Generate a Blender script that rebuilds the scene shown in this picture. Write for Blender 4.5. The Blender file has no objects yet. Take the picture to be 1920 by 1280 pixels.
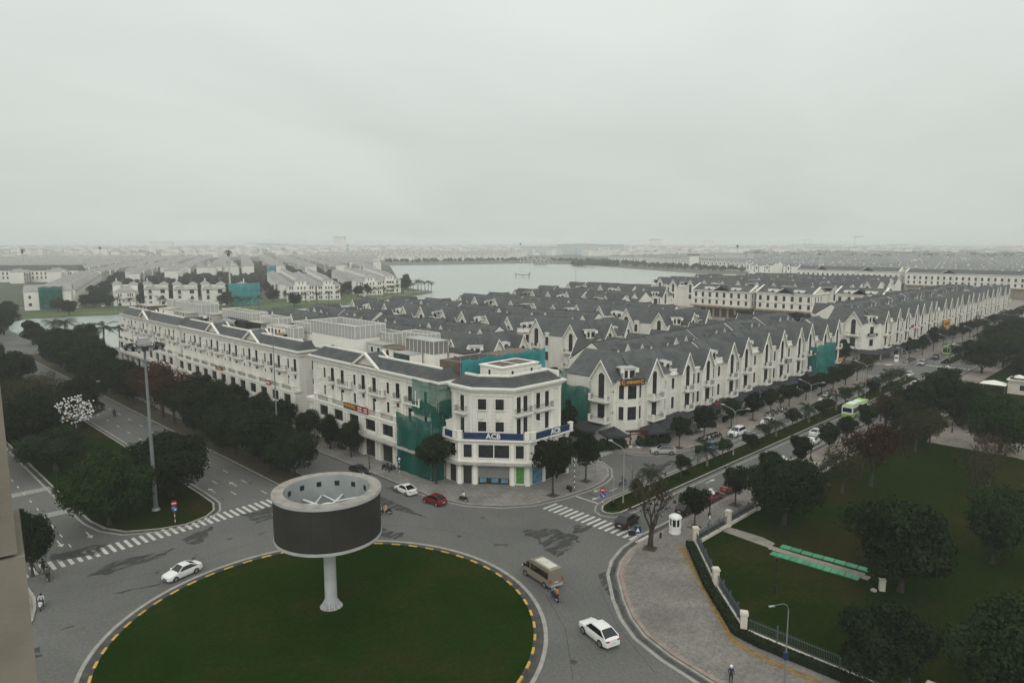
import bpy, bmesh, math, random
import numpy as np
from mathutils import Vector, Matrix
R = math.radians
rnd = random.Random(11)
sc = bpy.context.scene
COL = sc.collection

# ---------------------------------------------------------------- camera, world, sun, exposure
# X runs along the right-hand avenue, Y along the left-hand avenue, metres, Z up
cam_d = bpy.data.cameras.new("camera")
cam = bpy.data.objects.new("camera", cam_d)
COL.objects.link(cam)
cam.location = (0, 0, 40)
cam.rotation_euler = (R(90 - 7.98), 0, R(-45))
cam_d.lens = 24.75
cam_d.sensor_width = 36
cam_d.clip_start = 0.2
cam_d.clip_end = 40000
sc.camera = cam

world = bpy.data.worlds.new("World")
sc.world = world
world.use_nodes = True
SUN_EL, SUN_ROT = R(40), R(225)
def build_world():
    nt = world.node_tree
    nt.nodes.clear()
    N = lambda t: nt.nodes.new(t)
    L = nt.links.new
    out = N("ShaderNodeOutputWorld")
    bg = N("ShaderNodeBackground")
    bg.inputs["Strength"].default_value = 0.1
    sky = N("ShaderNodeTexSky")
    sky.sky_type = 'NISHITA'
    sky.sun_disc = False
    sky.sun_elevation = SUN_EL
    sky.sun_rotation = SUN_ROT
    sky.air_density = 1.5
    sky.dust_density = 4
    tc = N("ShaderNodeTexCoord")
    sep = N("ShaderNodeSeparateXYZ")
    L(tc.outputs["Generated"], sep.inputs[0])
    # overcast deck: brighter to the zenith, dimmer to the horizon
    ramp = N("ShaderNodeValToRGB")
    e = ramp.color_ramp.elements
    e[0].position = 0.0; e[0].color = (0.590, 0.640, 0.598, 1)
    e[1].position = 1.0; e[1].color = (0.965, 1.0, 0.97, 1)
    for p, c in ((0.04, (0.605, 0.652, 0.612)), (0.18, (0.690, 0.735, 0.695)), (0.40, (0.785, 0.83, 0.795))):
        x = ramp.color_ramp.elements.new(p); x.color = (*c, 1)
    L(sep.outputs[2], ramp.inputs[0])
    # soft cloud bands: project the direction on a plane overhead
    zc = N("ShaderNodeMath"); zc.operation = 'ADD'; zc.inputs[1].default_value = 0.22
    L(sep.outputs[2], zc.inputs[0])
    dv = N("ShaderNodeVectorMath"); dv.operation = 'DIVIDE'
    cmb = N("ShaderNodeCombineXYZ")
    for i in range(3): L(zc.outputs[0], cmb.inputs[i])
    L(tc.outputs["Generated"], dv.inputs[0]); L(cmb.outputs[0], dv.inputs[1])
    mp = N("ShaderNodeMapping")
    mp.inputs["Rotation"].default_value = (0, 0, R(40))
    mp.inputs["Scale"].default_value = (0.75, 1.05, 1)
    L(dv.outputs[0], mp.inputs[0])
    n1 = N("ShaderNodeTexNoise")
    n1.inputs["Scale"].default_value = 0.9
    n1.inputs["Detail"].default_value = 5
    n1.inputs["Roughness"].default_value = 0.48
    n1.inputs["Distortion"].default_value = 0.35
    L(mp.outputs[0], n1.inputs["Vector"])
    mr = N("ShaderNodeMapRange")
    mr.inputs["From Min"].default_value = 0.34; mr.inputs["From Max"].default_value = 0.68
    mr.inputs["To Min"].default_value = 0.94; mr.inputs["To Max"].default_value = 1.05
    L(n1.outputs[0], mr.inputs[0])
    sc2 = N("ShaderNodeVectorMath"); sc2.operation = 'SCALE'
    L(ramp.outputs[0], sc2.inputs[0]); L(mr.outputs[0], sc2.inputs["Scale"])
    up = N("ShaderNodeVectorMath"); up.operation = 'SCALE'; up.inputs["Scale"].default_value = 10.0
    L(sc2.outputs[0], up.inputs[0])
    mix = N("ShaderNodeMixRGB"); mix.inputs[0].default_value = 0.97
    L(sky.outputs[0], mix.inputs[1]); L(up.outputs[0], mix.inputs[2])
    L(mix.outputs[0], bg.inputs["Color"])
    L(bg.outputs[0], out.inputs[0])
build_world()

sun_d = bpy.data.lights.new("sun", 'SUN')
sun_d.energy = 1.1
sun_d.angle = R(40)
sun_d.color = (1.0, 0.995, 0.94)
sun = bpy.data.objects.new("sun", sun_d)
COL.objects.link(sun)
sun.rotation_euler = (R(90) - SUN_EL, 0, math.pi - SUN_ROT)

vs = sc.view_settings
vs.view_transform = 'Standard'
vs.look = 'None'
vs.exposure = 0.0
vs.gamma = 1.0
vs.use_curve_mapping = False
cy = sc.cycles
cy.max_bounces = 5
cy.diffuse_bounces = 2
cy.glossy_bounces = 2
cy.transmission_bounces = 3
cy.transparent_max_bounces = 10
cy.volume_bounces = 1
cy.use_denoising = True
cy.use_adaptive_sampling = True
cy.adaptive_threshold = 0.015
cy.caustics_reflective = False
cy.caustics_refractive = False

# ---------------------------------------------------------------- materials
MATS = {}
def mat(name, c1, c2=None, scale=0.4, rough=0.85, metal=0.0, spec=0.3, bump=0.0, bscale=6.0, detail=4, coords='Object', lo=0.35, hi=0.65, rand=0.0, stretch=None):
    if name in MATS: return MATS[name]
    m = bpy.data.materials.new(name)
    m.use_nodes = True
    nt = m.node_tree
    b = nt.nodes["Principled BSDF"]
    b.inputs["Roughness"].default_value = rough
    b.inputs["Metallic"].default_value = metal
    b.inputs["Specular IOR Level"].default_value = spec
    N = lambda t: nt.nodes.new(t)
    L = nt.links.new
    tc = N("ShaderNodeTexCoord")
    if coords == 'World':
        geo = N("ShaderNodeNewGeometry"); src = geo.outputs["Position"]
    else:
        src = tc.outputs["Object"]
    if stretch:
        mp = N("ShaderNodeMapping"); mp.inputs["Scale"].default_value = stretch
        L(src, mp.inputs[0]); src = mp.outputs[0]
    last = None
    if c2 is not None:
        n = N("ShaderNodeTexNoise")
        n.inputs["Scale"].default_value = scale
        n.inputs["Detail"].default_value = detail
        n.inputs["Roughness"].default_value = 0.6
        L(src, n.inputs["Vector"])
        r = N("ShaderNodeValToRGB")
        r.color_ramp.elements[0].position = lo; r.color_ramp.elements[0].color = (*c1, 1)
        r.color_ramp.elements[1].position = hi; r.color_ramp.elements[1].color = (*c2, 1)
        L(n.outputs[0], r.inputs[0])
        last = r.outputs[0]
    else:
        rgb = N("ShaderNodeRGB"); rgb.outputs[0].default_value = (*c1, 1); last = rgb.outputs[0]
    if rand:
        oi = N("ShaderNodeObjectInfo")
        hs = N("ShaderNodeHueSaturation")
        mr = N("ShaderNodeMapRange"); mr.inputs["To Min"].default_value = 1 - rand; mr.inputs["To Max"].default_value = 1 + rand
        L(oi.outputs["Random"], mr.inputs[0]); L(mr.outputs[0], hs.inputs["Value"])
        L(last, hs.inputs["Color"]); last = hs.outputs[0]
    L(last, b.inputs["Base Color"])
    if bump:
        n2 = N("ShaderNodeTexNoise"); n2.inputs["Scale"].default_value = bscale; n2.inputs["Detail"].default_value = 3
        L(src, n2.inputs["Vector"])
        bp = N("ShaderNodeBump"); bp.inputs["Strength"].default_value = bump; bp.inputs["Distance"].default_value = 0.05
        L(n2.outputs[0], bp.inputs["Height"]); L(bp.outputs[0], b.inputs["Normal"])
    MATS[name] = m
    return m
def node_mul(m, socket_out, factor_nodes):
    pass

def lined(name, c1, c2, line, period, width, axis=2, rough=0.85, scale=0.5, spec=0.25, rand=0.0, streak=0.0):
    """base colour with thin dark joints every `period` metres along an axis of the object, plus rain streaks"""
    m = mat(name, c1, c2, scale=scale, rough=rough, spec=spec, rand=rand)
    nt = m.node_tree
    L = nt.links.new; N = lambda t: nt.nodes.new(t)
    b = nt.nodes["Principled BSDF"]
    src = b.inputs["Base Color"].links[0].from_socket
    tc = N("ShaderNodeTexCoord"); sp = N("ShaderNodeSeparateXYZ"); L(tc.outputs["Object"], sp.inputs[0])
    md = N("ShaderNodeMath"); md.operation = 'PINGPONG'; md.inputs[1].default_value = period / 2
    L(sp.outputs[axis], md.inputs[0])
    lt = N("ShaderNodeMath"); lt.operation = 'LESS_THAN'; lt.inputs[1].default_value = width / 2
    L(md.outputs[0], lt.inputs[0])
    mx = N("ShaderNodeMixRGB"); mx.inputs[2].default_value = (*line, 1)
    L(lt.outputs[0], mx.inputs[0]); L(src, mx.inputs[1])
    last = mx.outputs[0]
    if streak:
        mp = N("ShaderNodeMapping"); mp.inputs["Scale"].default_value = (1.6, 1.6, 0.12)
        L(tc.outputs["Object"], mp.inputs[0])
        n = N("ShaderNodeTexNoise"); n.inputs["Scale"].default_value = 1.2; n.inputs["Detail"].default_value = 6
        L(mp.outputs[0], n.inputs["Vector"])
        mr = N("ShaderNodeMapRange"); mr.inputs["From Min"].default_value = 0.48; mr.inputs["From Max"].default_value = 0.75
        mr.inputs["To Min"].default_value = 1.0; mr.inputs["To Max"].default_value = 1.0 - streak
        L(n.outputs[0], mr.inputs[0])
        sv = N("ShaderNodeVectorMath"); sv.operation = 'SCALE'
        L(last, sv.inputs[0]); L(mr.outputs[0], sv.inputs["Scale"]); last = sv.outputs[0]
    L(last, b.inputs["Base Color"])
    return m

def leafmat(name, c1, c2, rand=0.25):
    m = mat(name, c1, c2, scale=0.55, rough=0.75, spec=0.03, rand=rand, lo=0.3, hi=0.7, detail=3)
    nt = m.node_tree
    b = nt.nodes["Principled BSDF"]
    tr = nt.nodes.new("ShaderNodeBsdfTranslucent")
    mx = nt.nodes.new("ShaderNodeMixShader"); mx.inputs[0].default_value = 0.15
    nt.links.new(b.inputs["Base Color"].links[0].from_socket, tr.inputs[0])
    nt.links.new(b.outputs[0], mx.inputs[1]); nt.links.new(tr.outputs[0], mx.inputs[2])
    nt.links.new(mx.outputs[0], nt.nodes["Material Output"].inputs[0])
    return m

M = {}
M['wall'] = lined('white_render', (0.67, 0.645, 0.585), (0.735, 0.71, 0.65), (0.56, 0.53, 0.47), 0.62, 0.05, streak=0.16)
M['wallfar'] = mat('white_render_plain', (0.69, 0.665, 0.61), (0.76, 0.735, 0.68), scale=0.12)
M['trim'] = mat('white_trim', (0.74, 0.715, 0.655), (0.80, 0.775, 0.715), scale=1.2)
M['wallgrey'] = mat('grey_render', (0.36, 0.36, 0.35), (0.44, 0.44, 0.43), scale=0.6)
M['cream'] = mat('cream_render', (0.56, 0.52, 0.44), (0.64, 0.60, 0.52), scale=0.6)
M['brownstone'] = mat('brown_stone', (0.24, 0.19, 0.14), (0.32, 0.26, 0.19), scale=0.5)
M['slate'] = mat('slate_roof', (0.072, 0.077, 0.076), (0.108, 0.114, 0.112), scale=0.55, rough=0.65, spec=0.2, rand=0.12)
M['slateline'] = lined('slate_roof_coursed', (0.074, 0.079, 0.078), (0.110, 0.116, 0.114), (0.034, 0.036, 0.037), 0.36, 0.10, rough=0.65, spec=0.2, rand=0.12)
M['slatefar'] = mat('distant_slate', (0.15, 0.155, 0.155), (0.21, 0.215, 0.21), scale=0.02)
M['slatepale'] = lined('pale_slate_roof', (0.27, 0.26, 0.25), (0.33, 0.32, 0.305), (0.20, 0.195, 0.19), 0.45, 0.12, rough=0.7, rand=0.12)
M['glass'] = mat('dark_glass', (0.012, 0.014, 0.015), (0.03, 0.034, 0.035), scale=0.8, rough=0.12, spec=0.5)
M['glassteal'] = mat('teal_glass', (0.02, 0.045, 0.045), (0.05, 0.085, 0.08), scale=0.9, rough=0.12, spec=0.5)
M['dark'] = mat('dark_interior', (0.018, 0.017, 0.016), (0.035, 0.033, 0.03), scale=0.7, rough=0.7)
M['frame'] = mat('dark_frame', (0.03, 0.03, 0.032), rough=0.5)
M['iron'] = mat('wrought_iron', (0.035, 0.035, 0.037), rough=0.5, spec=0.4)
M['shutter'] = lined('grey_shutter', (0.19, 0.185, 0.17), (0.23, 0.225, 0.21), (0.12, 0.12, 0.11), 0.16, 0.04, rough=0.5)
M['screen'] = mat('perforated_screen', (0.36, 0.36, 0.34), (0.43, 0.43, 0.41), scale=0.8, rough=0.6)
M['screendark'] = mat('louvre_panel', (0.17, 0.165, 0.15), (0.22, 0.215, 0.20), scale=0.9, rough=0.6)
M['concrete'] = mat('old_concrete', (0.30, 0.29, 0.27), (0.42, 0.41, 0.38), scale=0.7, bump=0.3)
M['roofdeck'] = mat('roof_deck', (0.33, 0.31, 0.27), (0.46, 0.44, 0.39), scale=0.35, detail=7)
M['rust'] = mat('brown_sheet', (0.13, 0.095, 0.07), (0.20, 0.15, 0.11), scale=0.6)
M['brickbare'] = mat('bare_brick', (0.10, 0.075, 0.06), (0.15, 0.115, 0.09), scale=0.8)
M['steel'] = mat('galvanised_steel', (0.34, 0.35, 0.35), (0.42, 0.43, 0.43), scale=1.5, rough=0.45, metal=0.4)
M['palesteel'] = mat('painted_steel', (0.42, 0.44, 0.44), (0.50, 0.52, 0.52), scale=0.8, rough=0.5)
M['whitepaint'] = mat('white_road_paint', (0.42, 0.41, 0.38), (0.56, 0.55, 0.51), scale=1.4, rough=0.8, coords='World', lo=0.3, hi=0.6, detail=6)
M['yellowpaint'] = mat('yellow_kerb_paint', (0.45, 0.27, 0.05), (0.60, 0.38, 0.08), scale=2.0, rough=0.7, rand=0.15)
M['blackpaint'] = mat('black_kerb_paint', (0.035, 0.037, 0.037), (0.06, 0.06, 0.06), scale=2.0, rough=0.7)
M['kerb'] = mat('kerb_stone', (0.25, 0.24, 0.215), (0.35, 0.335, 0.30), scale=0.9, coords='World')
M['pinkkerb'] = mat('pink_kerb_stone', (0.22, 0.165, 0.145), (0.30, 0.235, 0.205), scale=0.9, coords='World')
M['gutter'] = mat('dirty_gutter', (0.045, 0.044, 0.04), (0.08, 0.078, 0.07), scale=0.9, coords='World')
M['red'] = mat('red_paint', (0.30, 0.012, 0.015), rough=0.5)
M['redsign'] = mat('red_sign', (0.28, 0.03, 0.025), rough=0.5)
M['blue'] = mat('blue_sign', (0.02, 0.07, 0.30), rough=0.5)
M['navy'] = mat('navy_sign', (0.012, 0.028, 0.085), (0.018, 0.038, 0.11), scale=0.5, rough=0.45)
M['white'] = mat('white_paint', (0.74, 0.74, 0.73), rough=0.5)
M['black'] = mat('black_paint', (0.016, 0.016, 0.017), rough=0.5)
M['orange'] = mat('orange_sign', (0.55, 0.24, 0.03), rough=0.5)
M['brownsign'] = mat('dark_brown_sign', (0.05, 0.028, 0.02), (0.08, 0.045, 0.03), scale=2, rough=0.6)
M['amber'] = mat('amber_letters', (0.72, 0.36, 0.06), rough=0.5)
M['canvas'] = mat('black_canvas', (0.022, 0.025, 0.027), (0.04, 0.044, 0.046), scale=0.6, rough=0.9)
M['greentile'] = mat('green_board', (0.06, 0.25, 0.13), (0.09, 0.33, 0.18), scale=0.5, rough=0.6, rand=0.12)
M['bark'] = mat('bark', (0.035, 0.028, 0.022), (0.065, 0.052, 0.042), scale=2.5, rough=0.95)
M['palebark'] = mat('pale_palm_bark', (0.13, 0.115, 0.095), (0.20, 0.18, 0.15), scale=2.0, rough=0.95)
M['leafdark'] = leafmat('dark_leaves', (0.010, 0.018, 0.007), (0.022, 0.034, 0.013))
M['leafmid'] = leafmat('mid_leaves', (0.014, 0.026, 0.009), (0.028, 0.044, 0.015))
M['leafbright'] = leafmat('bright_leaves', (0.014, 0.031, 0.007), (0.024, 0.046, 0.010))
M['leafred'] = leafmat('russet_leaves', (0.040, 0.020, 0.010), (0.062, 0.034, 0.016))
M['leafolive'] = leafmat('olive_leaves', (0.034, 0.034, 0.014), (0.054, 0.051, 0.022))
M['palm'] = leafmat('palm_fronds', (0.014, 0.025, 0.012), (0.030, 0.044, 0.021))
M['hedge'] = leafmat('hedge_leaves', (0.016, 0.032, 0.012), (0.034, 0.055, 0.020))
M['sand'] = mat('beach_sand', (0.40, 0.36, 0.29), (0.50, 0.46, 0.38), scale=0.05, coords='World')

def netmat(name, col, col2, alpha):
    m = mat(name, col, col2, scale=0.35, rough=0.8, spec=0.15, stretch=(1, 1, 0.35), detail=6)
    nt = m.node_tree; b = nt.nodes["Principled BSDF"]
    t = nt.nodes.new("ShaderNodeBsdfTransparent")
    tl = nt.nodes.new("ShaderNodeBsdfTranslucent")
    nt.links.new(b.inputs["Base Color"].links[0].from_socket, tl.inputs[0])
    m1 = nt.nodes.new("ShaderNodeMixShader"); m1.inputs[0].default_value = 0.35
    nt.links.new(b.outputs[0], m1.inputs[1]); nt.links.new(tl.outputs[0], m1.inputs[2])
    m2 = nt.nodes.new("ShaderNodeMixShader")
    n = nt.nodes.new("ShaderNodeTexNoise"); n.inputs["Scale"].default_value = 0.5
    tc = nt.nodes.new("ShaderNodeTexCoord"); nt.links.new(tc.outputs["Object"], n.inputs["Vector"])
    mr = nt.nodes.new("ShaderNodeMapRange"); mr.inputs["From Min"].default_value = 0.3; mr.inputs["From Max"].default_value = 0.7
    mr.inputs["To Min"].default_value = alpha - 0.12; mr.inputs["To Max"].default_value = alpha + 0.1
    nt.links.new(n.outputs[0], mr.inputs[0]); nt.links.new(mr.outputs[0], m2.inputs[0])
    nt.links.new(t.outputs[0], m2.inputs[1]); nt.links.new(m1.outputs[0], m2.inputs[2])
    nt.links.new(m2.outputs[0], nt.nodes["Material Output"].inputs[0])
    return m
M['net'] = netmat('green_scaffold_net', (0.003, 0.095, 0.070), (0.010, 0.145, 0.112), 0.88)
M['netteal'] = netmat('teal_scaffold_net', (0.014, 0.17, 0.145), (0.03, 0.24, 0.21), 0.90)
M['nettop'] = netmat('thin_green_net', (0.012, 0.17, 0.13), (0.03, 0.25, 0.20), 0.50)
M['netblue'] = netmat('turquoise_net', (0.035, 0.26, 0.285), (0.065, 0.34, 0.36), 0.90)

def groundmat(name, cols, scale, rough=0.9, spec=0.2, bump=0.0, bscale=8, fine=None):
    """three-tone blotchy surface in world coordinates: big patches, smaller patches and a fine grain"""
    m = bpy.data.materials.new(name); m.use_nodes = True
    nt = m.node_tree; b = nt.nodes["Principled BSDF"]
    N = lambda t: nt.nodes.new(t); L = nt.links.new
    g = N("ShaderNodeNewGeometry")
    n1 = N("ShaderNodeTexNoise"); n1.inputs["Scale"].default_value = scale; n1.inputs["Detail"].default_value = 8; n1.inputs["Roughness"].default_value = 0.62
    n1.inputs["Distortion"].default_value = 0.6
    L(g.outputs["Position"], n1.inputs["Vector"])
    r = N("ShaderNodeValToRGB"); el = r.color_ramp.elements
    el[0].position = 0.3; el[0].color = (*cols[0], 1); el[1].position = 0.7; el[1].color = (*cols[-1], 1)
    for i, c in enumerate(cols[1:-1]):
        x = el.new(0.3 + 0.4 * (i + 1) / (len(cols) - 1)); x.color = (*c, 1)
    L(n1.outputs[0], r.inputs[0])
    n2 = N("ShaderNodeTexNoise"); n2.inputs["Scale"].default_value = fine or scale * 22; n2.inputs["Detail"].default_value = 4
    L(g.outputs["Position"], n2.inputs["Vector"])
    mr = N("ShaderNodeMapRange"); mr.inputs["From Min"].default_value = 0.3; mr.inputs["From Max"].default_value = 0.7
    mr.inputs["To Min"].default_value = 0.78; mr.inputs["To Max"].default_value = 1.2
    L(n2.outputs[0], mr.inputs[0])
    s = N("ShaderNodeVectorMath"); s.operation = 'SCALE'
    L(r.outputs[0], s.inputs[0]); L(mr.outputs[0], s.inputs["Scale"]); L(s.outputs[0], b.inputs["Base Color"])
    b.inputs["Roughness"].default_value = rough; b.inputs["Specular IOR Level"].default_value = spec
    if bump:
        n3 = N("ShaderNodeTexNoise"); n3.inputs["Scale"].default_value = bscale; L(g.outputs["Position"], n3.inputs["Vector"])
        bp = N("ShaderNodeBump"); bp.inputs["Strength"].default_value = bump; bp.inputs["Distance"].default_value = 0.08
        L(n3.outputs[0], bp.inputs["Height"]); L(bp.outputs[0], b.inputs["Normal"])
    return m
M['asphalt'] = groundmat('asphalt', [(0.098, 0.098, 0.090), (0.120, 0.119, 0.110), (0.142, 0.140, 0.129)], 0.07, rough=0.8, spec=0.25, fine=3.5)
M['asphaltold'] = groundmat('dark_asphalt_patch', [(0.034, 0.035, 0.034), (0.050, 0.050, 0.048), (0.070, 0.070, 0.067)], 0.25, rough=0.7, spec=0.25, fine=4)
def ragged(m, scale=0.8, lo=0.40, hi=0.56):
    """wear the patch through to the road underneath in streaks"""
    nt = m.node_tree; N = lambda t: nt.nodes.new(t); L = nt.links.new
    g = N("ShaderNodeNewGeometry"); mp = N("ShaderNodeMapping"); mp.inputs["Rotation"].default_value = (0, 0, R(-35)); mp.inputs["Scale"].default_value = (0.45, 1.5, 1)
    L(g.outputs["Position"], mp.inputs[0]); n = N("ShaderNodeTexNoise"); n.inputs["Scale"].default_value = scale; n.inputs["Detail"].default_value = 8; n.inputs["Roughness"].default_value = 0.65
    L(mp.outputs[0], n.inputs["Vector"]); mr = N("ShaderNodeMapRange"); mr.inputs["From Min"].default_value = lo; mr.inputs["From Max"].default_value = hi
    L(n.outputs[0], mr.inputs[0]); t = N("ShaderNodeBsdfTransparent"); mx = N("ShaderNodeMixShader")
    L(mr.outputs[0], mx.inputs[0]); L(t.outputs[0], mx.inputs[1]); L(nt.nodes["Principled BSDF"].outputs[0], mx.inputs[2]); L(mx.outputs[0], nt.nodes["Material Output"].inputs[0])
ragged(M['asphaltold'])
M['lawn'] = groundmat('lawn', [(0.007, 0.022, 0.0015), (0.011, 0.028, 0.002), (0.026, 0.026, 0.006)], 0.09, bump=0.6, bscale=5, fine=2.5, spec=0.0)
M['parklawn'] = groundmat('park_lawn', [(0.008, 0.021, 0.002), (0.013, 0.024, 0.003), (0.032, 0.025, 0.008)], 0.075, bump=0.6, bscale=5, fine=1.8, spec=0.0)
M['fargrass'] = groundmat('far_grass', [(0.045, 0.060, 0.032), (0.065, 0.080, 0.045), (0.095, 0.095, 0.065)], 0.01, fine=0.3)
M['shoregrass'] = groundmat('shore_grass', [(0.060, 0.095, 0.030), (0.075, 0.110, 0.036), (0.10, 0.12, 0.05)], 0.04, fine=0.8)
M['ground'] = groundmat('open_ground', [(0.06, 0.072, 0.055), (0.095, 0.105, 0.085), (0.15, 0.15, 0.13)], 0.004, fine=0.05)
M['dirt'] = groundmat('bare_earth', [(0.040, 0.034, 0.022), (0.062, 0.052, 0.034), (0.040, 0.048, 0.020)], 0.2, fine=2.0)
M['path'] = groundmat('pale_path', [(0.20, 0.18, 0.15), (0.26, 0.235, 0.20), (0.30, 0.275, 0.235)], 0.3, fine=3)

def pavemat(name, c1, c2, mortar, bw, bh, rot=0.0):
    m = bpy.data.materials.new(name); m.use_nodes = True
    nt = m.node_tree; b = nt.nodes["Principled BSDF"]
    N = lambda t: nt.nodes.new(t); L = nt.links.new
    g = N("ShaderNodeNewGeometry"); mp = N("ShaderNodeMapping"); mp.inputs["Rotation"].default_value = (0, 0, rot)
    L(g.outputs["Position"], mp.inputs[0])
    br = N("ShaderNodeTexBrick")
    br.inputs["Color1"].default_value = (*c1, 1); br.inputs["Color2"].default_value = (*c2, 1); br.inputs["Mortar"].default_value = (*mortar, 1)
    br.inputs["Scale"].default_value = 1.0; br.inputs["Mortar Size"].default_value = 0.03
    br.inputs["Brick Width"].default_value = bw; br.inputs["Row Height"].default_value = bh
    L(mp.outputs[0], br.inputs["Vector"])
    n = N("ShaderNodeTexNoise"); n.inputs["Scale"].default_value = 0.22; n.inputs["Detail"].default_value = 7
    L(g.outputs["Position"], n.inputs["Vector"])
    mr = N("ShaderNodeMapRange"); mr.inputs["From Min"].default_value = 0.3; mr.inputs["From Max"].default_value = 0.7
    mr.inputs["To Min"].default_value = 0.72; mr.inputs["To Max"].default_value = 1.18
    L(n.outputs[0], mr.inputs[0])
    s = N("ShaderNodeVectorMath"); s.operation = 'SCALE'
    L(br.outputs[0], s.inputs[0]); L(mr.outputs[0], s.inputs["Scale"]); L(s.outputs[0], b.inputs["Base Color"])
    b.inputs["Roughness"].default_value = 0.85
    return m
M['pave'] = pavemat('block_paving', (0.185, 0.175, 0.158), (0.235, 0.222, 0.20), (0.09, 0.085, 0.075), 1.0, 1.0)
M['pavepink'] = pavemat('pinkish_paving', (0.215, 0.19, 0.165), (0.255, 0.225, 0.195), (0.12, 0.105, 0.09), 0.6, 0.6)

# ---------------------------------------------------------------- mesh building
class MB:
    def __init__(s): s.v = []; s.f = []; s.m = []; s.mats = []
    def mi(s, m):
        if m not in s.mats: s.mats.append(m)
        return s.mats.index(m)
    def face(s, pts, m):
        i = len(s.v); s.v.extend([tuple(p) for p in pts]); s.f.append(tuple(range(i, i + len(pts)))); s.m.append(s.mi(m)); return s
    def box(s, x0, y0, z0, x1, y1, z1, m, bottom=True):
        if x0 > x1: x0, x1 = x1, x0
        if y0 > y1: y0, y1 = y1, y0
        i = len(s.v)
        s.v.extend([(x0,y0,z0),(x1,y0,z0),(x1,y1,z0),(x0,y1,z0),(x0,y0,z1),(x1,y0,z1),(x1,y1,z1),(x0,y1,z1)])
        fs = [(4,5,6,7),(0,1,5,4),(1,2,6,5),(2,3,7,6),(3,0,4,7)] + ([(3,2,1,0)] if bottom else [])
        k = s.mi(m)
        for f in fs: s.f.append(tuple(i + j for j in f)); s.m.append(k)
        return s
    def obox(s, p, q, w, z0, z1, m, off=0.0):
        """upright slab from p to q (plan), thickness w, shifted `off` to the left of p->q"""
        d = Vector((q[0]-p[0], q[1]-p[1])); d.normalize(); n = Vector((-d.y, d.x))
        a = Vector(p) + n * (off - w/2); b = Vector(q) + n * (off - w/2); c = Vector(q) + n * (off + w/2); e = Vector(p) + n * (off + w/2)
        return s.prism([tuple(a), tuple(b), tuple(c), tuple(e)], z0, z1, m)
    def prism(s, poly, z0, z1, m, top=None, bottom=True):
        area = sum(poly[i][0]*poly[(i+1)%len(poly)][1] - poly[(i+1)%len(poly)][0]*poly[i][1] for i in range(len(poly)))
        if area < 0: poly = poly[::-1]
        n = len(poly); i = len(s.v)
        s.v.extend([(p[0], p[1], z0) for p in poly]); s.v.extend([(p[0], p[1], z1) for p in poly])
        k = s.mi(m)
        for j in range(n): s.f.append((i+j, i+(j+1)%n, i+n+(j+1)%n, i+n+j)); s.m.append(k)
        s.f.append(tuple(range(i+n, i+2*n))); s.m.append(s.mi(top or m))
        if bottom: s.f.append(tuple(range(i+n-1, i-1, -1))); s.m.append(k)
        return s
    def cyl(s, x, y, z0, z1, r0, r1, m, n=10, cap=True):
        return s.tube([(x,y,z0),(x,y,z1)], [r0,r1], m, n, cap)
    def tube(s, pts, rs, m, n=8, cap=True):
        pts = [Vector(p) for p in pts]
        if not hasattr(rs, '__len__'): rs = [rs]*len(pts)
        k = s.mi(m); rings = []
        for i, p in enumerate(pts):
            d = (pts[min(i+1,len(pts)-1)] - pts[max(i-1,0)])
            if d.length < 1e-9: d = Vector((0,0,1))
            d.normalize()
            u = d.cross(Vector((0,0,1))) if abs(d.z) < 0.9 else d.cross(Vector((1,0,0)))
            u.normalize(); w = d.cross(u)
            b = len(s.v)
            for j in range(n):
                a = 2*math.pi*j/n
                q = p + (u*math.cos(a) + w*math.sin(a))*rs[i]
                s.v.append(tuple(q))
            rings.append(b)
        for i in range(len(rings)-1):
            a, b = rings[i], rings[i+1]
            for j in range(n): s.f.append((a+j, b+j, b+(j+1)%n, a+(j+1)%n)); s.m.append(k)
        if cap:
            s.f.append(tuple(rings[0]+j for j in range(n))); s.m.append(k)
            s.f.append(tuple(rings[-1]+n-1-j for j in range(n))); s.m.append(k)
        return s
    def ball(s, c, r, m, n=10, k=6, sz=1.0):
        i0 = len(s.v); q = s.mi(m)
        for a in range(1, k):
            t = math.pi*a/k
            for j in range(n):
                p = 2*math.pi*j/n
                s.v.append((c[0]+r*math.sin(t)*math.cos(p), c[1]+r*math.sin(t)*math.sin(p), c[2]+r*sz*math.cos(t)))
        s.v.append((c[0],c[1],c[2]+r*sz)); s.v.append((c[0],c[1],c[2]-r*sz)); T = len(s.v)-2; B = len(s.v)-1
        for a in range(k-2):
            for j in range(n):
                s.f.append((i0+a*n+j, i0+(a+1)*n+j, i0+(a+1)*n+(j+1)%n, i0+a*n+(j+1)%n)); s.m.append(q)
        for j in range(n):
            s.f.append((T, i0+j, i0+(j+1)%n)); s.m.append(q)
            s.f.append((B, i0+(k-2)*n+(j+1)%n, i0+(k-2)*n+j)); s.m.append(q)
        return s
    def slope(s, a, b, c, d, m, course=0.4, lift=0.035):
        """coursed roof slope: a-b is the eave (left to right seen from outside), d-c the ridge above it"""
        a, b, c, d = map(Vector, (a, b, c, d))
        L = max((d-a).length, (c-b).length); n = max(1, int(L/course))
        nr = (b-a).cross(d-a)
        if nr.length < 1e-6: nr = (b-a).cross(c-a)
        nr.normalize()
        for i in range(n):
            t0, t1 = i/n, (i+1)/n
            p0 = a.lerp(d,t0)+nr*lift; p1 = b.lerp(c,t0)+nr*lift
            q0 = a.lerp(d,t1); q1 = b.lerp(c,t1)
            s.face([p0,p1,q1,q0], m)
            s.face([a.lerp(d,t0), b.lerp(c,t0), p1, p0], m)
        return s
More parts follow.
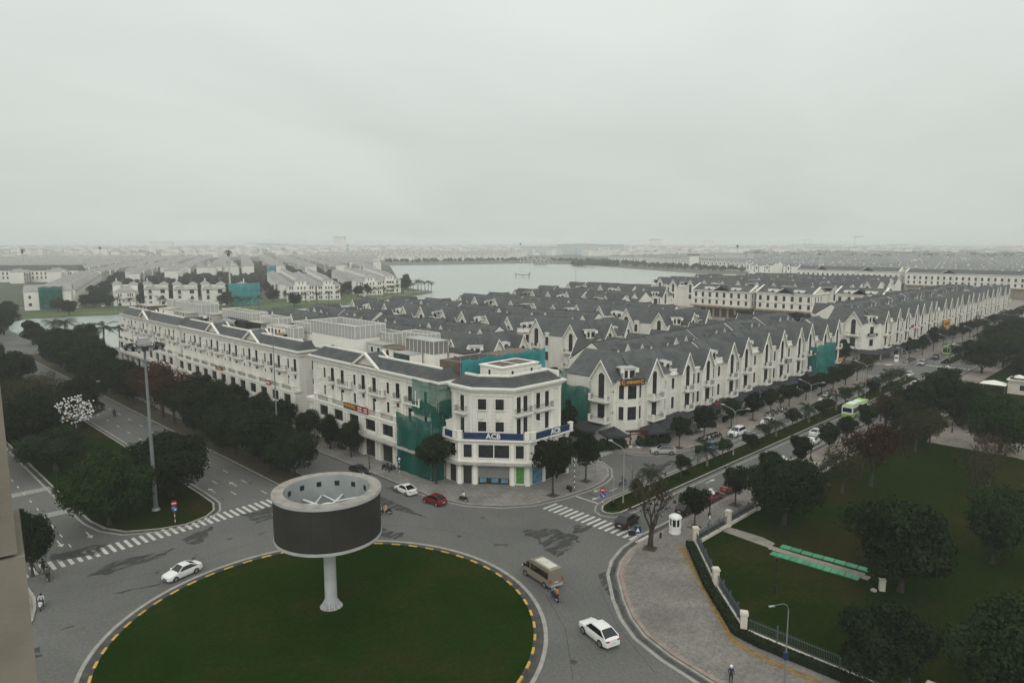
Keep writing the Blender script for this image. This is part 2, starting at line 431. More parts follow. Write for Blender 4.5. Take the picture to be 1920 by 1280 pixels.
    def mesh(s, name):
        me = bpy.data.meshes.new(name)
        me.from_pydata(s.v, [], s.f)
        for m in s.mats: me.materials.append(M[m] if isinstance(m, str) else m)
        if s.m: me.polygons.foreach_set('material_index', s.m)
        me.update()
        return me
    def build(s, name, parent=None, **kw):
        return obj(name, s.mesh(name), parent, **kw)

def obj(name, me, parent=None, loc=None, rz=None, kind=None, smooth=False):
    o = bpy.data.objects.new(name, me); COL.objects.link(o)
    if parent is not None: o.parent = parent
    if loc is not None: o.location = loc
    if rz is not None: o.rotation_euler = (0, 0, rz)
    if kind: o['kind'] = kind
    if smooth: me.polygons.foreach_set('use_smooth', [True]*len(me.polygons))
    return o
def thing(name, label, cat, loc=(0,0,0), rz=0.0, group=None):
    o = bpy.data.objects.new(name, None); COL.objects.link(o)
    o.location = loc; o.rotation_euler = (0,0,rz); o.empty_display_size = 0.3
    return tag(o, label, cat, group)
def tag(o, label, cat, group=None):
    o['label'] = label; o['category'] = cat
    if group: o['group'] = group
    return o
def struct(o): o['kind'] = 'structure'; return o
CH = {}
def dup(root, loc, rz=0.0, label=None, group=None, scale=None, cat=None):
    """copy a thing with its parts and their sub-parts; meshes are shared"""
    r = root.copy(); COL.objects.link(r); r.location = loc; r.rotation_euler = (0,0,rz)
    if scale is not None: r.scale = scale
    if label: r['label'] = label
    if group: r['group'] = group
    if cat: r['category'] = cat
    if root.name not in CH: CH[root.name] = [(c, list(c.children)) for c in root.children]
    for c, gs in CH[root.name]:
        d = c.copy(); COL.objects.link(d); d.parent = r
        for g in gs:
            e = g.copy(); COL.objects.link(e); e.parent = d
    return r
def sheet(name, poly, z, m, kind='structure'):
    o = MB().face([(p[0],p[1],z) for p in (poly if sum(poly[i][0]*poly[(i+1)%len(poly)][1]-poly[(i+1)%len(poly)][0]*poly[i][1] for i in range(len(poly)))>0 else poly[::-1])], m).build(name)
    if kind: o['kind'] = kind
    return o
def raised(name, poly, z0, z1, m, side='kerb'):
    o = MB().prism(poly, z0, z1, side, top=m, bottom=False).build(name); o['kind'] = 'structure'; return o
def arc(cx, cy, r, a0, a1, n=12):
    return [(cx+r*math.cos(R(a0+(a1-a0)*i/n)), cy+r*math.sin(R(a0+(a1-a0)*i/n))) for i in range(n+1)]
def strip(pts, w, off=0.0, closed=False):
    """left and right edges of a band along a polyline"""
    P = [Vector(p) for p in pts]; n = len(P); Lf, Rt = [], []
    for i in range(n):
        a = P[(i-1) % n] if closed or i else P[0]; b = P[(i+1) % n] if closed or i < n-1 else P[-1]
        d = (b-a).normalized(); nn = Vector((-d.y, d.x))
        Lf.append(P[i]+nn*(off+w/2)); Rt.append(P[i]+nn*(off-w/2))
    return Lf, Rt
def band(mb, pts, w, z0, z1, m, off=0.0, closed=False):
    Lf, Rt = strip(pts, w, off, closed); n = len(pts)
    for i in range(n if closed else n-1):
        j = (i+1) % n
        a, b, c, d = Rt[i], Rt[j], Lf[j], Lf[i]
        mb.face([(a.x,a.y,z1),(b.x,b.y,z1),(c.x,c.y,z1),(d.x,d.y,z1)], m)
        if z0 < z1:
            mb.face([(a.x,a.y,z0),(b.x,b.y,z0),(b.x,b.y,z1),(a.x,a.y,z1)], m)
            mb.face([(d.x,d.y,z1),(c.x,c.y,z1),(c.x,c.y,z0),(d.x,d.y,z0)], m)
    return mb
def text_mesh(txt, size, depth=0.03, bold=False):
    c = bpy.data.curves.new('letters', 'FONT'); c.body = txt; c.size = size; c.extrude = depth; c.align_x = 'CENTER'; c.align_y = 'CENTER'
    c.resolution_u = 2
    if bold: c.offset = size*0.02
    o = bpy.data.objects.new('letters', c); COL.objects.link(o)
    me = bpy.data.meshes.new_from_object(o.evaluated_get(bpy.context.evaluated_depsgraph_get()))
    bpy.data.objects.remove(o); bpy.data.curves.remove(c)
    return me
def letters(txt, size, m, parent, loc, rot, name='lettering', depth=0.03, bold=False):
    me = text_mesh(txt, size, depth, bold); me.materials.clear(); me.materials.append(M[m])
    o = obj(name, me, parent); o.location = loc; o.rotation_euler = rot
    return o

# ================================================================ the setting
sheet('ground', [(-12000,-12000),(14000,-12000),(14000,14000),(-12000,14000)], -0.15, 'ground')
def water_mat():
    m = bpy.data.materials.new('lake_water'); m.use_nodes = True
    nt = m.node_tree; b = nt.nodes["Principled BSDF"]
    b.inputs["Base Color"].default_value = (0.30, 0.335, 0.30, 1)
    b.inputs["Roughness"].default_value = 0.22; b.inputs["Specular IOR Level"].default_value = 0.5
    g = nt.nodes.new("ShaderNodeNewGeometry")
    n = nt.nodes.new("ShaderNodeTexNoise"); n.inputs["Scale"].default_value = 0.35; n.inputs["Detail"].default_value = 4
    nt.links.new(g.outputs["Position"], n.inputs["Vector"])
    bp = nt.nodes.new("ShaderNodeBump"); bp.inputs["Strength"].default_value = 0.12; bp.inputs["Distance"].default_value = 0.2
    nt.links.new(n.outputs[0], bp.inputs["Height"]); nt.links.new(bp.outputs[0], b.inputs["Normal"])
    return m
M['water'] = water_mat()
LAKE = [(58,296),(200,296),(320,300),(420,300),(560,330),(700,300),(900,320),(854.2,406.8),(815.5,467.0),(846.5,542.6),(931.4,698.0),(1008.1,840.9),(990.5,953.8),(868.8,980.3),(728.6,1034.1),(682.7,964.6),(526.3,734.8),(422.9,584.3),(379.4,508.4),(368.7,474.0),(357.0,445.1),(361,450),(300,415),(246,397),(204,396.5),(150,418),(120,436),(84,444),(50,420)]
sheet('lake', LAKE, -0.10, 'water')
# far beach, a pale strip between the water and the trees
BEACH = [(831.5,369.1),(854.2,406.8),(815.5,467.0),(846.5,542.6),(931.4,698.0),(1008.1,840.9),(990.5,953.8),(868.8,980.3),(728.6,1034.1)]
mb = MB(); band(mb, BEACH, 20, 0, 0, 'sand', off=6)
mb.m = [0]*len(mb.f)
for i, v in enumerate(mb.v): mb.v[i] = (v[0], v[1], -0.06)
struct(mb.build('beach'))
# island lawn and its shore across the inlet
sheet('island_lawn', [(84,446),(120,438),(150,421),(204,399),(246,400),(300,418),(361,453),(372,473),(345,486),(300,480),(262,470),(215,470),(150,478),(110,488),(80,486)], 0.0, 'shoregrass')
sheet('island_ground', [(110,488),(150,478),(215,470),(262,470),(300,480),(345,486),(352,474),(366.7,471.4),(377.1,505.4),(420.1,580.5),(521.9,728.7),(682.7,964.6),(1000,1500),(500,2600),(60,2000),(40,700)], -0.02, 'fargrass')
mb = MB(); band(mb, [(250,404),(290,428),(330,448),(350,466)], 2.2, 0, 0, 'path'); band(mb, [(96,462),(150,446),(205,424),(262,430)], 2.2, 0, 0, 'path')
for i, v in enumerate(mb.v): mb.v[i] = (v[0], v[1], 0.006)
struct(mb.build('lakeside_path'))
sheet('plaza', [(352,462),(366,456),(362,470),(345,482)], 0.008, 'path')

# one asphalt sheet under everything that is street
sheet('road', [(-60,-60),(620,-60),(620,292),(-60,292)], 0.0, 'asphalt')
sheet('avenue', [(12,292),(66,292),(62,470),(90,700),(40,700),(16,470)], -0.05, 'asphalt')
def kerbed(name, poly, m, side='kerb', z=0.13, kw=0.28, km='kerb', lip=True, closed=True):
    """a pavement or planted strip with a kerb band along its edge"""
    area = sum(poly[i][0]*poly[(i+1)%len(poly)][1]-poly[(i+1)%len(poly)][0]*poly[i][1] for i in range(len(poly)))
    if area < 0: poly = poly[::-1]
    o = raised(name, poly, -0.1, z, m, side)
    if lip:
        k = MB(); band(k, poly, kw, -0.05, z+0.02, km, off=kw/2, closed=True)
        k.build('kerb', o)
    return o
# roundabout
RC = (34.7, 61.7); RR = 21.6
mb = MB()
nr, ns = 12, 96
ring = [[(RC[0]+ (RR-0.28)*q/nr*math.cos(2*math.pi*j/ns), RC[1]+(RR-0.28)*q/nr*math.sin(2*math.pi*j/ns), 0.14+0.5*(1-(q/nr)**2)) for j in range(ns)] for q in range(1, nr+1)]
for q in range(nr-1):
    for j in range(ns): mb.face([ring[q][j], ring[q+1][j], ring[q+1][(j+1)%ns], ring[q][(j+1)%ns]], 'lawn')
for j in range(ns): mb.face([(RC[0],RC[1],0.64), ring[0][j], ring[0][(j+1)%ns]], 'lawn')
isl = struct(mb.build('roundabout_island'))
mbk = MB(); mby = MB()
NK = 112
kb = {}
for key, m_ in (('a','yellowpaint'),('b','blackpaint')):
    k = MB(); dl = 2*math.pi/NK*0.485
    pts = [(RR*math.cos(a)-RR*1.0, RR*math.sin(a)) for a in (-dl, 0, dl)]
    inn = [((RR-0.27)*math.cos(a)-RR, (RR-0.27)*math.sin(a)) for a in (dl, 0, -dl)]
    k.prism(pts+inn, -0.05, 0.2, m_); kb[key] = k.mesh('kerb_stone')
for j in range(NK):
    a = 2*math.pi*j/NK
    o = obj('kerb_stone', kb['a' if j % 2 else 'b'], isl); o.location = (RC[0]+RR*math.cos(a), RC[1]+RR*math.sin(a), 0); o.rotation_euler = (0,0,a)
mb = MB(); circ = lambda r, n=120: [(RC[0]+r*math.cos(2*math.pi*j/n), RC[1]+r*math.sin(2*math.pi*j/n)) for j in range(n)]
band(mb, circ(22.0), 0.7, 0, 0.004, 'gutter', closed=True); struct(mb.build('gutter'))
mb = MB(); band(mb, circ(22.6), 0.42, 0, 0.05, 'kerb', closed=True); struct(mb.build('edge_band'))

# left avenue: planted median, tree strip, service road
medL = [(41.5,300),(41.5,112)] + [(41.3,106.5),(40.2,103.6),(38.4,101.9),(35.0,100.9),(31.5,102.0),(28.0,104.2),(26.3,107.5),(25.5,112)] + [(25.3,122),(25.3,300)]
kerbed('planted_median', medL, 'parklawn', kw=0.3)
mb = MB(); band(mb, medL[::-1], 0.32, 0, 0.03, 'kerb', off=-0.75)
struct(mb.build('edge_band'))
mb = MB(); band(mb, medL[::-1], 0.55, 0, 0.004, 'gutter', off=-0.3); struct(mb.build('gutter'))
kerbed('tree_strip', [(52.2,300),(52.2,107),(53,104.5),(55,103.4),(57.0,104.2),(57.8,107),(57.8,300)], 'dirt')
# terrace pavement, round the corner of the bank
P1 = [(66.7,296),(66.7,91.5),(67.2,83.5),(68.6,78.6),(71.8,74.2),(75.7,71.4),(81.8,69.9),(88.1,69.5),(92,70.0),(94.6,71.0),(98.0,73.6),(100.2,77.4),(100.6,82),(100.6,296)]
kerbed('pavement', P1, 'pave', km='kerb')
mb = MB(); band(mb, P1[::-1][1:-1], 0.3, 0, 0.012, 'kerb', off=0.55)
struct(mb.build('edge_band'))
# pavement in front of the gabled shops, to the cross street
P2 = [(107.5,292),(107.5,82),(107.8,78.8),(109.2,75),(111.5,72.2),(115.2,70.6),(126,69.7),(140,69.1),(200,68.7),(222,69.0),(226,71),(228.6,75),(229,82),(229,292)]
kerbed('pavement', P2, 'pavepink')
mb = MB(); band(mb, [(107.1,81),(107.3,78.6),(108.7,74.6),(111.2,71.7),(115.1,70.1),(126,69.2),(140,68.6),(186,68.2)], 0.3, 0, 0.012, 'kerb'); struct(mb.build('edge_band'))
kerbed('pavement', [(247,292),(247,82),(247.6,77),(250,73),(254.5,70.2),(262,69.3),(600,69.2),(600,292)], 'pavepink')
sheet('inner_street', [(108,107.5),(199,107.5),(199,119.5),(108,119.5)], 0.134, 'asphalt')
# avenue medians
def median(a0, a1, n):
    p = [(a1,63.9),(a0+5,63.9),(a0+2.2,63.4),(a0+0.5,62.3),(a0,61.2),(a0+0.5,60.1),(a0+1.8,59.5),(a0+4,59.4),(a1,59.4),(a1+1.6,60.5),(a1+2,61.7),(a1+1.6,62.9)]
    o = kerbed('avenue_median', p, 'parklawn', kw=0.32, z=0.2)
    k = MB(); band(k, p[::-1], 0.26, 0, 0.012, 'kerb', off=0.9, closed=True); struct(k.build('edge_band'))
    return o
median(80.7, 230, 0); median(263.5, 470, 1)
# park side: pavement, lawn
RPK = [(600,51.5),(78,51.6),(73.2,51.0),(69.5,49.8),(66.4,48.0),(62.1,44.0),(59.4,41.0),(57.5,38.0),(56.3,34.2),(55.5,29.6),(55.0,24),(54.8,10),(54.8,-60)]
FN = [(600,45.6),(80.3,45.9),(71.6,38.1),(64.7,31.0),(64.8,20.2),(64.9,-60)]
PR = RPK + FN[::-1]
kerbed('pavement', PR, 'pavepink', km='pinkkerb', kw=0.45)
mb = MB(); band(mb, RPK, 0.40, 0, 0.012, 'kerb', off=-1.35); struct(mb.build('edge_band'))
mb = MB(); band(mb, RPK[1:], 0.30, 0, 0.03, 'kerb', off=-0.15); band(mb, RPK, 0.5, 0, 0.005, 'gutter', off=-0.75); struct(mb.build('gutter'))
raised('park_ground', [(600,45.6),(80.3,45.9),(71.6,38.1),(64.7,31.0),(64.8,20.2),(64.9,-260),(700,-260),(700,45.6)], -0.1, 0.16, 'parklawn', 'kerb')
sheet('park_path', [(87.0,45.4),(89.0,45.5),(89.0,40.5),(88.2,38.4),(86.4,38.4),(86.6,41)], 0.166, 'path')
sheet('park_path', [(86.0,38.4),(87.2,38.4),(87.2,26.0),(86.0,26.0)], 0.168, 'path')
sheet('park_plaza', [(157,38.4),(168,40),(180,36),(178,26),(166,23),(157,22.4)], 0.168, 'path')
mb = MB(); band(mb, [(157.5,23),(156,18),(156,-20)], 1.8, 0, 0, 'path'); band(mb, [(170,36),(190,44),(205,40)], 1.8, 0,0,'path')
for i, v in enumerate(mb.v): mb.v[i] = (v[0], v[1], 0.17)
struct(mb.build('park_path'))
# left side pavement below the wall
kerbed('pavement', [(14.6,300),(14.6,104),(14.2,101)] + [(14.6,97.2),(14.9,94.5),(14.9,91.5),(14.4,88.6),(13.6,86),(12.4,83.4),(8,78),(-40,60),(-60,60),(-60,300)], 'pavepink')
# blocks across the water side of the avenue
sheet('open_land', [(-700,110),(13.5,110),(13.5,470),(40,700),(60,2000),(-700,2000)], -0.08, 'fargrass')

# ---- road markings, laid 4-8 mm above the asphalt
def markings(name, items, m='whitepaint', z=0.006):
    o = None
    root = MB()
    first = True
    for q in items:
        if first:
            root.face([(x,y,z) for x, y in q], m); o = struct(root.build(name)); first = False
        else:
            MB().face([(x,y,z) for x, y in q], m).build('stripe', o)
    return o
def rect(cx, cy, lx, ly, rot=0.0):
    c, s = math.cos(rot), math.sin(rot)
    return [(cx+x*c-y*s, cy+x*s+y*c) for x, y in ((-lx/2,-ly/2),(lx/2,-ly/2),(lx/2,ly/2),(-lx/2,ly/2))]
markings('zebra_crossing', [rect(15.3+0.985*k, 99.6+0.04*k, 0.45, 3.0) for k in range(35)])
markings('zebra_crossing', [rect(77.3, 69.0-1.06*k, 3.1, 0.46) for k in range(17)])
markings('zebra_crossing', [rect(58.6+1.0*k, 101.0, 0.45, 3.2) for k in range(8)])
markings('zebra_crossing', [rect(101.4+0.98*k, 80.6, 0.45, 3.2) for k in range(6)])
markings('zebra_crossing', [rect(228.5, 68.2-1.0*k, 3.0, 0.45) for k in range(5)] + [rect(236.8, 58.6-1.0*k, 3.0, 0.45) for k in range(7)])
markings('zebra_crossing', [rect(259, 68.2-1.0*k, 3.0, 0.45) for k in range(8)] + [rect(259.5, 58.4-1.0*k, 3.0, 0.45) for k in range(6)])
dash = []
for k in range(14): dash.append(rect(21.4, 104.8+4.6*k, 0.16, 1.3)); 
for k in range(26): dash.append(rect(49.1, 106+7.4*k, 0.15, 2.0)); dash.append(rect(45.4, 109+7.4*k, 0.15, 2.0))
for k in range(60):
    a = 90+8.2*k
    if not 226 < a < 264: dash.append(rect(a, 66.6, 2.2, 0.15)); dash.append(rect(a+3, 55.4, 2.2, 0.15))
markings('lane_dashes', dash)
rum = []
for a0, b0 in ((20.9, 132.5), (20.9, 119.0)):
    for k in range(5): rum.append(rect(a0-0.6, b0-0.55+0.42*k, 9.6, 0.16, 0.0))
for k in range(5): rum.append(rect(133+0.5*k, 66.6, 0.16, 4.6))
markings('rumble_bars', rum)
def arrow(cx, cy, rot, s=1.0):
    pts = [(-0.08,-1.4),(0.08,-1.4),(0.08,0.5),(0.42,0.5),(0,1.5),(-0.42,0.5),(-0.08,0.5)]
    c, n = math.cos(rot), math.sin(rot)
    return [(cx+(x*c-y*n)*s, cy+(x*n+y*c)*s) for x, y in pts]
markings('lane_arrows', [arrow(20.6,106.6,math.pi), arrow(24.2,107.0,math.pi), arrow(17.6,106.4,math.pi), arrow(43.4,112.6,0), arrow(47.2,113.2,0), arrow(85.4,66.2,R(90),1.0), arrow(88.2,68.2,R(90),0.9), arrow(137.6,65.2,R(90)), arrow(140.5,67.9,R(90)), arrow(105,57.5,R(-90)), arrow(105,53.4,R(-90))])
mb = MB(); band(mb, [(83.4,69.0),(83.4,64.3)], 0.3, 0, 0, 'whitepaint'); band(mb, [(140,69.0),(152,69.0)], 0.25, 0,0,'whitepaint'); band(mb, [(92,64.9),(226,64.9)], 0.14, 0,0,'whitepaint'); band(mb, [(146,64.9),(152,67.2),(160,64.9)], 0.14, 0,0,'whitepaint')
for i, v in enumerate(mb.v): mb.v[i] = (v[0], v[1], 0.007)
struct(mb.build('lane_lines'))
# darker asphalt patches and damp stains with ragged outlines
def blotch(pts, z, jag=0.35, seed=1, m='asphaltold'):
    r = random.Random(seed); P = []
    n = len(pts)
    for i in range(n):
        a, b = Vector(pts[i]), Vector(pts[(i+1)%n]); L = (b-a).length; k = max(2, int(L/0.7))
        for j in range(k): 
            q = a.lerp(b, j/k); P.append((q.x+r.uniform(-jag,jag), q.y+r.uniform(-jag,jag)))
    return sheet('asphalt_patch', P, z, m)
blotch([(21.6,86.4),(27.9,85.0),(26.1,85.0),(22.2,85.7)], 0.010, 0.3, 21)
blotch([(18.6,103.6),(25.1,102.2),(23.0,99.2),(19.1,100.5)], 0.010, 0.4, 22)
blotch([(53.9,81.9),(55.4,76.4),(53.1,75.7),(51.7,80.0)], 0.010, 0.4, 23)
blotch([(98.7,68.4),(110.6,68.5),(109.1,66.4),(97.3,65.9)], 0.010, 0.3, 24)
blotch([(20.6,93.3),(23.5,95.4),(27.4,94.8),(31.1,93.9),(28.6,92.5),(25.4,92.5),(22.3,92.0)], 0.010, 0.25, 3)
blotch([(32.7,96.5),(37.7,98.0),(34.4,93.6),(32.4,93.9)], 0.010, 0.4, 4)
blotch([(67.5,65.3),(71.5,62.9),(71.5,59.0),(68.0,56.5),(65.0,56.8),(65.9,60.4)], 0.010, 0.45, 5)
blotch([(74.3,61.4),(76.2,59.5),(73.5,58.8),(71.7,60.1)], 0.010, 0.3, 6)
blotch([(61.3,91.1),(61.5,88.2),(61.1,78.2),(60.6,80.8),(58.8,87.1)], 0.010, 0.12, 7)
blotch([(42.4,99.0),(47.5,99.0),(45.1,94.3),(42.4,94.7)], 0.010, 0.5, 8)
blotch([(64.3,49.6),(67.9,50.0),(63.6,46.6),(60.4,42.9),(60.5,44.4)], 0.010, 0.3, 9)
blotch([(151.1,61.7),(161.2,61.6),(155.9,60.1),(147.6,60.2)], 0.010, 0.2, 10)
blotch([(65.3,93.4),(65.3,89.8),(64.3,89.8),(64.2,93.4)], 0.010, 0.3, 12)
for k in range(46):
    x, y = rnd.choice([(62.7,69.0),(24.9,81.6),(64.6,53.3),(36.5,95.2),(101.7,69.5),(63.5,79.3),(52.1,45.0),(48.4,107.4),(18.6,78.5),(129.5,65.6),(52.1,100.2)])
    x += rnd.gauss(0,7); y += rnd.gauss(0,7)
    if math.hypot(x-RC[0], y-RC[1]) < 25: continue
    l, w, t = rnd.uniform(0.4,2.4), rnd.uniform(0.12,0.6), rnd.uniform(0,3.1)
    blotch(rect(x,y,l,w,t), 0.011, 0.12, k+30)

for i,p in enumerate(((60.1,70.4),(83.0,61.3),(37.4,91.9),(22.0,79.6),(48.7,40.3),(66.9,73.0),(48.1,83.7),(110.5,65.1),(141.1,65.5),(49.5,111.7))):
    struct(MB().prism([(p[0]+0.36*math.cos(a*0.524),p[1]+0.36*math.sin(a*0.524)) for a in range(12)],0.0,0.013,'gutter').build('manhole_cover'))
mb=MB()
for L_ in ([(56.8,51.5),(52.5,44.6),(46.5,38.5)],[(50.6,85.1),(57.1,78.6),(61.7,70.1),(62.7,60.7)],[(20.5,89.6),(29.1,88.4),(41.0,88.3)],[(62.4,47.8),(56.8,41.0),(52.8,33.7)],[(88.0,66.1),(116.3,68.6),(145.3,68.7),(180.0,68.4)],[(86.0,60.5),(108.5,60.7),(134.9,61.3)],[(46,110),(46,180),(46.2,260)],[(17.5,104),(17.5,180)]):
    band(mb,L_,0.07,0,0,'gutter')
for i, v in enumerate(mb.v): mb.v[i] = (v[0]+0.06*math.sin(v[1]*0.9), v[1], 0.009)
struct(mb.build('sealed_cracks'))
# paving blocks of the near pavement, real courses, too small to pick apart one by one
def inside(p, poly):
    c = False; n = len(poly); j = n-1
    for i in range(n):
        if (poly[i][1] > p[1]) != (poly[j][1] > p[1]) and p[0] < (poly[j][0]-poly[i][0])*(p[1]-poly[i][1])/(poly[j][1]-poly[i][1])+poly[i][0]: c = not c
        j = i
    return c
M['paver'] = groundmat('paving_blocks', [(0.135,0.125,0.112),(0.185,0.172,0.156),(0.235,0.218,0.20)], 0.16, rough=0.85, fine=2.2)
mb = MB(); pr = random.Random(5)
for i in range(-60, 120):
    for j in range(-40, 90):
        u = i*0.62 + (0.31 if j % 2 else 0); v = j*0.42
        x, y = 54 + u*0.94 - v*0.342, 10 + u*0.342 + v*0.94
        if not (54 < x < 100 and -6 < y < 52): continue
        if inside((x,y), PR) and all(inside((x+dx,y+dy), PR) for dx,dy in ((-0.75,0),(0,0.75),(0.6,0),(0,-0.6))):
            z = 0.13 + pr.uniform(0.012, 0.028)
            c, s = 0.94, 0.342
            q = [(x+a*c-b*s, y+a*s+b*c) for a,b in ((-0.285,-0.185),(0.285,-0.185),(0.285,0.185),(-0.285,0.185))]
            k = len(mb.v); mb.v.extend([(p[0],p[1],z) for p in q]); mb.v.extend([(p[0],p[1],0.1) for p in q]); im = mb.mi('paver')
            for f in ((0,1,2,3),(4,5,1,0),(5,6,2,1),(6,7,3,2),(7,4,0,3)): mb.f.append(tuple(k+t for t in f)); mb.m.append(im)
mb.build('paving_blocks', kind='stuff')
# tactile strip: yellow tiles along the hedge
M['tactile'] = mat('yellow_tactile', (0.17,0.11,0.045), (0.27,0.18,0.07), scale=1.3, rough=0.9, rand=0.2)
tl = MB().box(-0.19,-0.19,0,0.19,0.19,0.03,'tactile').mesh('tile')
TACT = [(78.6,47.0),(72.3,40.6),(65.8,34.2),(63.0,31.4),(62.2,29.5),(62.0,27.1),(61.8,20),(61.8,10)]
strip_root = struct(MB().face([(62.5,10,0.131),(62.6,10,0.131),(62.6,10.1,0.131)], 'tactile').build('tactile_strip'))
seg = []
for i in range(len(TACT)-1):
    a, b = Vector(TACT[i]), Vector(TACT[i+1]); L = (b-a).length; d = (b-a)/L; n = Vector((-d.y,d.x))
    k = 0.2
    while k < L:
        for s in (-0.2, 0.2):
            p = a+d*k+n*s; seg.append((p, math.atan2(d.y,d.x)))
        k += 0.4
for p, an in seg[:290]:
    o = obj('tile', tl, strip_root); o.location = (p.x, p.y, 0.145); o.rotation_euler = (0,0,an)

# haze over the whole place
hz = MB().box(-9000,-9000,-1.3,12500,12500,47,'white').build('haze')
hz['kind'] = 'stuff'
hm = bpy.data.materials.new('haze_air'); hm.use_nodes = True
nt = hm.node_tree; nt.nodes.clear()
ov = nt.nodes.new("ShaderNodeOutputMaterial"); pv = nt.nodes.new("ShaderNodeVolumePrincipled")
pv.inputs["Color"].default_value = (1.0, 1.0, 1.0, 1); pv.inputs["Density"].default_value = 0.00025; pv.inputs["Anisotropy"].default_value = 0.0
nt.links.new(pv.outputs[0], ov.inputs["Volume"])
hz.data.materials.clear(); hz.data.materials.append(hm)
hm.cycles.homogeneous_volume = True if hasattr(hm.cycles, 'homogeneous_volume') else None

# ================================================================ gabled houses (local: front faces -Y, row runs along X)
def arch_poly(cx, z0, z1, hw, n=8):
    """outline of a round-headed opening in X/Z"""
    zs = z1-hw
    return [(cx-hw, z0), (cx+hw, z0)] + [(cx+hw*math.cos(R(180*i/n)), zs+hw*math.sin(R(180*i/n))) for i in range(n+1)]
def arch_window(cx, y, z0, z1, hw, glass='glass', fr='trim'):
    """frame mesh and pane mesh of a tall arched window standing in the plane y (facing -Y)"""
    f = MB(); P = arch_poly(0, z0, z1, hw); O = arch_poly(0, z0-0.05, z1+0.14, hw+0.14)
    n = len(P)
    for i in range(1, n):
        j = (i+1) % n
        a, b, c, d = O[i], O[j], P[j], P[i]
        f.face([(a[0],-0.09,a[1]),(b[0],-0.09,b[1]),(c[0],-0.09,c[1]),(d[0],-0.09,d[1])], fr)
        f.face([(a[0],0,a[1]),(b[0],0,b[1]),(b[0],-0.09,b[1]),(a[0],-0.09,a[1])], fr)
    f.box(-0.035,-0.06,z0,0.035,-0.02,z1-0.05,'frame')
    for k in range(1,4): f.box(-hw,-0.06,z0+(z1-z0)*k/4-0.03,hw,-0.02,z0+(z1-z0)*k/4+0.03,'frame')
    g = MB().face([(x,-0.025,z) for x,z in P], glass)
    return f, g
def window(w, h, glass='glass', sur='trim', mull=True, cross=True):
    f = MB()
    t = 0.10
    f.box(-w/2-t,-0.08,-t,-w/2,0,h+t,sur); f.box(w/2,-0.08,-t,w/2+t,0,h+t,sur); f.box(-w/2,-0.08,h,w/2,0,h+t,sur); f.box(-w/2-t*1.3,-0.14,-t*1.5,w/2+t*1.3,0.0,-0.002,sur)
    if mull: f.box(-0.035,-0.055,0,0.035,-0.02,h,'frame')
    if cross: f.box(-w/2,-0.05,h*0.7,w/2,-0.022,h*0.7+0.06,'frame')
    g = MB().face([(-w/2,-0.018,0),(w/2,-0.018,0),(w/2,-0.018,h),(-w/2,-0.018,h)], glass)
    return f, g
WM = {}
def win_mesh(key, maker):
    if key not in WM:
        f, g = maker(); WM[key] = (f.mesh('window'), g.mesh('pane'))
    return WM[key]
def add_window(parent, x, y, z, w, h, rz=0.0, glass='glass', sur='trim', name='window', mull=True):
    fm, gm = win_mesh((w,h,glass,sur,mull), lambda: window(w,h,glass,sur,mull))
    o = obj(name, fm, parent, (x,y,z), rz); obj('pane', gm, o); return o
def add_arch(parent, x, y, z0, z1, hw, rz=0.0, glass='glass', name='arched_window'):
    h = z1-z0
    fm, gm = win_mesh(('a',h,hw,glass), lambda: arch_window(0,0,0,h,hw,glass))
    o = obj(name, fm, parent, (x,y,z0), rz); obj('pane', gm, o); return o
def balcony_mesh(w, d, post=True, curved=False):
    b = MB()
    b.box(-w/2,-d,-0.22,w/2,0,0,'trim'); b.box(-w/2+0.15,-d+0.15,-0.4,w/2-0.15,0,-0.22,'trim')
    if post:
        for x in (-w/2+0.2, w/2-0.2): b.box(x-0.2,-d+0.02,0,x+0.2,-d+0.42,1.02,'trim'); b.box(x-0.26,-d-0.04,1.02,x+0.26,-d+0.48,1.14,'trim')
    r = MB()
    def bars(p, q):
        L = math.hypot(q[0]-p[0],q[1]-p[1]); n = max(2,int(L/0.16))
        r.tube([(p[0],p[1],0.92),(q[0],q[1],0.92)],0.03,'iron',4); r.tube([(p[0],p[1],0.12),(q[0],q[1],0.12)],0.02,'iron',4)
        for i in range(1,n): 
            x,y = p[0]+(q[0]-p[0])*i/n, p[1]+(q[1]-p[1])*i/n
            r.box(x-0.012,y-0.012,0.12,x+0.012,y+0.012,0.92,'iron')
    m = 0.4 if post else 0.05
    bars((-w/2+m,-d+0.15),(w/2-m,-d+0.15)); bars((-w/2+0.12,-d+m),(-w/2+0.12,0)); bars((w/2-0.12,-d+m),(w/2-0.12,0))
    return b, r
BMESH = {}
def add_balcony(parent, x, y, z, w, d=1.2, post=True, rz=0.0):
    k = (w,d,post)
    if k not in BMESH:
        b, r = balcony_mesh(w,d,post); BMESH[k] = (b.mesh('balcony'), r.mesh('railing'))
    o = obj('balcony', BMESH[k][0], parent, (x,y,z), rz); obj('railing', BMESH[k][1], o); return o
def gable_roof(mb, gx, hw, y0, y1, ze, zr, m, oh=0.35):
    """two slopes of a gable whose ridge runs back along Y"""
    s = (zr-ze)/hw; xe = hw+oh; zo = ze-s*oh
    mb.slope((gx-xe,y1,zo),(gx-xe,y0,zo),(gx,y0,zr),(gx,y1,zr), m)
    mb.slope((gx+xe,y0,zo),(gx+xe,y1,zo),(gx,y1,zr),(gx,y0,zr), m)
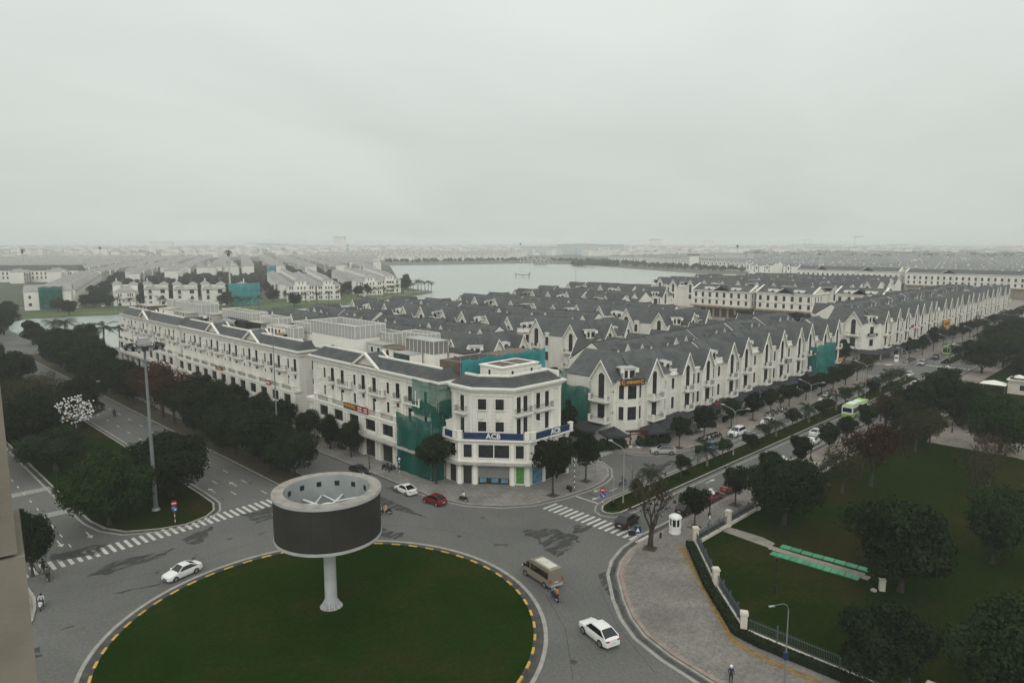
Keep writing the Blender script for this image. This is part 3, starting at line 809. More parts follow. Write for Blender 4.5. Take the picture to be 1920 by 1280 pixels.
def barge(mb, gx, hw, y, ze, zr, m='trim', oh=0.35, t=0.24, d=0.12):
    s = (zr-ze)/hw; xe = hw+oh; zo = ze-s*oh
    for sg in (-1,1):
        a=(gx+sg*xe,zo); b=(gx,zr+0.04)
        n=math.hypot(xe,zr-zo); ox, oz = -sg*(-(zr-zo))/n*0, -t*1.25
        P=[(a[0],a[1]+0.05),(b[0],b[1]+0.05),(b[0],b[1]+oz),(a[0]-sg*0.02,a[1]+oz)]
        if sg<0: P=P[::-1]
        f0=[(p[0],y-d,p[1]) for p in P]; f1=[(p[0],y+0.02,p[1]) for p in P]
        if sg>0: f0=f0[::-1]; f1=f1[::-1]
        mb.face(f0[::-1],m); 
        for i in range(4):
            j=(i+1)%4; mb.face([f0[i],f0[j],f1[j],f1[i]],m)
        # soffit
        mb.face([(gx+sg*xe,y,zo-0.02),(gx,y,zr-0.02),(gx,y+0.9,zr-0.02),(gx+sg*xe,y+0.9,zo-0.02)],m)

HW, HD = 10.75, 14.0
def gabled_house(label, detail=2, shop=True, rear=True, glass='glass', open_roof=0):
    """detail 2: every part the photograph shows; 1: fewer parts for rows farther off"""
    t = thing('gabled_house', label, 'house')
    w2 = HW/2; gx = 0.55; gh = 2.7
    wl = MB()
    W_ = 'wall'
    wl.box(-w2,0.8,0.0,w2,HD,12.6,W_)
    wl.box(gx-gh,-0.25,0.0,gx+gh,0.79,13.0,W_)                       # gable bay
    wl.face([(gx-gh,-0.25,13.0),(gx+gh,-0.25,13.0),(gx,-0.25,16.9)],W_)
    wl.box(gx+gh+0.02,0.25,0,gx+gh+1.9,0.79,12.9,W_)                   # side bay with parapet
    wl.box(gx+gh-0.02,0.2,12.9,gx+gh+1.95,0.82,13.15,'trim')
    wl.box(gx-gh-0.02,-0.32,8.6,gx+gh+0.02,-0.24,8.9,'trim'); wl.box(-w2,0.74,8.6,gx-gh-0.02,0.81,8.9,'trim'); wl.box(gx+gh+1.92,0.74,8.6,w2,0.81,8.9,'trim')
    wl.box(gx-gh-0.02,-0.32,4.3,gx+gh+0.02,-0.24,4.6,'trim'); wl.box(-w2,0.74,4.3,gx-gh-0.02,0.81,4.6,'trim'); wl.box(gx+gh+1.92,0.74,4.3,w2,0.81,4.6,'trim')
    # end gables under the main roof
    for x in (-w2, w2):
        p = [(x,0.8,12.6),(x,HD,12.6),(x,7.3,17.0)]
        wl.face(p if x>0 else p[::-1], W_)
    wl.build('walls', t)
    rf = MB(); S = 'slateline' if detail==1 else 'slate'
    ze, zr, yr = 12.75, 17.2, 7.3
    e0 = 0.45
    if detail == 2:
        xm, yt, zt_ = gx-gh-0.4, 3.4, ze+(3.4-e0)/(yr-e0)*(zr-ze)
        rf.slope((xm,e0,ze),(w2,e0,ze),(w2,yr,zr),(xm,yr,zr),S); rf.slope((-w2,yt,zt_),(xm,yt,zt_),(xm,yr,zr),(-w2,yr,zr),S); rf.slope((w2,HD+0.3,ze-0.1),(-w2,HD+0.3,ze-0.1),(-w2,yr,zr),(w2,yr,zr),S)
        gable_roof(rf, gx, gh, -0.65, 7.0, 13.0, 17.0, S)
    else:
        xm, yt, zt_ = gx-gh-0.4, 3.4, ze+(3.4-e0)/(yr-e0)*(zr-ze)
        rf.face([(xm,e0,ze),(w2,e0,ze),(w2,yr,zr),(xm,yr,zr)],S); rf.face([(-w2,yt,zt_),(xm,yt,zt_),(xm,yr,zr),(-w2,yr,zr)],S); rf.face([(w2,HD+0.3,ze-0.1),(-w2,HD+0.3,ze-0.1),(-w2,yr,zr),(w2,yr,zr)],S)
        s_=(17.0-13.0)/gh; xe=gh+0.35; zo=13.0-s_*0.35
        rf.face([(gx-xe,6.9,zo),(gx-xe,-0.65,zo),(gx,-0.65,17.0),(gx,7.0,17.0)],S); rf.face([(gx+xe,-0.65,zo),(gx+xe,6.9,zo),(gx,7.0,17.0),(gx,-0.65,17.0)],S)
    rf.box(-w2,e0-0.06,ze-0.32,w2,e0+0.35,ze-0.02,'trim'); rf.tube([(-w2,yr,zr+0.03),(w2,yr,zr+0.03)],0.11,S,4)
    rt = MB(); rt.box(-w2,0.82,12.6,xm,yt,12.72,'roofdeck'); rt.box(-w2,yt,12.7,xm,yt+0.15,zt_-0.05,'wall'); rt.box(-w2,0.75,12.72,xm+0.1,1.0,13.55,'trim'); rt.box(-w2,0.68,13.55,xm+0.1,1.07,13.68,'trim'); rt.face([(xm,yt,12.7),(xm,e0,12.7),(xm,yt,zt_)],'wall')
    rt.build('roof_terrace', t)
    roof = rf.build('roof', t)
    bb = MB(); barge(bb, gx, gh, -0.65, 13.0, 17.0); bb.build('bargeboard', roof)
    # dormer with flared white cheeks beside the gable
    dm = MB(); dx = -w2+1.25
    if open_roof == 0:
        dm.box(dx-0.9,2.2,12.72,dx+0.9,3.8,14.9,'trim'); dm.box(dx-0.68,2.15,12.85,dx+0.68,2.2,14.7,'glass')
        dm.face([(dx-1.6,2.0,15.15),(dx+1.6,2.0,15.15),(dx+1.6,5.0,15.4),(dx-1.6,5.0,15.4)],'wallgrey'); dm.box(dx-1.6,2.0,14.9,dx+1.6,2.3,15.14,'trim')
        dm.prism([(dx-1.6,2.0),(dx-0.9,2.0),(dx-0.9,2.25),(dx-1.6,2.25)],14.3,14.9,'trim'); dm.prism([(dx+0.9,2.0),(dx+1.6,2.0),(dx+1.6,2.25),(dx+0.9,2.25)],14.3,14.9,'trim')
        dm.build('dormer', roof)
    elif open_roof == 1:
        dm.box(dx-1.9,1.2,15.6,dx+1.7,5.6,15.75,'roofdeck'); dm.box(dx-1.7,2.9,13,dx+1.5,5.2,15.6,'dark')
        for x in (dx-1.75,dx+1.55): dm.box(x-0.06,1.35,13,x+0.06,1.47,15.6,'frame')
        dm.build('roof_shelter', roof)
    if rear:
        for x, hw_, zr_ in ((-2.6,1.7,16.5),(1.4,1.05,15.6)):
            d = MB(); zb = zr_-hw_*1.35
            yb = yr + (zr-zb)/(zr-ze)*(HD-yr); 
            d.face([(x+hw_,yb,zb),(x-hw_,yb,zb),(x,yb,zr_)],'trim')
            for sg in (-1,1):
                p=[(x+sg*(hw_+0.12),yb+0.15,zb-0.1),(x,yb+0.15,zr_+0.05),(x,yr+0.3,zr_+0.05),(x+sg*(hw_+0.12),yr+0.5,zb-0.1)]
                d.face(p if sg>0 else p[::-1],S)
                q=[(x+sg*(hw_+0.25),yb+0.17,zb-0.25),(x,yb+0.17,zr_+0.14),(x,yb+0.17,zr_-0.34),(x+sg*(hw_-0.1),yb+0.17,zb-0.25)]
                d.face(q if sg<0 else q[::-1],'trim')
            d.build('gablet', roof)
    add_arch(t, gx, -0.25, 8.9, 14.3, 0.82, glass=glass)
    if detail == 2:
        add_window(t, gx+gh+0.95, 0.25, 9.4, 1.2, 2.5, glass=glass); add_window(t, -w2+1.3, 0.8, 9.4, 1.25, 2.4, glass=glass)
        add_window(t, gx, -0.25, 4.9, 2.2, 3.0, glass=glass, name='door'); add_window(t, gx+gh+0.95, 0.25, 5.0, 1.2, 2.6, glass=glass); add_window(t, -w2+1.3, 0.8, 5.0, 1.25, 2.6, glass=glass)
        add_balcony(t, gx, -0.25, 8.75, 3.4, 1.25); add_balcony(t, gx, -0.25, 4.45, 3.4, 1.25)
        if shop:
            s = MB(); s.box(-w2+0.5,0.68,0.2,gx-gh-0.25,0.79,3.6,'dark'); s.box(gx-gh+0.35,-0.37,0.2,gx+gh-0.35,-0.26,3.7,'dark'); s.box(gx+gh+0.3,0.13,0.2,w2-0.8,0.24,3.6,'dark')
            s.build('shopfront', t)
            a = MB(); a.face([(-w2+0.2,-3.0,3.35),(w2-0.2,-3.0,3.35),(w2-0.2,0.2,4.2),(-w2+0.2,0.2,4.2)],'canvas'); a.face([(-w2+0.2,0.2,4.18),(w2-0.2,0.2,4.18),(w2-0.2,-3.0,3.33),(-w2+0.2,-3.0,3.33)],'canvas')
            a.box(-w2+0.2,-3.02,3.0,w2-0.2,-2.97,3.36,'canvas'); a.build('awning', t)
    else:
        add_window(t, gx+gh+0.95, 0.25, 9.6, 1.0, 2.2, glass=glass); add_window(t, gx, -0.25, 4.9, 1.9, 2.9, name='door')
    return t

PARK = (0,0,-500)
protos = []
def row_of(proto_list, n, start, step, face, label, group, mirror=True, first=None, seed=0):
    """n houses in a row; `face` is the heading of the fronts (degrees, 0 = -Y)"""
    r = random.Random(seed); out = []
    for i in range(n):
        p = proto_list[r.randrange(len(proto_list))] if len(proto_list) > 1 else proto_list[0]
        fx, fy = math.sin(R(face)), -math.cos(R(face)); of = r.uniform(-0.5, 0.5)
        loc = (start[0]+step[0]*i+fx*of, start[1]+step[1]*i+fy*of, 0.13)
        sx = math.hypot(*step)/HW*(-1 if (mirror and i % 2) else 1); sz = r.uniform(0.965, 1.03)
        if first is not None and not p.get('used'):
            o = p; o.location = loc; o.rotation_euler = (0,0,R(face)); o.scale = (sx,1,sz); p['used'] = 1
        else:
            o = dup(p, loc, R(face), scale=(sx,1,sz))
        lab = label(i) if callable(label) else label
        o['label'] = lab; o['group'] = group; out.append(o)
    return out
ORD = ['first','second','third','fourth','fifth','sixth','seventh','eighth','ninth','tenth','eleventh','twelfth','thirteenth','fourteenth','fifteenth','sixteenth','seventeenth','eighteenth','nineteenth','twentieth','twenty-first','twenty-second','twenty-third','twenty-fourth','twenty-fifth','twenty-sixth','twenty-seventh','twenty-eighth','twenty-ninth','thirtieth','thirty-first','thirty-second','thirty-third','thirty-fourth','thirty-fifth','thirty-sixth']
def counted(txt, frm):
    return lambda i: (f"{ORD[i]} {txt}, counted from {frm}" if i < 20 else f"{txt}, far along from {frm}")
gA = gabled_house('white gabled house with a grey slate roof', 2, True)
gB = gabled_house('white gabled house with a roof shelter', 2, True, glass='glassteal', open_roof=1)
gC = gabled_house('white gabled house', 1, False, rear=True)
gD = gabled_house('white gabled house', 1, False, rear=True, open_roof=1)
gE = gabled_house('white gabled house', 2, False, rear=True)
gF = gabled_house('white gabled house', 2, False, rear=True, glass='glassteal', open_roof=1)
PR_ = [gA,gB,gC,gD,gE,gF]
# avenue row, fronts to the avenue (Y = 78), from the restaurant corner to the second crossing
def nth(i): return ORD[i]
def nlab(fmt): return lambda i: fmt.format(nth(i))
row_of([gA,gA,gB,gA], 10, (131.6,79.0), (9.44,0), 0, nlab('{} white gabled shop-house along the avenue from the corner restaurant'), 'gabled shop-houses along the avenue', first=True, seed=3)
row_of([gC], 10, (130,106.3), (10.0,0), 180, nlab('{} slate-roofed house behind the avenue shop-houses, counted from the restaurant'), 'houses behind the avenue shop-houses', first=True)
def block(a, b0, n, which, back=True, p=(gE,gE,gF), pb=(gC,gC,gD), step=11.1):
    row_of(list(p), n, (a, b0+step/2), (0,step), -90, nlab('{} gabled house from the right, front row of the '+which), 'front row of the '+which, first=True, seed=int(a))
    if back: row_of(list(pb), n, (a+30.5, b0+step/2), (0,step), 90, nlab('{} small-gabled roof from the right, back row of the '+which), 'back row of the '+which, first=True, seed=int(a)+1)
block(109.7, 138, 9, 'first slate block')
block(154.5, 138.5, 10, 'second slate block')
block(200.8, 139, 9, 'third slate block')
block(250, 186, 6, 'fourth slate block', p=(gC,gC,gD))
block(304, 219, 4, 'slate block by the lake', p=(gC,gC,gD))
block(392, 140, 11, 'block behind the columned halls', p=(gC,gC,gD))
block(440, 140, 11, 'slate block near the beach', p=(gC,gD))
block(490, 150, 9, 'farthest slate block', p=(gC,gD))
row_of([gA,gA,gB,gA,gA], 20, (272.5,79.0), (9.6,0), 0, nlab('{} shop-house of the long avenue row past the crossing'), 'gabled shop-houses of the long avenue row', first=True, seed=8)
row_of([gC], 19, (272,107), (10.1,0), 180, nlab('{} slate-roofed house backing onto the long avenue row'), 'houses behind the long avenue row', first=True)

# ---- corner houses: two gables and a chamfered bay (local: corner at the origin, fronts on X = 0 and Y = 0)
def corner_house(label, loc, detail=2, dx=(10.0, 8.3), sign=None, awn=True, group=None, glass='glass', bay=True):
    t = thing('corner_house', label, 'house', loc, 0, group)
    gy, gxx = dx[1], dx[0]; gh = 2.6
    cx, cy_ = gxx-gh, gy-gh
    wl = MB(); W_='wall'
    wl.prism([(0.3,cy_),(cx,0.3),(16.2,0.8),(16.2,12.8),(12.8,12.8),(12.8,16),(0.8,16)], 0, 12.7, W_)
    wl.box(-0.3,gy-gh,0,0.9,gy+gh,13.0,W_); wl.box(gxx-gh,-0.3,0,gxx+gh,0.9,13.0,W_)
    wl.face([(-0.3,gy+gh,13.0),(-0.3,gy-gh,13.0),(-0.3,gy,16.6)],W_); wl.face([(gxx-gh,-0.3,13.0),(gxx+gh,-0.3,13.0),(gxx,-0.3,16.6)],W_)
    # polygonal bay on the chamfer
    ux = Vector((cx-0.3, 0.3-cy_)); L = ux.length; ux.normalize(); nn = Vector((ux.y,-ux.x)); 
    if nn.x+nn.y > 0: nn = -nn
    mid = Vector(((cx+0.3)/2,(cy_+0.3)/2))
    P = [mid+ux*s+nn*o for s,o in ((-L*0.40,-0.3),(-L*0.40,0.15),(-L*0.2,1.25),(L*0.2,1.25),(L*0.40,0.15),(L*0.40,-0.3))]
    P = [tuple(p) for p in P]
    if bay:
        wl.prism(P, 0, 12.6, W_); 
        for z in (4.35,8.6,12.3): 
            q=[tuple(mid+(Vector(p)-mid)*1.02+nn*0.02) for p in P]; wl.prism(q, z, z+0.3,'trim')
    for z in (4.4,8.65): wl.box(-0.38,gy-gh-0.02,z,-0.29,gy+gh+0.02,z+0.28,'trim'); wl.box(gxx-gh-0.02,-0.38,z,gxx+gh+0.02,-0.29,z+0.28,'trim')
    wl.build('walls', t)
    rf = MB(); S='slate'; zr=17.4; ze=12.9; yr=7.0
    rf.slope((3.0,0.45,ze),(16.4,0.45,ze),(16.4,yr,zr),(yr,yr,zr),S); rf.slope((0.45,16.2,ze),(0.45,3.0,ze),(yr,yr,zr),(yr,16.2,zr),S)
    rf.slope((16.4,13.3,ze),(13.3,13.3,ze),(yr,yr,zr),(16.4,yr,zr),S); rf.slope((13.3,13.3,ze),(13.3,16.2,ze),(yr,16.2,zr),(yr,yr,zr),S)
    rf.slope((0.1,cy_+0.2,ze-0.15),(cx+0.2,0.1,ze-0.15),(yr,yr,zr),(yr-0.02,yr+0.02,zr),S)
    wg = MB(); wg.face([(16.2,0.8,12.6),(16.2,13.3,12.6),(16.2,yr,zr-0.15)],W_); wg.face([(13.3,16,12.6),(0.8,16,12.6),(yr,16,zr-0.15)],W_); wg.build('end_gable', t)
    gable_roof(rf, gxx, gh, -0.75, yr, 13.0, 16.75, S)
    s_=(16.75-13.0)/gh; xe=gh+0.35; zo=13.0-s_*0.35
    rf.slope((-0.75,gy-xe,zo),(yr,gy-xe,zo),(yr,gy,16.75),(-0.75,gy,16.75),S) ; rf.slope((yr,gy+xe,zo),(-0.75,gy+xe,zo),(-0.75,gy,16.75),(yr,gy,16.75),S)
    roof = rf.build('roof', t)
    b1 = MB(); barge(b1, gxx, gh, -0.75, 13.0, 16.75); b1.build('bargeboard', roof)
    b2 = MB(); barge(b2, -gy, gh, -0.75, 13.0, 16.75); o = b2.build('bargeboard', roof); o.rotation_euler=(0,0,R(-90))
    # dormer above the bay
    d = MB(); ang = math.atan2(ux.y,ux.x)
    d.box(-1.3,-0.2,12.9,1.3,2.2,15.0,'trim'); d.box(-1.05,-0.25,13.2,-0.35,-0.2,14.7,'glass'); d.box(0.1,-0.25,13.2,1.15,-0.2,14.7,'glass'); d.box(-1.9,-0.4,15.0,1.9,2.9,15.2,'wallgrey'); d.prism([(-2.0,-0.45),(-1.3,-0.45),(-1.3,-0.2),(-2.0,-0.2)],14.3,15.1,'trim'); d.prism([(1.3,-0.45),(2.0,-0.45),(2.0,-0.2),(1.3,-0.2)],14.3,15.1,'trim')
    o = d.build('dormer', roof); q = mid-nn*0.3; o.location=(q.x,q.y,0); o.rotation_euler=(0,0,ang)
    add_arch(t, -0.3, gy, 9.0, 14.2, 0.75, R(-90), glass); add_arch(t, gxx, -0.3, 9.0, 14.2, 0.75, 0, glass)
    if bay:
        for i in (1,2,3):
            a, b = Vector(P[i]), Vector(P[i+1]); m_ = (a+b)/2; dd=(b-a).normalized(); an=math.atan2(dd.y,dd.x)
            n2 = Vector((dd.y,-dd.x))
            if n2.dot(nn) < 0: n2=-n2; an+=math.pi
            for z in (4.95,9.2):
                add_window(t, m_.x+n2.x*0.01, m_.y+n2.y*0.01, z, 1.9 if i==2 else 1.0, 2.7, an, glass)
    else:
        for z in (5.0,9.3): add_window(t, mid.x+nn.x*0.06, mid.y+nn.y*0.06, z, 1.5, 2.3, ang, glass)
    add_window(t, -0.3, gy, 4.9, 1.8, 2.9, R(-90), glass, name='door'); add_window(t, gxx, -0.3, 4.9, 1.8, 2.9, 0, glass, name='door')
    add_window(t, 14.4, 0.75, 9.4, 1.0, 2.2, 0, glass); add_window(t, 14.4, 0.75, 5.0, 1.0, 2.4, 0, glass)
    if detail == 2:
        for z in (4.5,8.75): add_balcony(t, -0.3, gy, z, 4.4, 1.5, True, R(-90)); add_balcony(t, gxx, -0.3, z, 4.4, 1.5)
    return t, mid, nn, ang, P

# ================================================================ white shop terraces on the left avenue (fronts on X)
def terrace(label, b0, b1, pil, peds, a0=72.0, hc=16.9, sub='terrace'):
    """b0..b1 along Y; pil = Y of one pilaster pair; peds = centres of the pediments"""
    t = thing('shop_terrace', label, 'building', (a0,b0,0.13))
    L = b1-b0; U = 11.12
    ph = (pil-b0) % U
    wl = MB(); up = 1.5
    wl.box(0.3,0,0,26,L,8.0,'wall'); wl.box(up,0.0,8.0,25.5,L,15.5,'wall')
    wl.box(up-0.25,-0.25,15.5,25.7,L+0.25,16.2,'wall'); wl.box(up-0.5,-0.5,16.2,25.9,L+0.5,16.45,'trim'); wl.box(up-0.75,-0.75,16.45,26.1,L+0.75,hc-0.13,'trim')
    wl.build('walls', t)
    # podium ledge and canopy
    lg = MB(); lg.box(-0.25,-0.25,7.75,up+0.2,L+0.25,8.1,'trim'); lg.box(-0.05,-0.1,7.2,0.3,L+0.1,7.75,'trim'); lg.build('ledge', t)
    cp = MB(); cp.box(-1.3,-0.4,4.0,0.3,L+0.4,4.3,'concrete'); cp.box(-0.1,0,4.3,0.3,L,4.75,'wall'); cp.build('canopy', t)
    # mansard of slates behind the cornice
    rf = MB(); zb = hc-0.1; zt = 18.5
    e = up-0.35; h = e+2.2
    rf.slope((e,L+0.3,zb),(e,-0.3,zb),(h,1.9,zt),(h,L-1.9,zt),'slate',0.36,0.05)
    rf.slope((e,-0.3,zb),(9.0,-0.3,zb),(9.0,1.9,zt),(h,1.9,zt),'slate',0.36,0.05)
    rf.slope((9.0,L+0.3,zb),(e,L+0.3,zb),(h,L-1.9,zt),(9.0,L-1.9,zt),'slate',0.36,0.05)
    roof = rf.build('roof', t)
    pp = MB(); pp.box(h-0.1,1.7,16.5,h+0.35,L-1.7,18.72,'trim'); pp.build('parapet', roof)
    dk = MB(); dk.box(h+0.3,1.7,16.6,25.6,L-1.7,17.2,'roofdeck'); dk.build('roof_deck', roof)
    for c in peds:
        p = MB(); y = c-b0; hw = 4.1; zr = zb+2.35; x0 = e-0.25
        p.face([(x0+0.45,y+hw,zb),(x0+0.45,y-hw,zb),(x0+0.45,y,zr-0.1)],'cream')
        for sg in (-1,1):
            q=[(x0-0.1,y+sg*(hw+0.35),zb-0.05),(x0-0.1,y,zr+0.12),(h+1.6,y,zr+0.12),(h+1.6,y+sg*(hw+0.35),zb-0.05)]
            a_,b_,c_,d_=q
            if sg>0: p.slope(a_,d_,c_,b_,'slate',0.36,0.04)
            else: p.slope(d_,a_,b_,c_,'slate',0.36,0.04)
            for xs,xe in ((x0-0.15,x0+0.35),(h+1.4,h+1.75)):
                f=[(y+sg*(hw+0.5),zb-0.12),(y,zr+0.28),(y,zr-0.22),(y+sg*(hw-0.15),zb-0.12)]
                A=[(xs,u,v) for u,v in f]; B=[(xe,u,v) for u,v in f]
                if sg<0: A=A[::-1]; B=B[::-1]
                p.face(A,'trim'); p.face(B[::-1],'trim')
                for i in range(4): p.face([A[i],B[i],B[(i+1)%4],A[(i+1)%4]],'trim')
        p.build('pediment', roof)
    k0 = -2
    def within(y, m=0.8): return m < y < L-m
    pilm = MB(); 
    for s in (-0.42,0.42): pilm.box(-0.13,s-0.26,8.1,0.0,s+0.26,14.9,'trim'); pilm.box(-0.2,s-0.34,14.9,0.0,s+0.34,15.35,'trim')
    pm = pilm.mesh('pilaster')
    prt = MB(); prt.prism([(0,-0.09),(-1.35,-0.09),(-1.35,0.09),(0,0.09)],8.1,10.55,'trim'); prt.box(-1.42,-0.16,10.55,0,0.16,10.72,'trim'); pt3 = prt.mesh('partition')
    prt = MB(); prt.box(-0.95,-0.09,12.0,0,0.09,14.3,'trim'); prt.box(-1.0,-0.15,14.3,0,0.15,14.45,'trim'); pt4 = prt.mesh('partition')
    pst = MB(); 
    for s in (-0.33,0.33): pst.box(-0.22,s-0.2,8.1,0.18,s+0.2,9.15,'trim')
    pst.box(-0.3,-0.66,9.15,0.26,0.66,9.32,'trim'); pstm = pst.mesh('post')
    rl = MB(); n = 26; l = 4.05
    rl.tube([(0,-l/2,9.0),(0,l/2,9.0)],0.035,'iron',4); rl.tube([(0,-l/2,8.25),(0,l/2,8.25)],0.025,'iron',4)
    for i in range(n): y=-l/2+l*(i+0.5)/n; rl.box(-0.014,y-0.014,8.25,0.014,y+0.014,9.0,'iron')
    rlm = rl.mesh('railing')
    gl = MB(); gl.face([(0,1.75,5.0),(0,-1.75,5.0),(0,-1.75,7.1),(0,1.75,7.1)],'glass'); glm = gl.mesh('pane')
    gf = MB()
    for s in (-1,1): gf.box(-0.12,s*1.75,4.85,0.04,s*(1.75+0.22),7.2,'trim')
    gf.box(-0.12,-1.97,7.1,0.04,1.97,7.28,'trim'); gf.box(-0.2,-1.97,4.8,0.04,1.97,5.0,'trim'); gf.box(-0.05,-0.03,5.0,0.03,0.03,7.1,'frame'); gfm = gf.mesh('window')
    sf = MB(); sf.face([(0,1.8,0.1),(0,-1.8,0.1),(0,-1.8,3.7),(0,1.8,3.7)],'dark'); sfm = sf.mesh('shopfront')
    sf = MB(); sf.face([(0,1.8,0.1),(0,-1.8,0.1),(0,-1.8,3.7),(0,1.8,3.7)],'shutter'); sfm2 = sf.mesh('shopfront')
    pier = MB()
    for s in (-0.5,0.5): pier.box(-0.28,s-0.4,0,0.3,s+0.4,4.0,'wall'); pier.box(-0.16,s-0.36,4.75,0.3,s+0.36,7.2,'wall')
    pierm = pier.mesh('pier')
    rr = random.Random(int(b0))
    for k in range(-1, int(L/U)+2):
        y0 = ph+k*U
        for j in range(2):
            yp = y0+0.5-j*U/2
            if within(yp,0.3): obj('post', pstm, t, (0,yp,0)); obj('pier', pierm, t, (0,yp,0))
            yr_ = yp-U/4
            if within(yr_,2.1):
                obj('railing', rlm, t, (-0.02,yr_,0)); w=obj('window', gfm, t, (0.26,yr_,0)); obj('pane', glm, w, (0.0,0,0))
                obj('shopfront', rr.choice([sfm,sfm,sfm2]), t, (0.27,yr_,0))
        if within(y0,0.9): obj('pilaster', pm, t, (up,y0,0))
        for dy, w_, kind in ((1.85,1.2,'s'),(-1.85,1.2,'w'),(-6.25,0.8,'slit')):
            y = y0+dy
            if not within(y,1.0): continue
            if kind == 'slit':
                add_window(t, up, y, 12.45, w_, 2.1, R(-90), mull=False); add_window(t, up, y, 8.9, w_, 2.0, R(-90), mull=False); continue
            add_window(t, up, y, 12.1, w_, 2.75, R(-90), name='door')
            if kind == 's': add_balcony(t, up, y, 12.0, 1.9, 0.75, False, R(-90)); add_window(t, up, y, 10.4, 0.95, 0.8, R(-90), mull=False)
            else:
                add_window(t, up, y, 8.3, w_, 2.6, R(-90), name='door')
                if within(y-1.2,2.6): add_balcony(t, up, y-1.35, 12.0, 5.0, 1.0, True, R(-90))
        if within(y0-4.6,0.3): obj('partition', pt4, t, (up,y0-4.6,0)); obj('partition', pt3, t, (up,y0-4.0,0))
        if within(y0+1.3,0.3): obj('partition', pt3, t, (up,y0+2.3,0))
        if within(y0-4.9,0.5): add_window(t, up, y0-4.0, 13.7, 0.55, 0.65, R(-90), mull=False); add_window(t, up, y0-3.5, 9.6, 0.5, 0.8, R(-90), mull=False)
    # end wall facing the camera side
    for z,h_ in ((12.3,2.5),(9.0,1.4)): add_window(t, 5.0, 0.0, z, 0.95, h_, 0); add_window(t, 9.5, 0.0, z, 0.95, h_, 0)
    return t
T1 = terrace('white three-storey shop terrace beside the bank, its near corner wrapped in green netting', 90.8, 132.6, 111.9, [112.2])
T2 = terrace('white shop terrace with two pediments, middle block on the left avenue', 138.6, 205.2, 160.7, [160.7,183.0])
T3 = terrace('white shop terrace with one pediment at the lake end of the left avenue', 208.0, 258.5, 236.4, [236.4], a0=72.3, hc=16.4)

# ---- rooftop additions, each standing on a terrace roof
def on_roof(name, label, cat, loc, mbs, group=None):
    t = thing(name, label, cat, loc, 0, group)
    for nm, mb in mbs: mb.build(nm, t)
    return t
def screen_box(label, x0, y0, x1, y1, z0, h, base=0.0, m='screen', top=False, name='roof_screen', group='louvred screens on the terrace roofs', solid=False):
    t = thing(name, label, 'roof screen', (x0,y0,z0), 0, group)
    lx, ly = x1-x0, y1-y0
    if base: MB().box(0.1,0.1,0,lx-0.1,ly-0.1,base,'trim').build('base', t)
    pm = {}
    def side(p, q):
        L = math.hypot(q[0]-p[0],q[1]-p[1]); n = max(1,round(L/1.25))
        ang = math.atan2(q[1]-p[1],q[0]-p[0])
        key=(round(L/n,3),round(h,2),m)
        if key not in CH:
            CH[key] = MB().box(0.05,-0.025,0,L/n-0.05,0.025,h-0.12,m).mesh('panel')
        for i in range(n):
            obj('panel', CH[key], t, (p[0]+(q[0]-p[0])*i/n, p[1]+(q[1]-p[1])*i/n, base+0.06), ang)
    side((0,0),(lx,0)); side((lx,0),(lx,ly)); side((lx,ly),(0,ly)); side((0,ly),(0,0))
    f = MB()
    for p,q in (((0,0),(lx,0)),((lx,0),(lx,ly)),((lx,ly),(0,ly)),((0,ly),(0,0))):
        L = math.hypot(q[0]-p[0],q[1]-p[1]); n = max(1,round(L/1.25))
        for i in range(n): x=p[0]+(q[0]-p[0])*i/n; y=p[1]+(q[1]-p[1])*i/n; f.box(x-0.05,y-0.05,base,x+0.05,y+0.05,base+h,'trim')
        f.tube([(p[0],p[1],base+h),(q[0],q[1],base+h)],0.07,'trim',4)
    f.build('frame', t)
    if top: MB().box(-0.1,-0.1,base+h,lx+0.1,ly+0.1,base+h+0.12,'screen').build('lid', t)
    if solid: MB().box(0.2,0.2,base,lx-0.2,ly-0.2,base+h*0.55,'wallgrey').build('plant_unit', t)
    return t
DK = 17.33
screen_box('dark louvred plant box on a white base, rearmost over the netted corner', 80.2, 100.5, 83.6, 109.0, DK, 2.3, 2.3, 'screendark', True)
screen_box('tall pale perforated box behind the dark louvred plant box', 84.2, 107.5, 87.4, 115.5, DK, 3.0, 2.0, 'screen', False)
screen_box('open pale screen cage in the middle of the near terrace roof', 83.6, 118.0, 87.0, 125.5, DK, 2.5, 1.8, 'screen', False, solid=True)
screen_box('long pale screen on a white penthouse at the far end of the near terrace', 77.5, 122.5, 85.0, 140.0, DK, 2.6, 3.3, 'screen', False, solid=True)
screen_box('pale screen cage over the second terrace, nearest the gap', 82.0, 146.0, 86.5, 156.0, DK, 2.4, 1.6, 'screen', False, solid=True)
screen_box('small pale screen cage by the wooden crate on the second terrace', 78.0, 149.0, 80.5, 153.0, DK, 2.4, 0.8, 'screen', False)
screen_box('white boarded screen behind the tarpaulin on the second terrace', 83.0, 166.0, 86.5, 176.0, DK, 2.8, 1.0, 'screen', False)
screen_box('long cream screen above the tarpaulin shelter', 83.0, 181.0, 87.5, 200.0, DK, 2.4, 1.6, 'screen', False, solid=True)
screen_box('long white screen wall on the far terrace roof', 82.0, 212.0, 87.0, 232.0, DK, 3.2, 1.4, 'screen', False, solid=True)
screen_box('small screen tower on the far terrace roof', 83.0, 238.0, 86.5, 243.0, DK, 3.4, 1.0, 'screen', False)
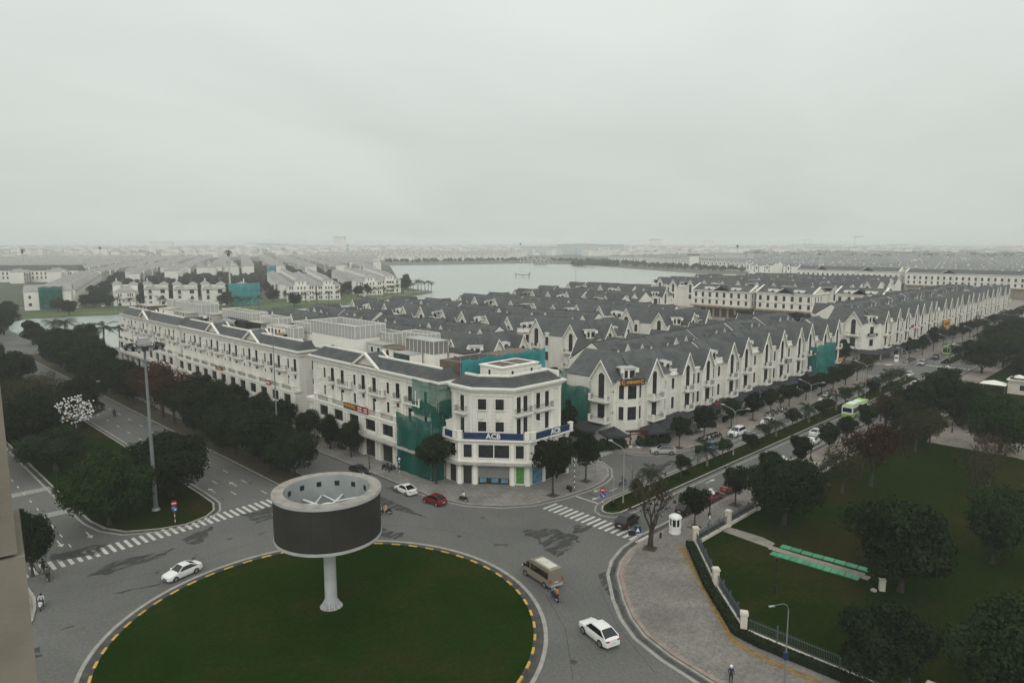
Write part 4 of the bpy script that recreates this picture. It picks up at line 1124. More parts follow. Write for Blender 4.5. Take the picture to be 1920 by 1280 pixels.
def shed(label, x0,y0,x1,y1,z0,h,wall='trim',roof='roofdeck',tilt=0.3,group='sheds and penthouses on the terrace roofs', wins=2):
    t = thing('roof_shed', label, 'shed', (x0,y0,z0), 0, group); lx,ly=x1-x0,y1-y0
    MB().box(0,0,0,lx,ly,h,wall).build('walls', t)
    m = MB(); m.prism([(-0.2,-0.2),(lx+0.2,-0.2),(lx+0.2,ly+0.2),(-0.2,ly+0.2)],h+0.002,h+0.16,roof); m.build('roof', t)
    for i in range(wins): add_window(t, -0.002, ly*(i+0.7)/(wins+0.4), 0.7, 1.0, 1.1, R(-90), mull=False)
    return t
shed('pale blue-walled roof shed with a tin roof by the water tank', 80.0, 116.3, 83.0, 121.8, DK, 2.4, 'palesteel')
shed('white roof shed with a rusty sheet roof next to the pale blue one', 79.6, 110.0, 83.2, 116.0, DK, 2.1, 'trim', 'rust')
shed('low grey block wall shed under the water tank', 83.4, 119.0, 86.0, 124.0, DK, 1.8, 'concrete', 'concrete')
shed('white stair penthouse with dark roof openings behind the turquoise net', 84.0, 96.5, 87.5, 104.5, DK, 2.4, 'trim', 'dark')
shed('white penthouse with dark door openings on the second terrace', 80.0, 158.5, 84.0, 166.5, DK, 2.4, 'trim', 'roofdeck', wins=4)
shed('weathered concrete penthouse at the head of the second terrace', 80.5, 200.5, 84.5, 204.8, DK, 2.4, 'concrete', 'roofdeck', wins=2)
shed('grey concrete stair tower on the far terrace', 79.0, 215.0, 82.0, 226.0, DK, 1.8, 'concrete', 'roofdeck', wins=2)
shed('white penthouse with a sloping roof on the far terrace', 78.0, 228.0, 82.0, 236.0, DK, 2.2, 'trim', 'roofdeck', wins=1)
shed('dark open-sided roof shelter at the far end of the terraces', 77.5, 244.0, 83.0, 255.0, DK, 2.2, 'brickbare', 'roofdeck', wins=3)
gr = thing('glazed_roof_room', 'glass-fronted roof room in front of the dark louvred box', 'roof room', (77.0,103.6,DK))
g1 = MB(); g1.box(0,0,0,3.0,0.12,2.2,'trim'); g1.box(2.9,0,0,3.0,5.0,2.2,'trim'); g1.box(-0.1,-0.1,2.2,3.1,5.1,2.32,'screen'); g1.build('shell', gr)
g2 = MB()
for y in (0.1,2.4,4.9): g2.box(-0.05,y-0.06,0,0.05,y+0.06,2.2,'frame')
g2.box(-0.05,0,0.0,0.05,5,0.1,'frame'); g2.box(-0.05,0,2.1,0.05,5,2.2,'frame'); g2.build('frame', gr)
for k in range(2): MB().box(0.0,0.2+2.35*k,0.1,0.02,2.3+2.4*k,2.1,'glassteal').build('pane', gr)
wt = thing('water_tank', 'horizontal steel water tank on the near terrace roof', 'water tank', (84.6,120.2,DK+1.95))
MB().tube([(0,-1.1,0.75),(0,-1.0,0.75),(0,1.0,0.75),(0,1.1,0.75)],[0.35,0.62,0.62,0.35],'steel',14).build('drum', wt)
lg_ = MB()
for y in (-0.7,0.7): lg_.box(-0.5,y-0.05,0,0.5,y+0.05,0.25,'steel')
lg_.build('cradle', wt)
cr = thing('wooden_crate', 'low slatted wooden crate on the second terrace roof', 'crate', (76.8,152.0,DK))
M['timber'] = mat('weathered_timber', (0.22,0.16,0.09), (0.33,0.25,0.15), scale=1.5)
MB().box(0.05,0.05,0,2.4,3.9,1.5,'dark').build('body', cr)
for k in range(9): MB().box(-0.02,0.02+k*0.44,0.05,0.06,0.36+k*0.44,1.55,'timber').build('slat', cr)
for k in range(8): MB().box(0.0,-0.02+k*0.5,1.52,2.45,0.4+k*0.5,1.6,'timber').build('slat', cr)
tp = thing('tarpaulin', 'grey tarpaulin sagging off a dark roof shelter on the second terrace', 'tarpaulin', (80.6,180.5,DK))
m_ = MB(); m_.box(0.3,0,0,4.5,15,2.0,'dark'); m_.build('shelter', tp)
M['tarp'] = mat('grey_tarpaulin', (0.24,0.245,0.25), (0.34,0.345,0.35), scale=0.8, stretch=(1,2.5,0.6))
m_ = MB(); n=14
for i in range(n):
    for j in range(5):
        f=lambda i,j:(0.15-0.5*math.sin(j*0.9)-0.12*math.sin(i*1.7+j), 5.2+i*0.62, 2.1-j*0.44-0.12*math.sin(i*0.5))
        m_.face([f(i+1,j),f(i,j),f(i,j+1),f(i+1,j+1)],'tarp')
m_.build('sheet', tp)
for k in range(9):
    y = [99,106,116,126,142,158,172,188,222][k]
    t = thing('air_conditioner', f'white air-conditioner box on a terrace roof, {ORD[k]} from the near end', 'air conditioner', (76.2+0.4*(k%3), y, DK), 0, 'air conditioners on the terrace roofs')
    MB().box(0,0,0.1,0.4,0.9,0.75,'white').build('case', t); m_=MB(); m_.tube([(-0.012,0.33,0.42),(-0.002,0.33,0.42)],0.26,'frame',12); m_.build('fan', t)
# awnings of canvas over the yards behind
for k,(x,y,lx,ly,c) in enumerate(((86.5,140,4,6,'concrete'),(84.5,157,3,8,'canvas'),(80.3,170.5,3.0,7.0,'roofdeck'))):
    t = thing('roof_canopy', ['flat grey canopy in the gap between the terraces','dark canopy beside the penthouse doors','pale sheet canopy by the penthouse railing'][k], 'canopy', (x,y,DK))
    MB().box(0,0,2.4,lx,ly,2.5,c).build('sheet', t); m_=MB()
    for a,b in ((0.1,0.1),(lx-0.1,0.1),(0.1,ly-0.1),(lx-0.1,ly-0.1)): m_.box(a-0.05,b-0.05,0,a+0.05,b+0.05,2.4,'frame')
    m_.build('posts', t)

# ================================================================ bank on the corner
bk = thing('bank_building', 'white corner bank with navy fascia bands and a grey mansard roof', 'bank', (0,0,0.13))
PODP = [(73.8,90.2),(73.8,86.5),(81.4,77.1),(91.5,77.1),(91.5,90.2)]
UPP = [(75.5,90.0),(75.5,84.8),(79.8,79.3),(91.3,79.3),(91.3,90.0)]
def inset(poly, d):
    n = len(poly); P = [Vector(p) for p in poly]; ctr = sum(P, Vector((0,0)))/n; out = []
    for i in range(n):
        a,b,c = P[i-1],P[i],P[(i+1)%n]
        d1=(b-a).normalized(); d2=(c-b).normalized(); n1=Vector((-d1.y,d1.x)); n2=Vector((-d2.y,d2.x))
        if n1.dot(ctr-b)<0: n1=-n1
        if n2.dot(ctr-b)<0: n2=-n2
        m = (n1+n2); m = m/max(0.3,(1+n1.dot(n2))); out.append(tuple(b+m*d))
    return out
w_ = MB()
w_.prism(inset(PODP,0.25),0,8.0,'wall'); w_.prism(UPP,8.0,15.0,'wall'); w_.prism(inset(UPP,-0.12),15.0,15.7,'wall'); w_.prism(inset(UPP,-0.4),15.7,16.1,'trim'); w_.prism(inset(UPP,-0.75),16.1,16.45,'trim')
w_.build('walls', bk)
l_ = MB(); l_.prism(inset(PODP,-0.35),7.45,7.75,'trim'); l_.prism(inset(PODP,0.1),6.9,7.45,'trim'); l_.build('ledge', bk)
c_ = MB(); c_.prism(inset(PODP,-0.9),3.55,3.85,'concrete'); c_.prism(inset(PODP,-0.1),3.85,4.2,'trim'); c_.build('canopy', bk)
rf = MB(); o1 = inset(UPP,-0.2); o2 = inset(UPP,1.7)
for i in (0,1,2): rf.slope((*o1[i],16.4),(*o1[i+1],16.4),(*o2[i+1],18.05),(*o2[i],18.05),'slate',0.36,0.05)
roof = rf.build('roof', bk)
pr_ = MB()
for i in (0,1,2): pr_.obox(o2[i],o2[i+1],0.4,16.4,18.25,'trim')
pr_.obox((91.0,79.6),(91.0,90),0.4,16.4,17.9,'trim'); pr_.build('parapet', roof)
MB().prism(inset(UPP,1.9),16.4,16.9,'roofdeck').build('roof_deck', roof)
ph = MB(); ph.box(81.2,83.5,16.9,90,89,18.9,'wall'); ph.box(81.0,83.3,18.9,90.2,89.2,19.1,'trim'); ph.build('penthouse', bk)
for x0,x1 in ((82.0,85.4),(85.9,89.4)): MB().box(x0,84.2,19.1,x1,88.3,19.13,'brickbare').build('roof_opening', bk)
for x,y,rz in ((83.6,83.5,0),(88.3,83.5,0)): add_window(bk, x, y-0.002, 17.3, 0.6, 0.95, 0, mull=False)
add_window(bk, 81.2, 86.6, 17.2, 0.6, 1.2, R(-90), mull=False)
# corner face
A = Vector((73.8,86.5)); Bv = Vector((81.4,77.1)); ud = (Bv-A).normalized(); ang = math.atan2(ud.y,ud.x); nd = Vector((ud.y,-ud.x))
if nd.x+nd.y > 0: nd = -nd
def onface(u, o=0.0, base=A): p = base+ud*u+nd*o; return p.x, p.y
LF = 11.9
for u in (4.05,7.0):
    x,y = onface(u,-0.0); 
for u in (4.1,7.0):
    x,y = onface(u,0.02); add_window(bk, x, y, 12.75, 1.4, 1.8, ang, mull=False); add_window(bk, x, y, 9.1, 1.4, 1.65, ang)
    m_=MB(); m_.box(-0.85,-0.06,-1.35,0.85,0,-0.35,'trim'); m_.build('panel', bk).location=(x,y,12.6); bk.children[-1].rotation_euler=(0,0,ang)
for u,w in ((1.6,1.4),(10.3,1.35)): x,y=onface(u,-0.24); add_window(bk, x, y, 4.55, w, 2.2, ang, mull=False)
for u in (4.65,7.3): x,y=onface(u,-0.24); add_window(bk, x, y, 4.55, 2.5, 2.2, ang, mull=False)
for u in (0.25,2.85,9.1,11.65):
    p = MB(); p.box(-0.3,-0.3,0,0.3,0.1,3.55,'trim'); p.box(-0.38,-0.38,0,0.38,0.1,0.45,'trim'); p.box(-0.26,-0.2,4.2,0.26,0.1,6.9,'trim')
    o = p.build('pilaster', bk); x,y=onface(u,-0.25); o.location=(x,y,0); o.rotation_euler=(0,0,ang)
x,y = onface(1.55,-0.2); o = MB().box(-0.7,-0.02,0.05,0.7,0.02,3.1,'dark').build('door', bk); o.location=(x,y,0); o.rotation_euler=(0,0,ang)
o = MB().box(-0.95,-0.1,3.05,0.95,0.0,3.5,'navy').build('door_sign', bk); o.location=(x,y,0); o.rotation_euler=(0,0,ang)
letters('ACB', 0.42, 'palesteel', o, (0,-0.13,3.27), (R(90),0,0))
x,y = onface(5.95,-0.2); o = MB().box(-2.6,-0.04,1.15,2.6,0.02,3.05,'shutter').build('shutter', bk); o.location=(x,y,0); o.rotation_euler=(0,0,ang)
o = MB().box(-2.6,-0.02,0.05,2.6,0.0,1.15,'dark').build('shop_window', bk); o.location=(x,y,0); o.rotation_euler=(0,0,ang)
M['poster'] = mat('blue_poster', (0.03,0.12,0.20),(0.16,0.30,0.38),scale=1.3,rough=0.4)
M['posterg'] = mat('green_poster', (0.03,0.16,0.03),(0.09,0.30,0.06),scale=1.5,rough=0.4)
for s_ in (-1.8,0.2,1.8):
    q = MB().box(s_-0.55,-0.07,0.35,s_+0.55,-0.04,1.1,'poster').build('poster', o)
x,y = onface(10.35,-0.2); o = MB().box(-0.65,-0.03,0.3,0.65,0.0,3.0,'posterg').build('poster', bk); o.location=(x,y,0); o.rotation_euler=(0,0,ang)
o = MB().box(-1.1,-0.1,3.08,1.1,0.0,3.48,'wallgrey').build('name_board', bk); x,y=onface(10.0,-0.2); o.location=(x,y,0); o.rotation_euler=(0,0,ang)
# ground floor and first floor of the side faces
for x0 in (83.9,86.9,89.9):
    o = MB().box(-1.2,-0.02,0.1,1.2,0.0,3.2,'poster' if x0<85 else 'glass').build('shop_window', bk); o.location=(x0-0.6,77.33,0)
    add_window(bk, x0-0.6, 77.34, 4.55, 1.7, 2.2, 0)
    p = MB(); p.box(-0.3,-0.25,0,0.3,0.1,3.55,'trim'); p.box(-0.26,-0.18,4.2,0.26,0.1,6.9,'trim'); o = p.build('pilaster', bk); o.location=(x0+0.9,77.33,0)
add_window(bk, 74.04, 88.0, 4.55, 1.3, 2.2, R(-90)); o=MB().box(-0.02,-0.7,0.1,0,0.7,3.2,'dark').build('door', bk); o.location=(74.02,88.0,0)
# tall doors and balconies of the upper storeys
for x0 in (79.9-0.0+0.9,82.4,85.5,87.7):
    add_window(bk, x0+0.0, 79.3, 12.1, 1.0, 2.7, 0, name='door'); add_window(bk, x0, 79.3, 8.3, 1.0, 2.9, 0, name='door')
add_balcony(bk, 81.6, 79.3, 12.0, 3.9, 0.95, False, 0); add_balcony(bk, 86.6, 79.3, 12.0, 4.4, 0.95, False, 0)
add_window(bk, 75.5, 87.2, 12.1, 1.0, 2.7, R(-90), name='door'); add_window(bk, 75.5, 87.2, 8.3, 1.0, 2.7, R(-90), name='door'); add_balcony(bk, 75.5, 87.2, 12.0, 2.6, 0.95, False, R(-90))
for x0 in (80.0,84.1,88.9,91.0): p=MB(); p.box(-0.28,-0.13,8.0,0.28,0,15.0,'trim'); o=p.build('pilaster', bk); o.location=(x0,79.3,0)
for y0 in (85.0,89.2): p=MB(); p.box(-0.13,-0.28,8.0,0,0.28,15.0,'trim'); o=p.build('pilaster', bk); o.location=(75.5,y0,0)
p = MB(); p.box(-0.1,-1.7,8.0,0.1,0,10.2,'trim'); p.box(-0.18,-1.8,10.2,0.18,0,10.4,'trim'); pw = p.mesh('partition')
obj('partition', pw, bk, (84.3,79.3,0)); obj('partition', pw, bk, (75.5,89.4,0), R(-90))
# navy bands with the bank's letters on the podium parapet
def fascia(x, y, an, w, txt, pos=0.0):
    o = MB().box(-w/2,-0.12,7.78,w/2,0.12,8.85,'navy').build('fascia', bk); o.location=(x,y,0); o.rotation_euler=(0,0,an)
    if txt: letters(txt, 1.25, 'white', o, (pos,-0.2,8.33), (R(90),0,0), bold=True, depth=0.05)
x,y = onface(5.95,0.1); fascia(x,y,ang,10.0,'ACB')
fascia(86.6,76.95,0,8.6,'ACB',0.6); fascia(73.7,88.5,R(-90),2.2,None)
for (x,y,an) in ((*onface(0.35,0.1),ang),(*onface(11.55,0.1),ang),(91.3,76.95,0),(73.7,90.0,R(-90)),(73.7,87.1,R(-90)),(81.9,76.95,0)):
    o = MB().box(-0.36,-0.28,7.78,0.36,0.3,9.0,'trim').build('post', bk); o.location=(x,y,0); o.rotation_euler=(0,0,an); MB().box(-0.42,-0.34,9.0,0.42,0.36,9.14,'trim').build('cap', o)

# ================================================================ corner houses
mt, mid, nn, ang2, BP = corner_house('cream corner restaurant with black awnings and a brown sign above its bay', (110.75,79.05,0.13), 2, (8.85,6.05))
sg = MB().box(-2.6,-0.14,12.0,2.6,0.14,13.35,'brownsign').build('sign_board', mt); q=mid+nn*1.45; sg.location=(q.x,q.y,0); sg.rotation_euler=(0,0,ang2)
letters('minori', 1.05, 'amber', sg, (0,-0.18,12.72), (R(90),0,0), bold=True)
for s_ in (-2.05,2.05):
    rg = MB(); n=16
    for i in range(n-3):
        a0,a1=2*math.pi*(i+2)/n,2*math.pi*(i+3)/n
        rg.face([(s_+0.26*math.cos(a0),-0.16,12.7+0.26*math.sin(a0)),(s_+0.42*math.cos(a0),-0.16,12.7+0.42*math.sin(a0)),(s_+0.42*math.cos(a1),-0.16,12.7+0.42*math.sin(a1)),(s_+0.26*math.cos(a1),-0.16,12.7+0.26*math.sin(a1))],'amber')
    rg.build('emblem', sg)
for z in (10.6,6.4):
    o = MB().tube([(-0.02,0,0),(0.03,0,0)],0.32,'glass',12).build('round_window', mt); p=Vector(BP[1])+(Vector(BP[0])-Vector(BP[1]))*0.0-Vector((ud.x,ud.y))*0; 
    q=mid-Vector((math.cos(ang2),math.sin(ang2)))*3.75+nn*0.12; o.location=(q.x,q.y,z); o.rotation_euler=(0,0,math.atan2(nn.y,nn.x))
# awnings round the ground floor, a red gate between them, dark planting
aw = MB()
def aw_panel(p, q, d0=3.2, z0=2.75, z1=4.1, dirv=None):
    p=Vector(p); q=Vector(q); a=[(p.x,p.y,z1),(q.x,q.y,z1),(q.x+dirv.x*d0,q.y+dirv.y*d0,z0),(p.x+dirv.x*d0,p.y+dirv.y*d0,z0)]
    aw.face(a,'canvas'); aw.face([(x,y,z-0.03) for x,y,z in a[::-1]],'canvas')
    b=[a[3],a[2],(a[2][0],a[2][1],z0-0.35),(a[3][0],a[3][1],z0-0.35)]; aw.face(b,'canvas')
aw_panel((-0.2,13.5),(-0.2,5.2),3.6,dirv=Vector((-1,0))); aw_panel((7.0,-0.2),(16.0,-0.2),3.6,dirv=Vector((0,-1)))
aw.build('awning', mt)
for s_ in (-4.4,4.4):
    u=Vector((math.cos(ang2),math.sin(ang2))); c=mid+u*s_+nn*2.6; pm=MB()
    k=[c+u*a*2.3+nn*b*2.3 for a,b in ((-1,-1),(1,-1),(1,1),(-1,1))]
    for i in range(4): pm.face([(k[i].x,k[i].y,2.9),(k[(i+1)%4].x,k[(i+1)%4].y,2.9),(c.x,c.y,4.35)],'canvas'); pm.face([(k[(i+1)%4].x,k[(i+1)%4].y,2.55),(k[i].x,k[i].y,2.55),(k[i].x,k[i].y,2.9),(k[(i+1)%4].x,k[(i+1)%4].y,2.9)],'canvas')
    pm.tube([(c.x,c.y,0),(c.x,c.y,4.3)],0.06,'frame',6); pm.build('tent_awning', mt)
M['gatered']=mat('dark_red_lacquer',(0.10,0.012,0.012),rough=0.5)
gt = thing('red_gate', 'red Japanese gate with lanterns at the corner restaurant entrance', 'gate', (110.75+mid.x+nn.x*3.6,79.05+mid.y+nn.y*3.6,0.13), ang2)
g_=MB()
for s_ in (-1.35,1.35): g_.cyl(s_,0,0.35,3.1,0.14,0.12,'gatered',10)
g_.build('posts', gt)
g_=MB(); g_.tube([(-2.3,0,3.45),(-1.2,0,3.22),(0,0,3.16),(1.2,0,3.22),(2.3,0,3.45)],[0.18]*5,'gatered',6); g_.box(-1.8,-0.09,2.6,1.8,0.09,2.78,'gatered'); g_.box(-2.35,-0.3,3.42,2.35,0.3,3.5,'brownsign'); g_.build('lintel', gt)
for s_ in (-1.35,1.35):
    MB().box(s_-0.32,-0.32,0,s_+0.32,0.32,0.5,'cream').build('plinth', gt)
    o=MB().ball((0,0,0),0.24,'redsign',8,6,1.35).build('lantern', gt); o.location=(s_,-0.28,2.0)
    
def net_thing(label, loc=(0,0,0)): return thing('scaffold_net', label, 'scaffold net', loc)
def net_panel(t, p, q, z0, z1, m='net', sag=0.25, poles=True, seed=0, nx=None):
    """netting hung between scaffold poles, bellied and creased"""
    r = random.Random(seed); p=Vector(p); q=Vector(q); L=(q-p).length; d=(q-p)/L; n=Vector((d.y,-d.x)); nx=nx or max(3,int(L/0.55)); nz=max(3,int((z1-z0)/0.7))
    V=[[None]*(nz+1) for _ in range(nx+1)]
    ph=[r.uniform(0,6) for _ in range(6)]
    mb=MB()
    for i in range(nx+1):
        for j in range(nz+1):
            u=i/nx; v=j/nz
            o=sag*(0.5*math.sin(u*L*1.9+ph[0]+v*0.7)+0.35*math.sin(v*(z1-z0)*1.6+ph[1])+0.3*math.sin(u*L*4.3+ph[2]+v*2))*0.6+r.uniform(-0.03,0.03)
            w=p+d*(u*L)+n*o; zz=z0+(z1-z0)*v
            if j==nz: zz+=0.18*math.sin(u*L*1.2+ph[3])
            V[i][j]=(w.x,w.y,zz)
    for i in range(nx):
        for j in range(nz): mb.face([V[i][j],V[i+1][j],V[i+1][j+1],V[i][j+1]],m)
    o=mb.build('netting', t)
    if poles:
        k=max(1,round(L/2.2)); f=MB()
        for i in range(k+1):
            w=p+d*(L*i/k)-n*0.3; f.tube([(w.x,w.y,0.1),(w.x,w.y,z1+0.4)],0.04,'steel',5)
        zz=z0+1.8
        while zz<z1:
            a=p-n*0.3; b=q-n*0.3; f.tube([(a.x,a.y,zz),(b.x,b.y,zz)],0.035,'steel',5); zz+=1.9
        f.build('scaffold_poles', t)
    return o
t = net_thing('green scaffold netting round the near corner of the shop terrace beside the bank')
net_panel(t,(71.2,100.0),(71.2,90.2),0.15,10.5,seed=1); net_panel(t,(71.2,90.2),(73.6,89.9),0.15,10.8,seed=2); net_panel(t,(71.2,90.2),(75.2,90.3),9.2,11.6,seed=9)
net_panel(t,(72.55,97.2),(72.55,90.3),10.6,13.0,seed=3); net_panel(t,(72.6,97.2),(72.6,90.35),13.0,16.6,'nettop',seed=4); net_panel(t,(72.55,90.3),(77.5,90.3),10.6,13.6,seed=5); net_panel(t,(72.6,90.35),(77.5,90.35),13.6,16.4,'nettop',seed=6)
t = net_thing('turquoise netting stretched along the top of the terrace flank behind the bank')
net_panel(t,(78.2,90.4),(99.5,90.4),11.5,19.9,'netblue',0.14,seed=7)
t = thing('unfinished_storey', 'bare brown brick storey with a dark open roof above the netted terrace corner', 'roof storey', (78.4,90.75,17.2))
MB().box(-0.3,0,0,20,5.5,2.3,'brickbare').build('walls', t); m_=MB(); m_.box(1.5,0.8,2.3,9,4.8,2.35,'dark'); m_.box(10,0.8,2.3,19,4.8,2.35,'rust'); m_.build('openings', t)
t = net_thing('dark green netting hanging beside the corner restaurant')
net_panel(t,(109.6,95.2),(109.6,87.4),0.15,11.0,seed=12); net_panel(t,(109.5,95.2),(119,96.5),6,13.5,'nettop',seed=13)
t = net_thing('teal netting round a shop-house front beside the avenue')
net_panel(t,(196.6,76.6),(206.8,75.6),0.2,11.6,'netteal',0.4,seed=14); net_panel(t,(206.8,75.6),(207.6,79.5),0.2,11.6,'netteal',0.3,seed=15); net_panel(t,(196.6,79.5),(196.6,76.6),0.2,11.4,'netteal',0.3,seed=16)
n1,*_ = corner_house('white corner house of the first slate block, behind the turquoise net', (109.2,121.75,0.13), 1, (7.5,7.5))
n2,*_ = corner_house('white corner house with a rounded bay at the near end of the second slate block', (153.2,122.3,0.13), 2, (8.6,6.8))
n3,*_ = corner_house('white corner house at the near end of the third slate block', (200.3,122.8,0.13), 1, (7.7,7.7))
n4,*_ = corner_house('corner house with two gables at the near end of the lake block', (302,199,0.13), 1, (7.5,7.5))
n5,*_ = corner_house('white corner shop-house past the crossing, with a dark glazed ground floor', (251.0,79.2,0.13), 2, (9.5,7.0), bay=False)
m_=MB(); m_.face([(-3.2,12,3.1),(-3.2,-2.0,3.1),(0.4,0.4,4.0),(0.2,12,4.0)],'canvas'); m_.face([(-3.2,-2.0,3.1),(16,-3.2,3.1),(16,0.3,4.0),(0.4,0.4,4.0)],'canvas'); m_.face([(-3.2,-2.0,3.08),(-3.2,12,3.08),(0.2,12,3.98),(0.4,0.4,3.98)],'canvas'); m_.face([(16,-3.2,3.08),(-3.2,-2.0,3.08),(0.4,0.4,3.98),(16,0.3,3.98)],'canvas'); m_.build('awning', n5)
m_=MB(); m_.box(0.1,4.6,0.1,0.25,15,3.6,'glass'); m_.prism([(0.15,4.3),(6.7,0.15),(6.8,0.25),(0.25,4.4)],0.1,3.6,'glass'); m_.box(7,-0.36,0.1,15.8,-0.31,3.6,'glass'); m_.build('shopfront', n5)
for lab,x,y,sx in (('gabled end house beside the corner house of the first slate block',125.4,122.2,1),('gabled end house beside the rounded corner house of the second slate block',171.9,123.4,1),('gabled end house beside the corner house of the third slate block',218.4,123.4,1)):
    dup(gE,(x,y,0.13),0,label=lab,group='gabled end houses on the inner street',scale=(0.8*sx,0.9,1))
# ================================================================ columned blocks with pediments
def hall(label, a, b0, b1, hc=14.4, low=6.4, n=None, group='columned blocks with pediments', detail=True, depth=16):
    t = thing('columned_block', label, 'building', (a,b0,0.1), 0, group); L=b1-b0; n=n or max(4,int(L/4.1)); P=L/n
    w=MB(); w.box(0.6,0.3,0,depth-0.5,L-0.3,low-0.8,'brownstone'); w.box(0,0,low,depth,L,hc-0.6,'wallfar'); w.build('walls', t)
    l=MB(); l.box(-0.9,-0.9,low-0.8,depth+0.5,L+0.9,low,'brownstone'); l.box(-0.25,-0.25,low+3.6,0.0,L+0.25,low+3.9,'trim'); l.box(-0.3,-0.3,hc-0.6,depth+0.3,L+0.3,hc-0.3,'trim'); l.box(-0.6,-0.6,hc-0.3,depth+0.6,L+0.6,hc,'trim'); l.build('cornice', t)
    r=MB(); zr=hc+3.0; h=depth/2
    r.face([(-0.2,L,hc),(-0.2,0,hc),(h,0,zr),(h,L,zr)],'slateline'); r.face([(depth+0.2,0,hc),(depth+0.2,L,hc),(h,L,zr),(h,0,zr)],'slateline'); r.face([(-0.2,0,hc),(depth+0.2,0,hc),(h,0,zr)],'cream'); r.face([(depth+0.2,L,hc),(-0.2,L,hc),(h,L,zr)],'cream')
    for y in (0,L):
        for sgn in (-1,1): 
            x0=-0.4 if sgn<0 else depth+0.4
            r.face([(x0,y-0.5,hc+0.35),(h,y-0.5,zr+0.45),(h,y+0.5,zr+0.45),(x0,y+0.5,hc+0.35)][::sgn],'trim')
    roof=r.build('roof', t)
    for c in ([0.3,0.75] if L>40 else [0.5]):
        p=MB(); y=L*c; hw=min(5.0,L*0.16); zz=hc+2.6
        p.face([(-0.55,y+hw,hc),(-0.55,y-hw,hc),(-0.55,y,zz-0.2)],'cream'); p.face([(-0.9,y+hw+0.4,hc),(-0.9,y,zz),(h*0.9,y,zz),(h*0.2,y+hw+0.4,hc)],'slateline'); p.face([(-0.9,y,zz),(-0.9,y-hw-0.4,hc),(h*0.2,y-hw-0.4,hc),(h*0.9,y,zz)],'slateline')
        for sg in (-1,1):
            f=[(y+sg*(hw+0.5),hc-0.05),(y,zz+0.15),(y,zz-0.35),(y+sg*(hw-0.3),hc-0.05)]; f=f if sg>0 else f[::-1]; p.face([(-0.95,u,v) for u,v in f],'trim'); p.face([(-0.95,f[0][0],f[0][1]),(-0.45,f[0][0],f[0][1]),(-0.45,f[1][0],f[1][1]),(-0.95,f[1][0],f[1][1])],'trim'); p.build('pediment', roof)
        if detail:
            for s_ in (-1,1):
                d=MB(); yy=y+s_*L*0.23; d.box(1.4,yy-2.6,hc,3.6,yy+2.6,hc+1.7,'trim'); d.box(1.36,yy-0.5,hc+0.4,1.4,yy+0.5,hc+1.2,'glass'); d.build('roof_terrace', roof)
    for i in range(n):
        y=P*(i+0.5)
        add_window(t,0,y,low+0.9,1.35,2.2,R(-90),mull=False) ; add_window(t,0,y,low+4.5,1.5,2.5,R(-90),mull=False)
        if detail: o=MB().box(0,-P*0.36,0.4,0.02,P*0.36,low-1.5,'dark').build('shopfront', t); o.location=(0.57,y,0)
        if i%2==0:
            c=MB()
            for s_ in (-0.45,0.45): c.cyl(-0.35,s_,low+3.9,hc-0.6,0.26,0.22,'trim',6,False)
            c.build('columns', t).location=(0,P*i+0.05 if i else 0.8,0)
    for x in (2.5,6.0,9.5): add_window(t,x,0,low+0.9,1.2,2.2,0,mull=False); add_window(t,x,0,low+4.5,1.2,2.5,0,mull=False)
    return t
hall('columned white block with a brown ground floor, left one behind the hedge',345,170.5,204,14.4)
hall('columned white block with a brown ground floor, right one behind the thin mast',345,138,167,14.8)
hall('columned white block half hidden behind the corner of the right one',362,112,134,14.8)
hall('long columned block with two pediments below the far rooftops, left one',620,181,264,16.8,7.0,20,detail=False)
hall('long columned block with two pediments running out of frame on the right',620,60,176,16.4,7.0,28,detail=False)

# ================================================================ island villas across the inlet
def hip(mb, x0,y0,x1,y1,z0,z1,m,oh=0.6):
    x0-=oh;y0-=oh;x1+=oh;y1+=oh
    w,d=x1-x0,y1-y0
    if w>=d: a,b=(x0+d/2,(y0+y1)/2),(x1-d/2,(y0+y1)/2); 
    else: a,b=((x0+x1)/2,y0+w/2),((x0+x1)/2,y1-w/2)
    A=(*a,z1);B=(*b,z1); c=[(x0,y0,z0),(x1,y0,z0),(x1,y1,z0),(x0,y1,z0)]
    if w>=d:
        mb.face([c[0],c[1],B,A],m); mb.face([c[1],c[2],B],m); mb.face([c[2],c[3],A,B],m); mb.face([c[3],c[0],A],m)
    else:
        mb.face([c[0],c[1],A],m); mb.face([c[1],c[2],B,A],m); mb.face([c[2],c[3],B],m); mb.face([c[3],c[0],A,B],m)
    mb.box(x0+0.1,y0+0.1,z0-0.3,x1-0.1,y1-0.1,z0-0.02,'trim')
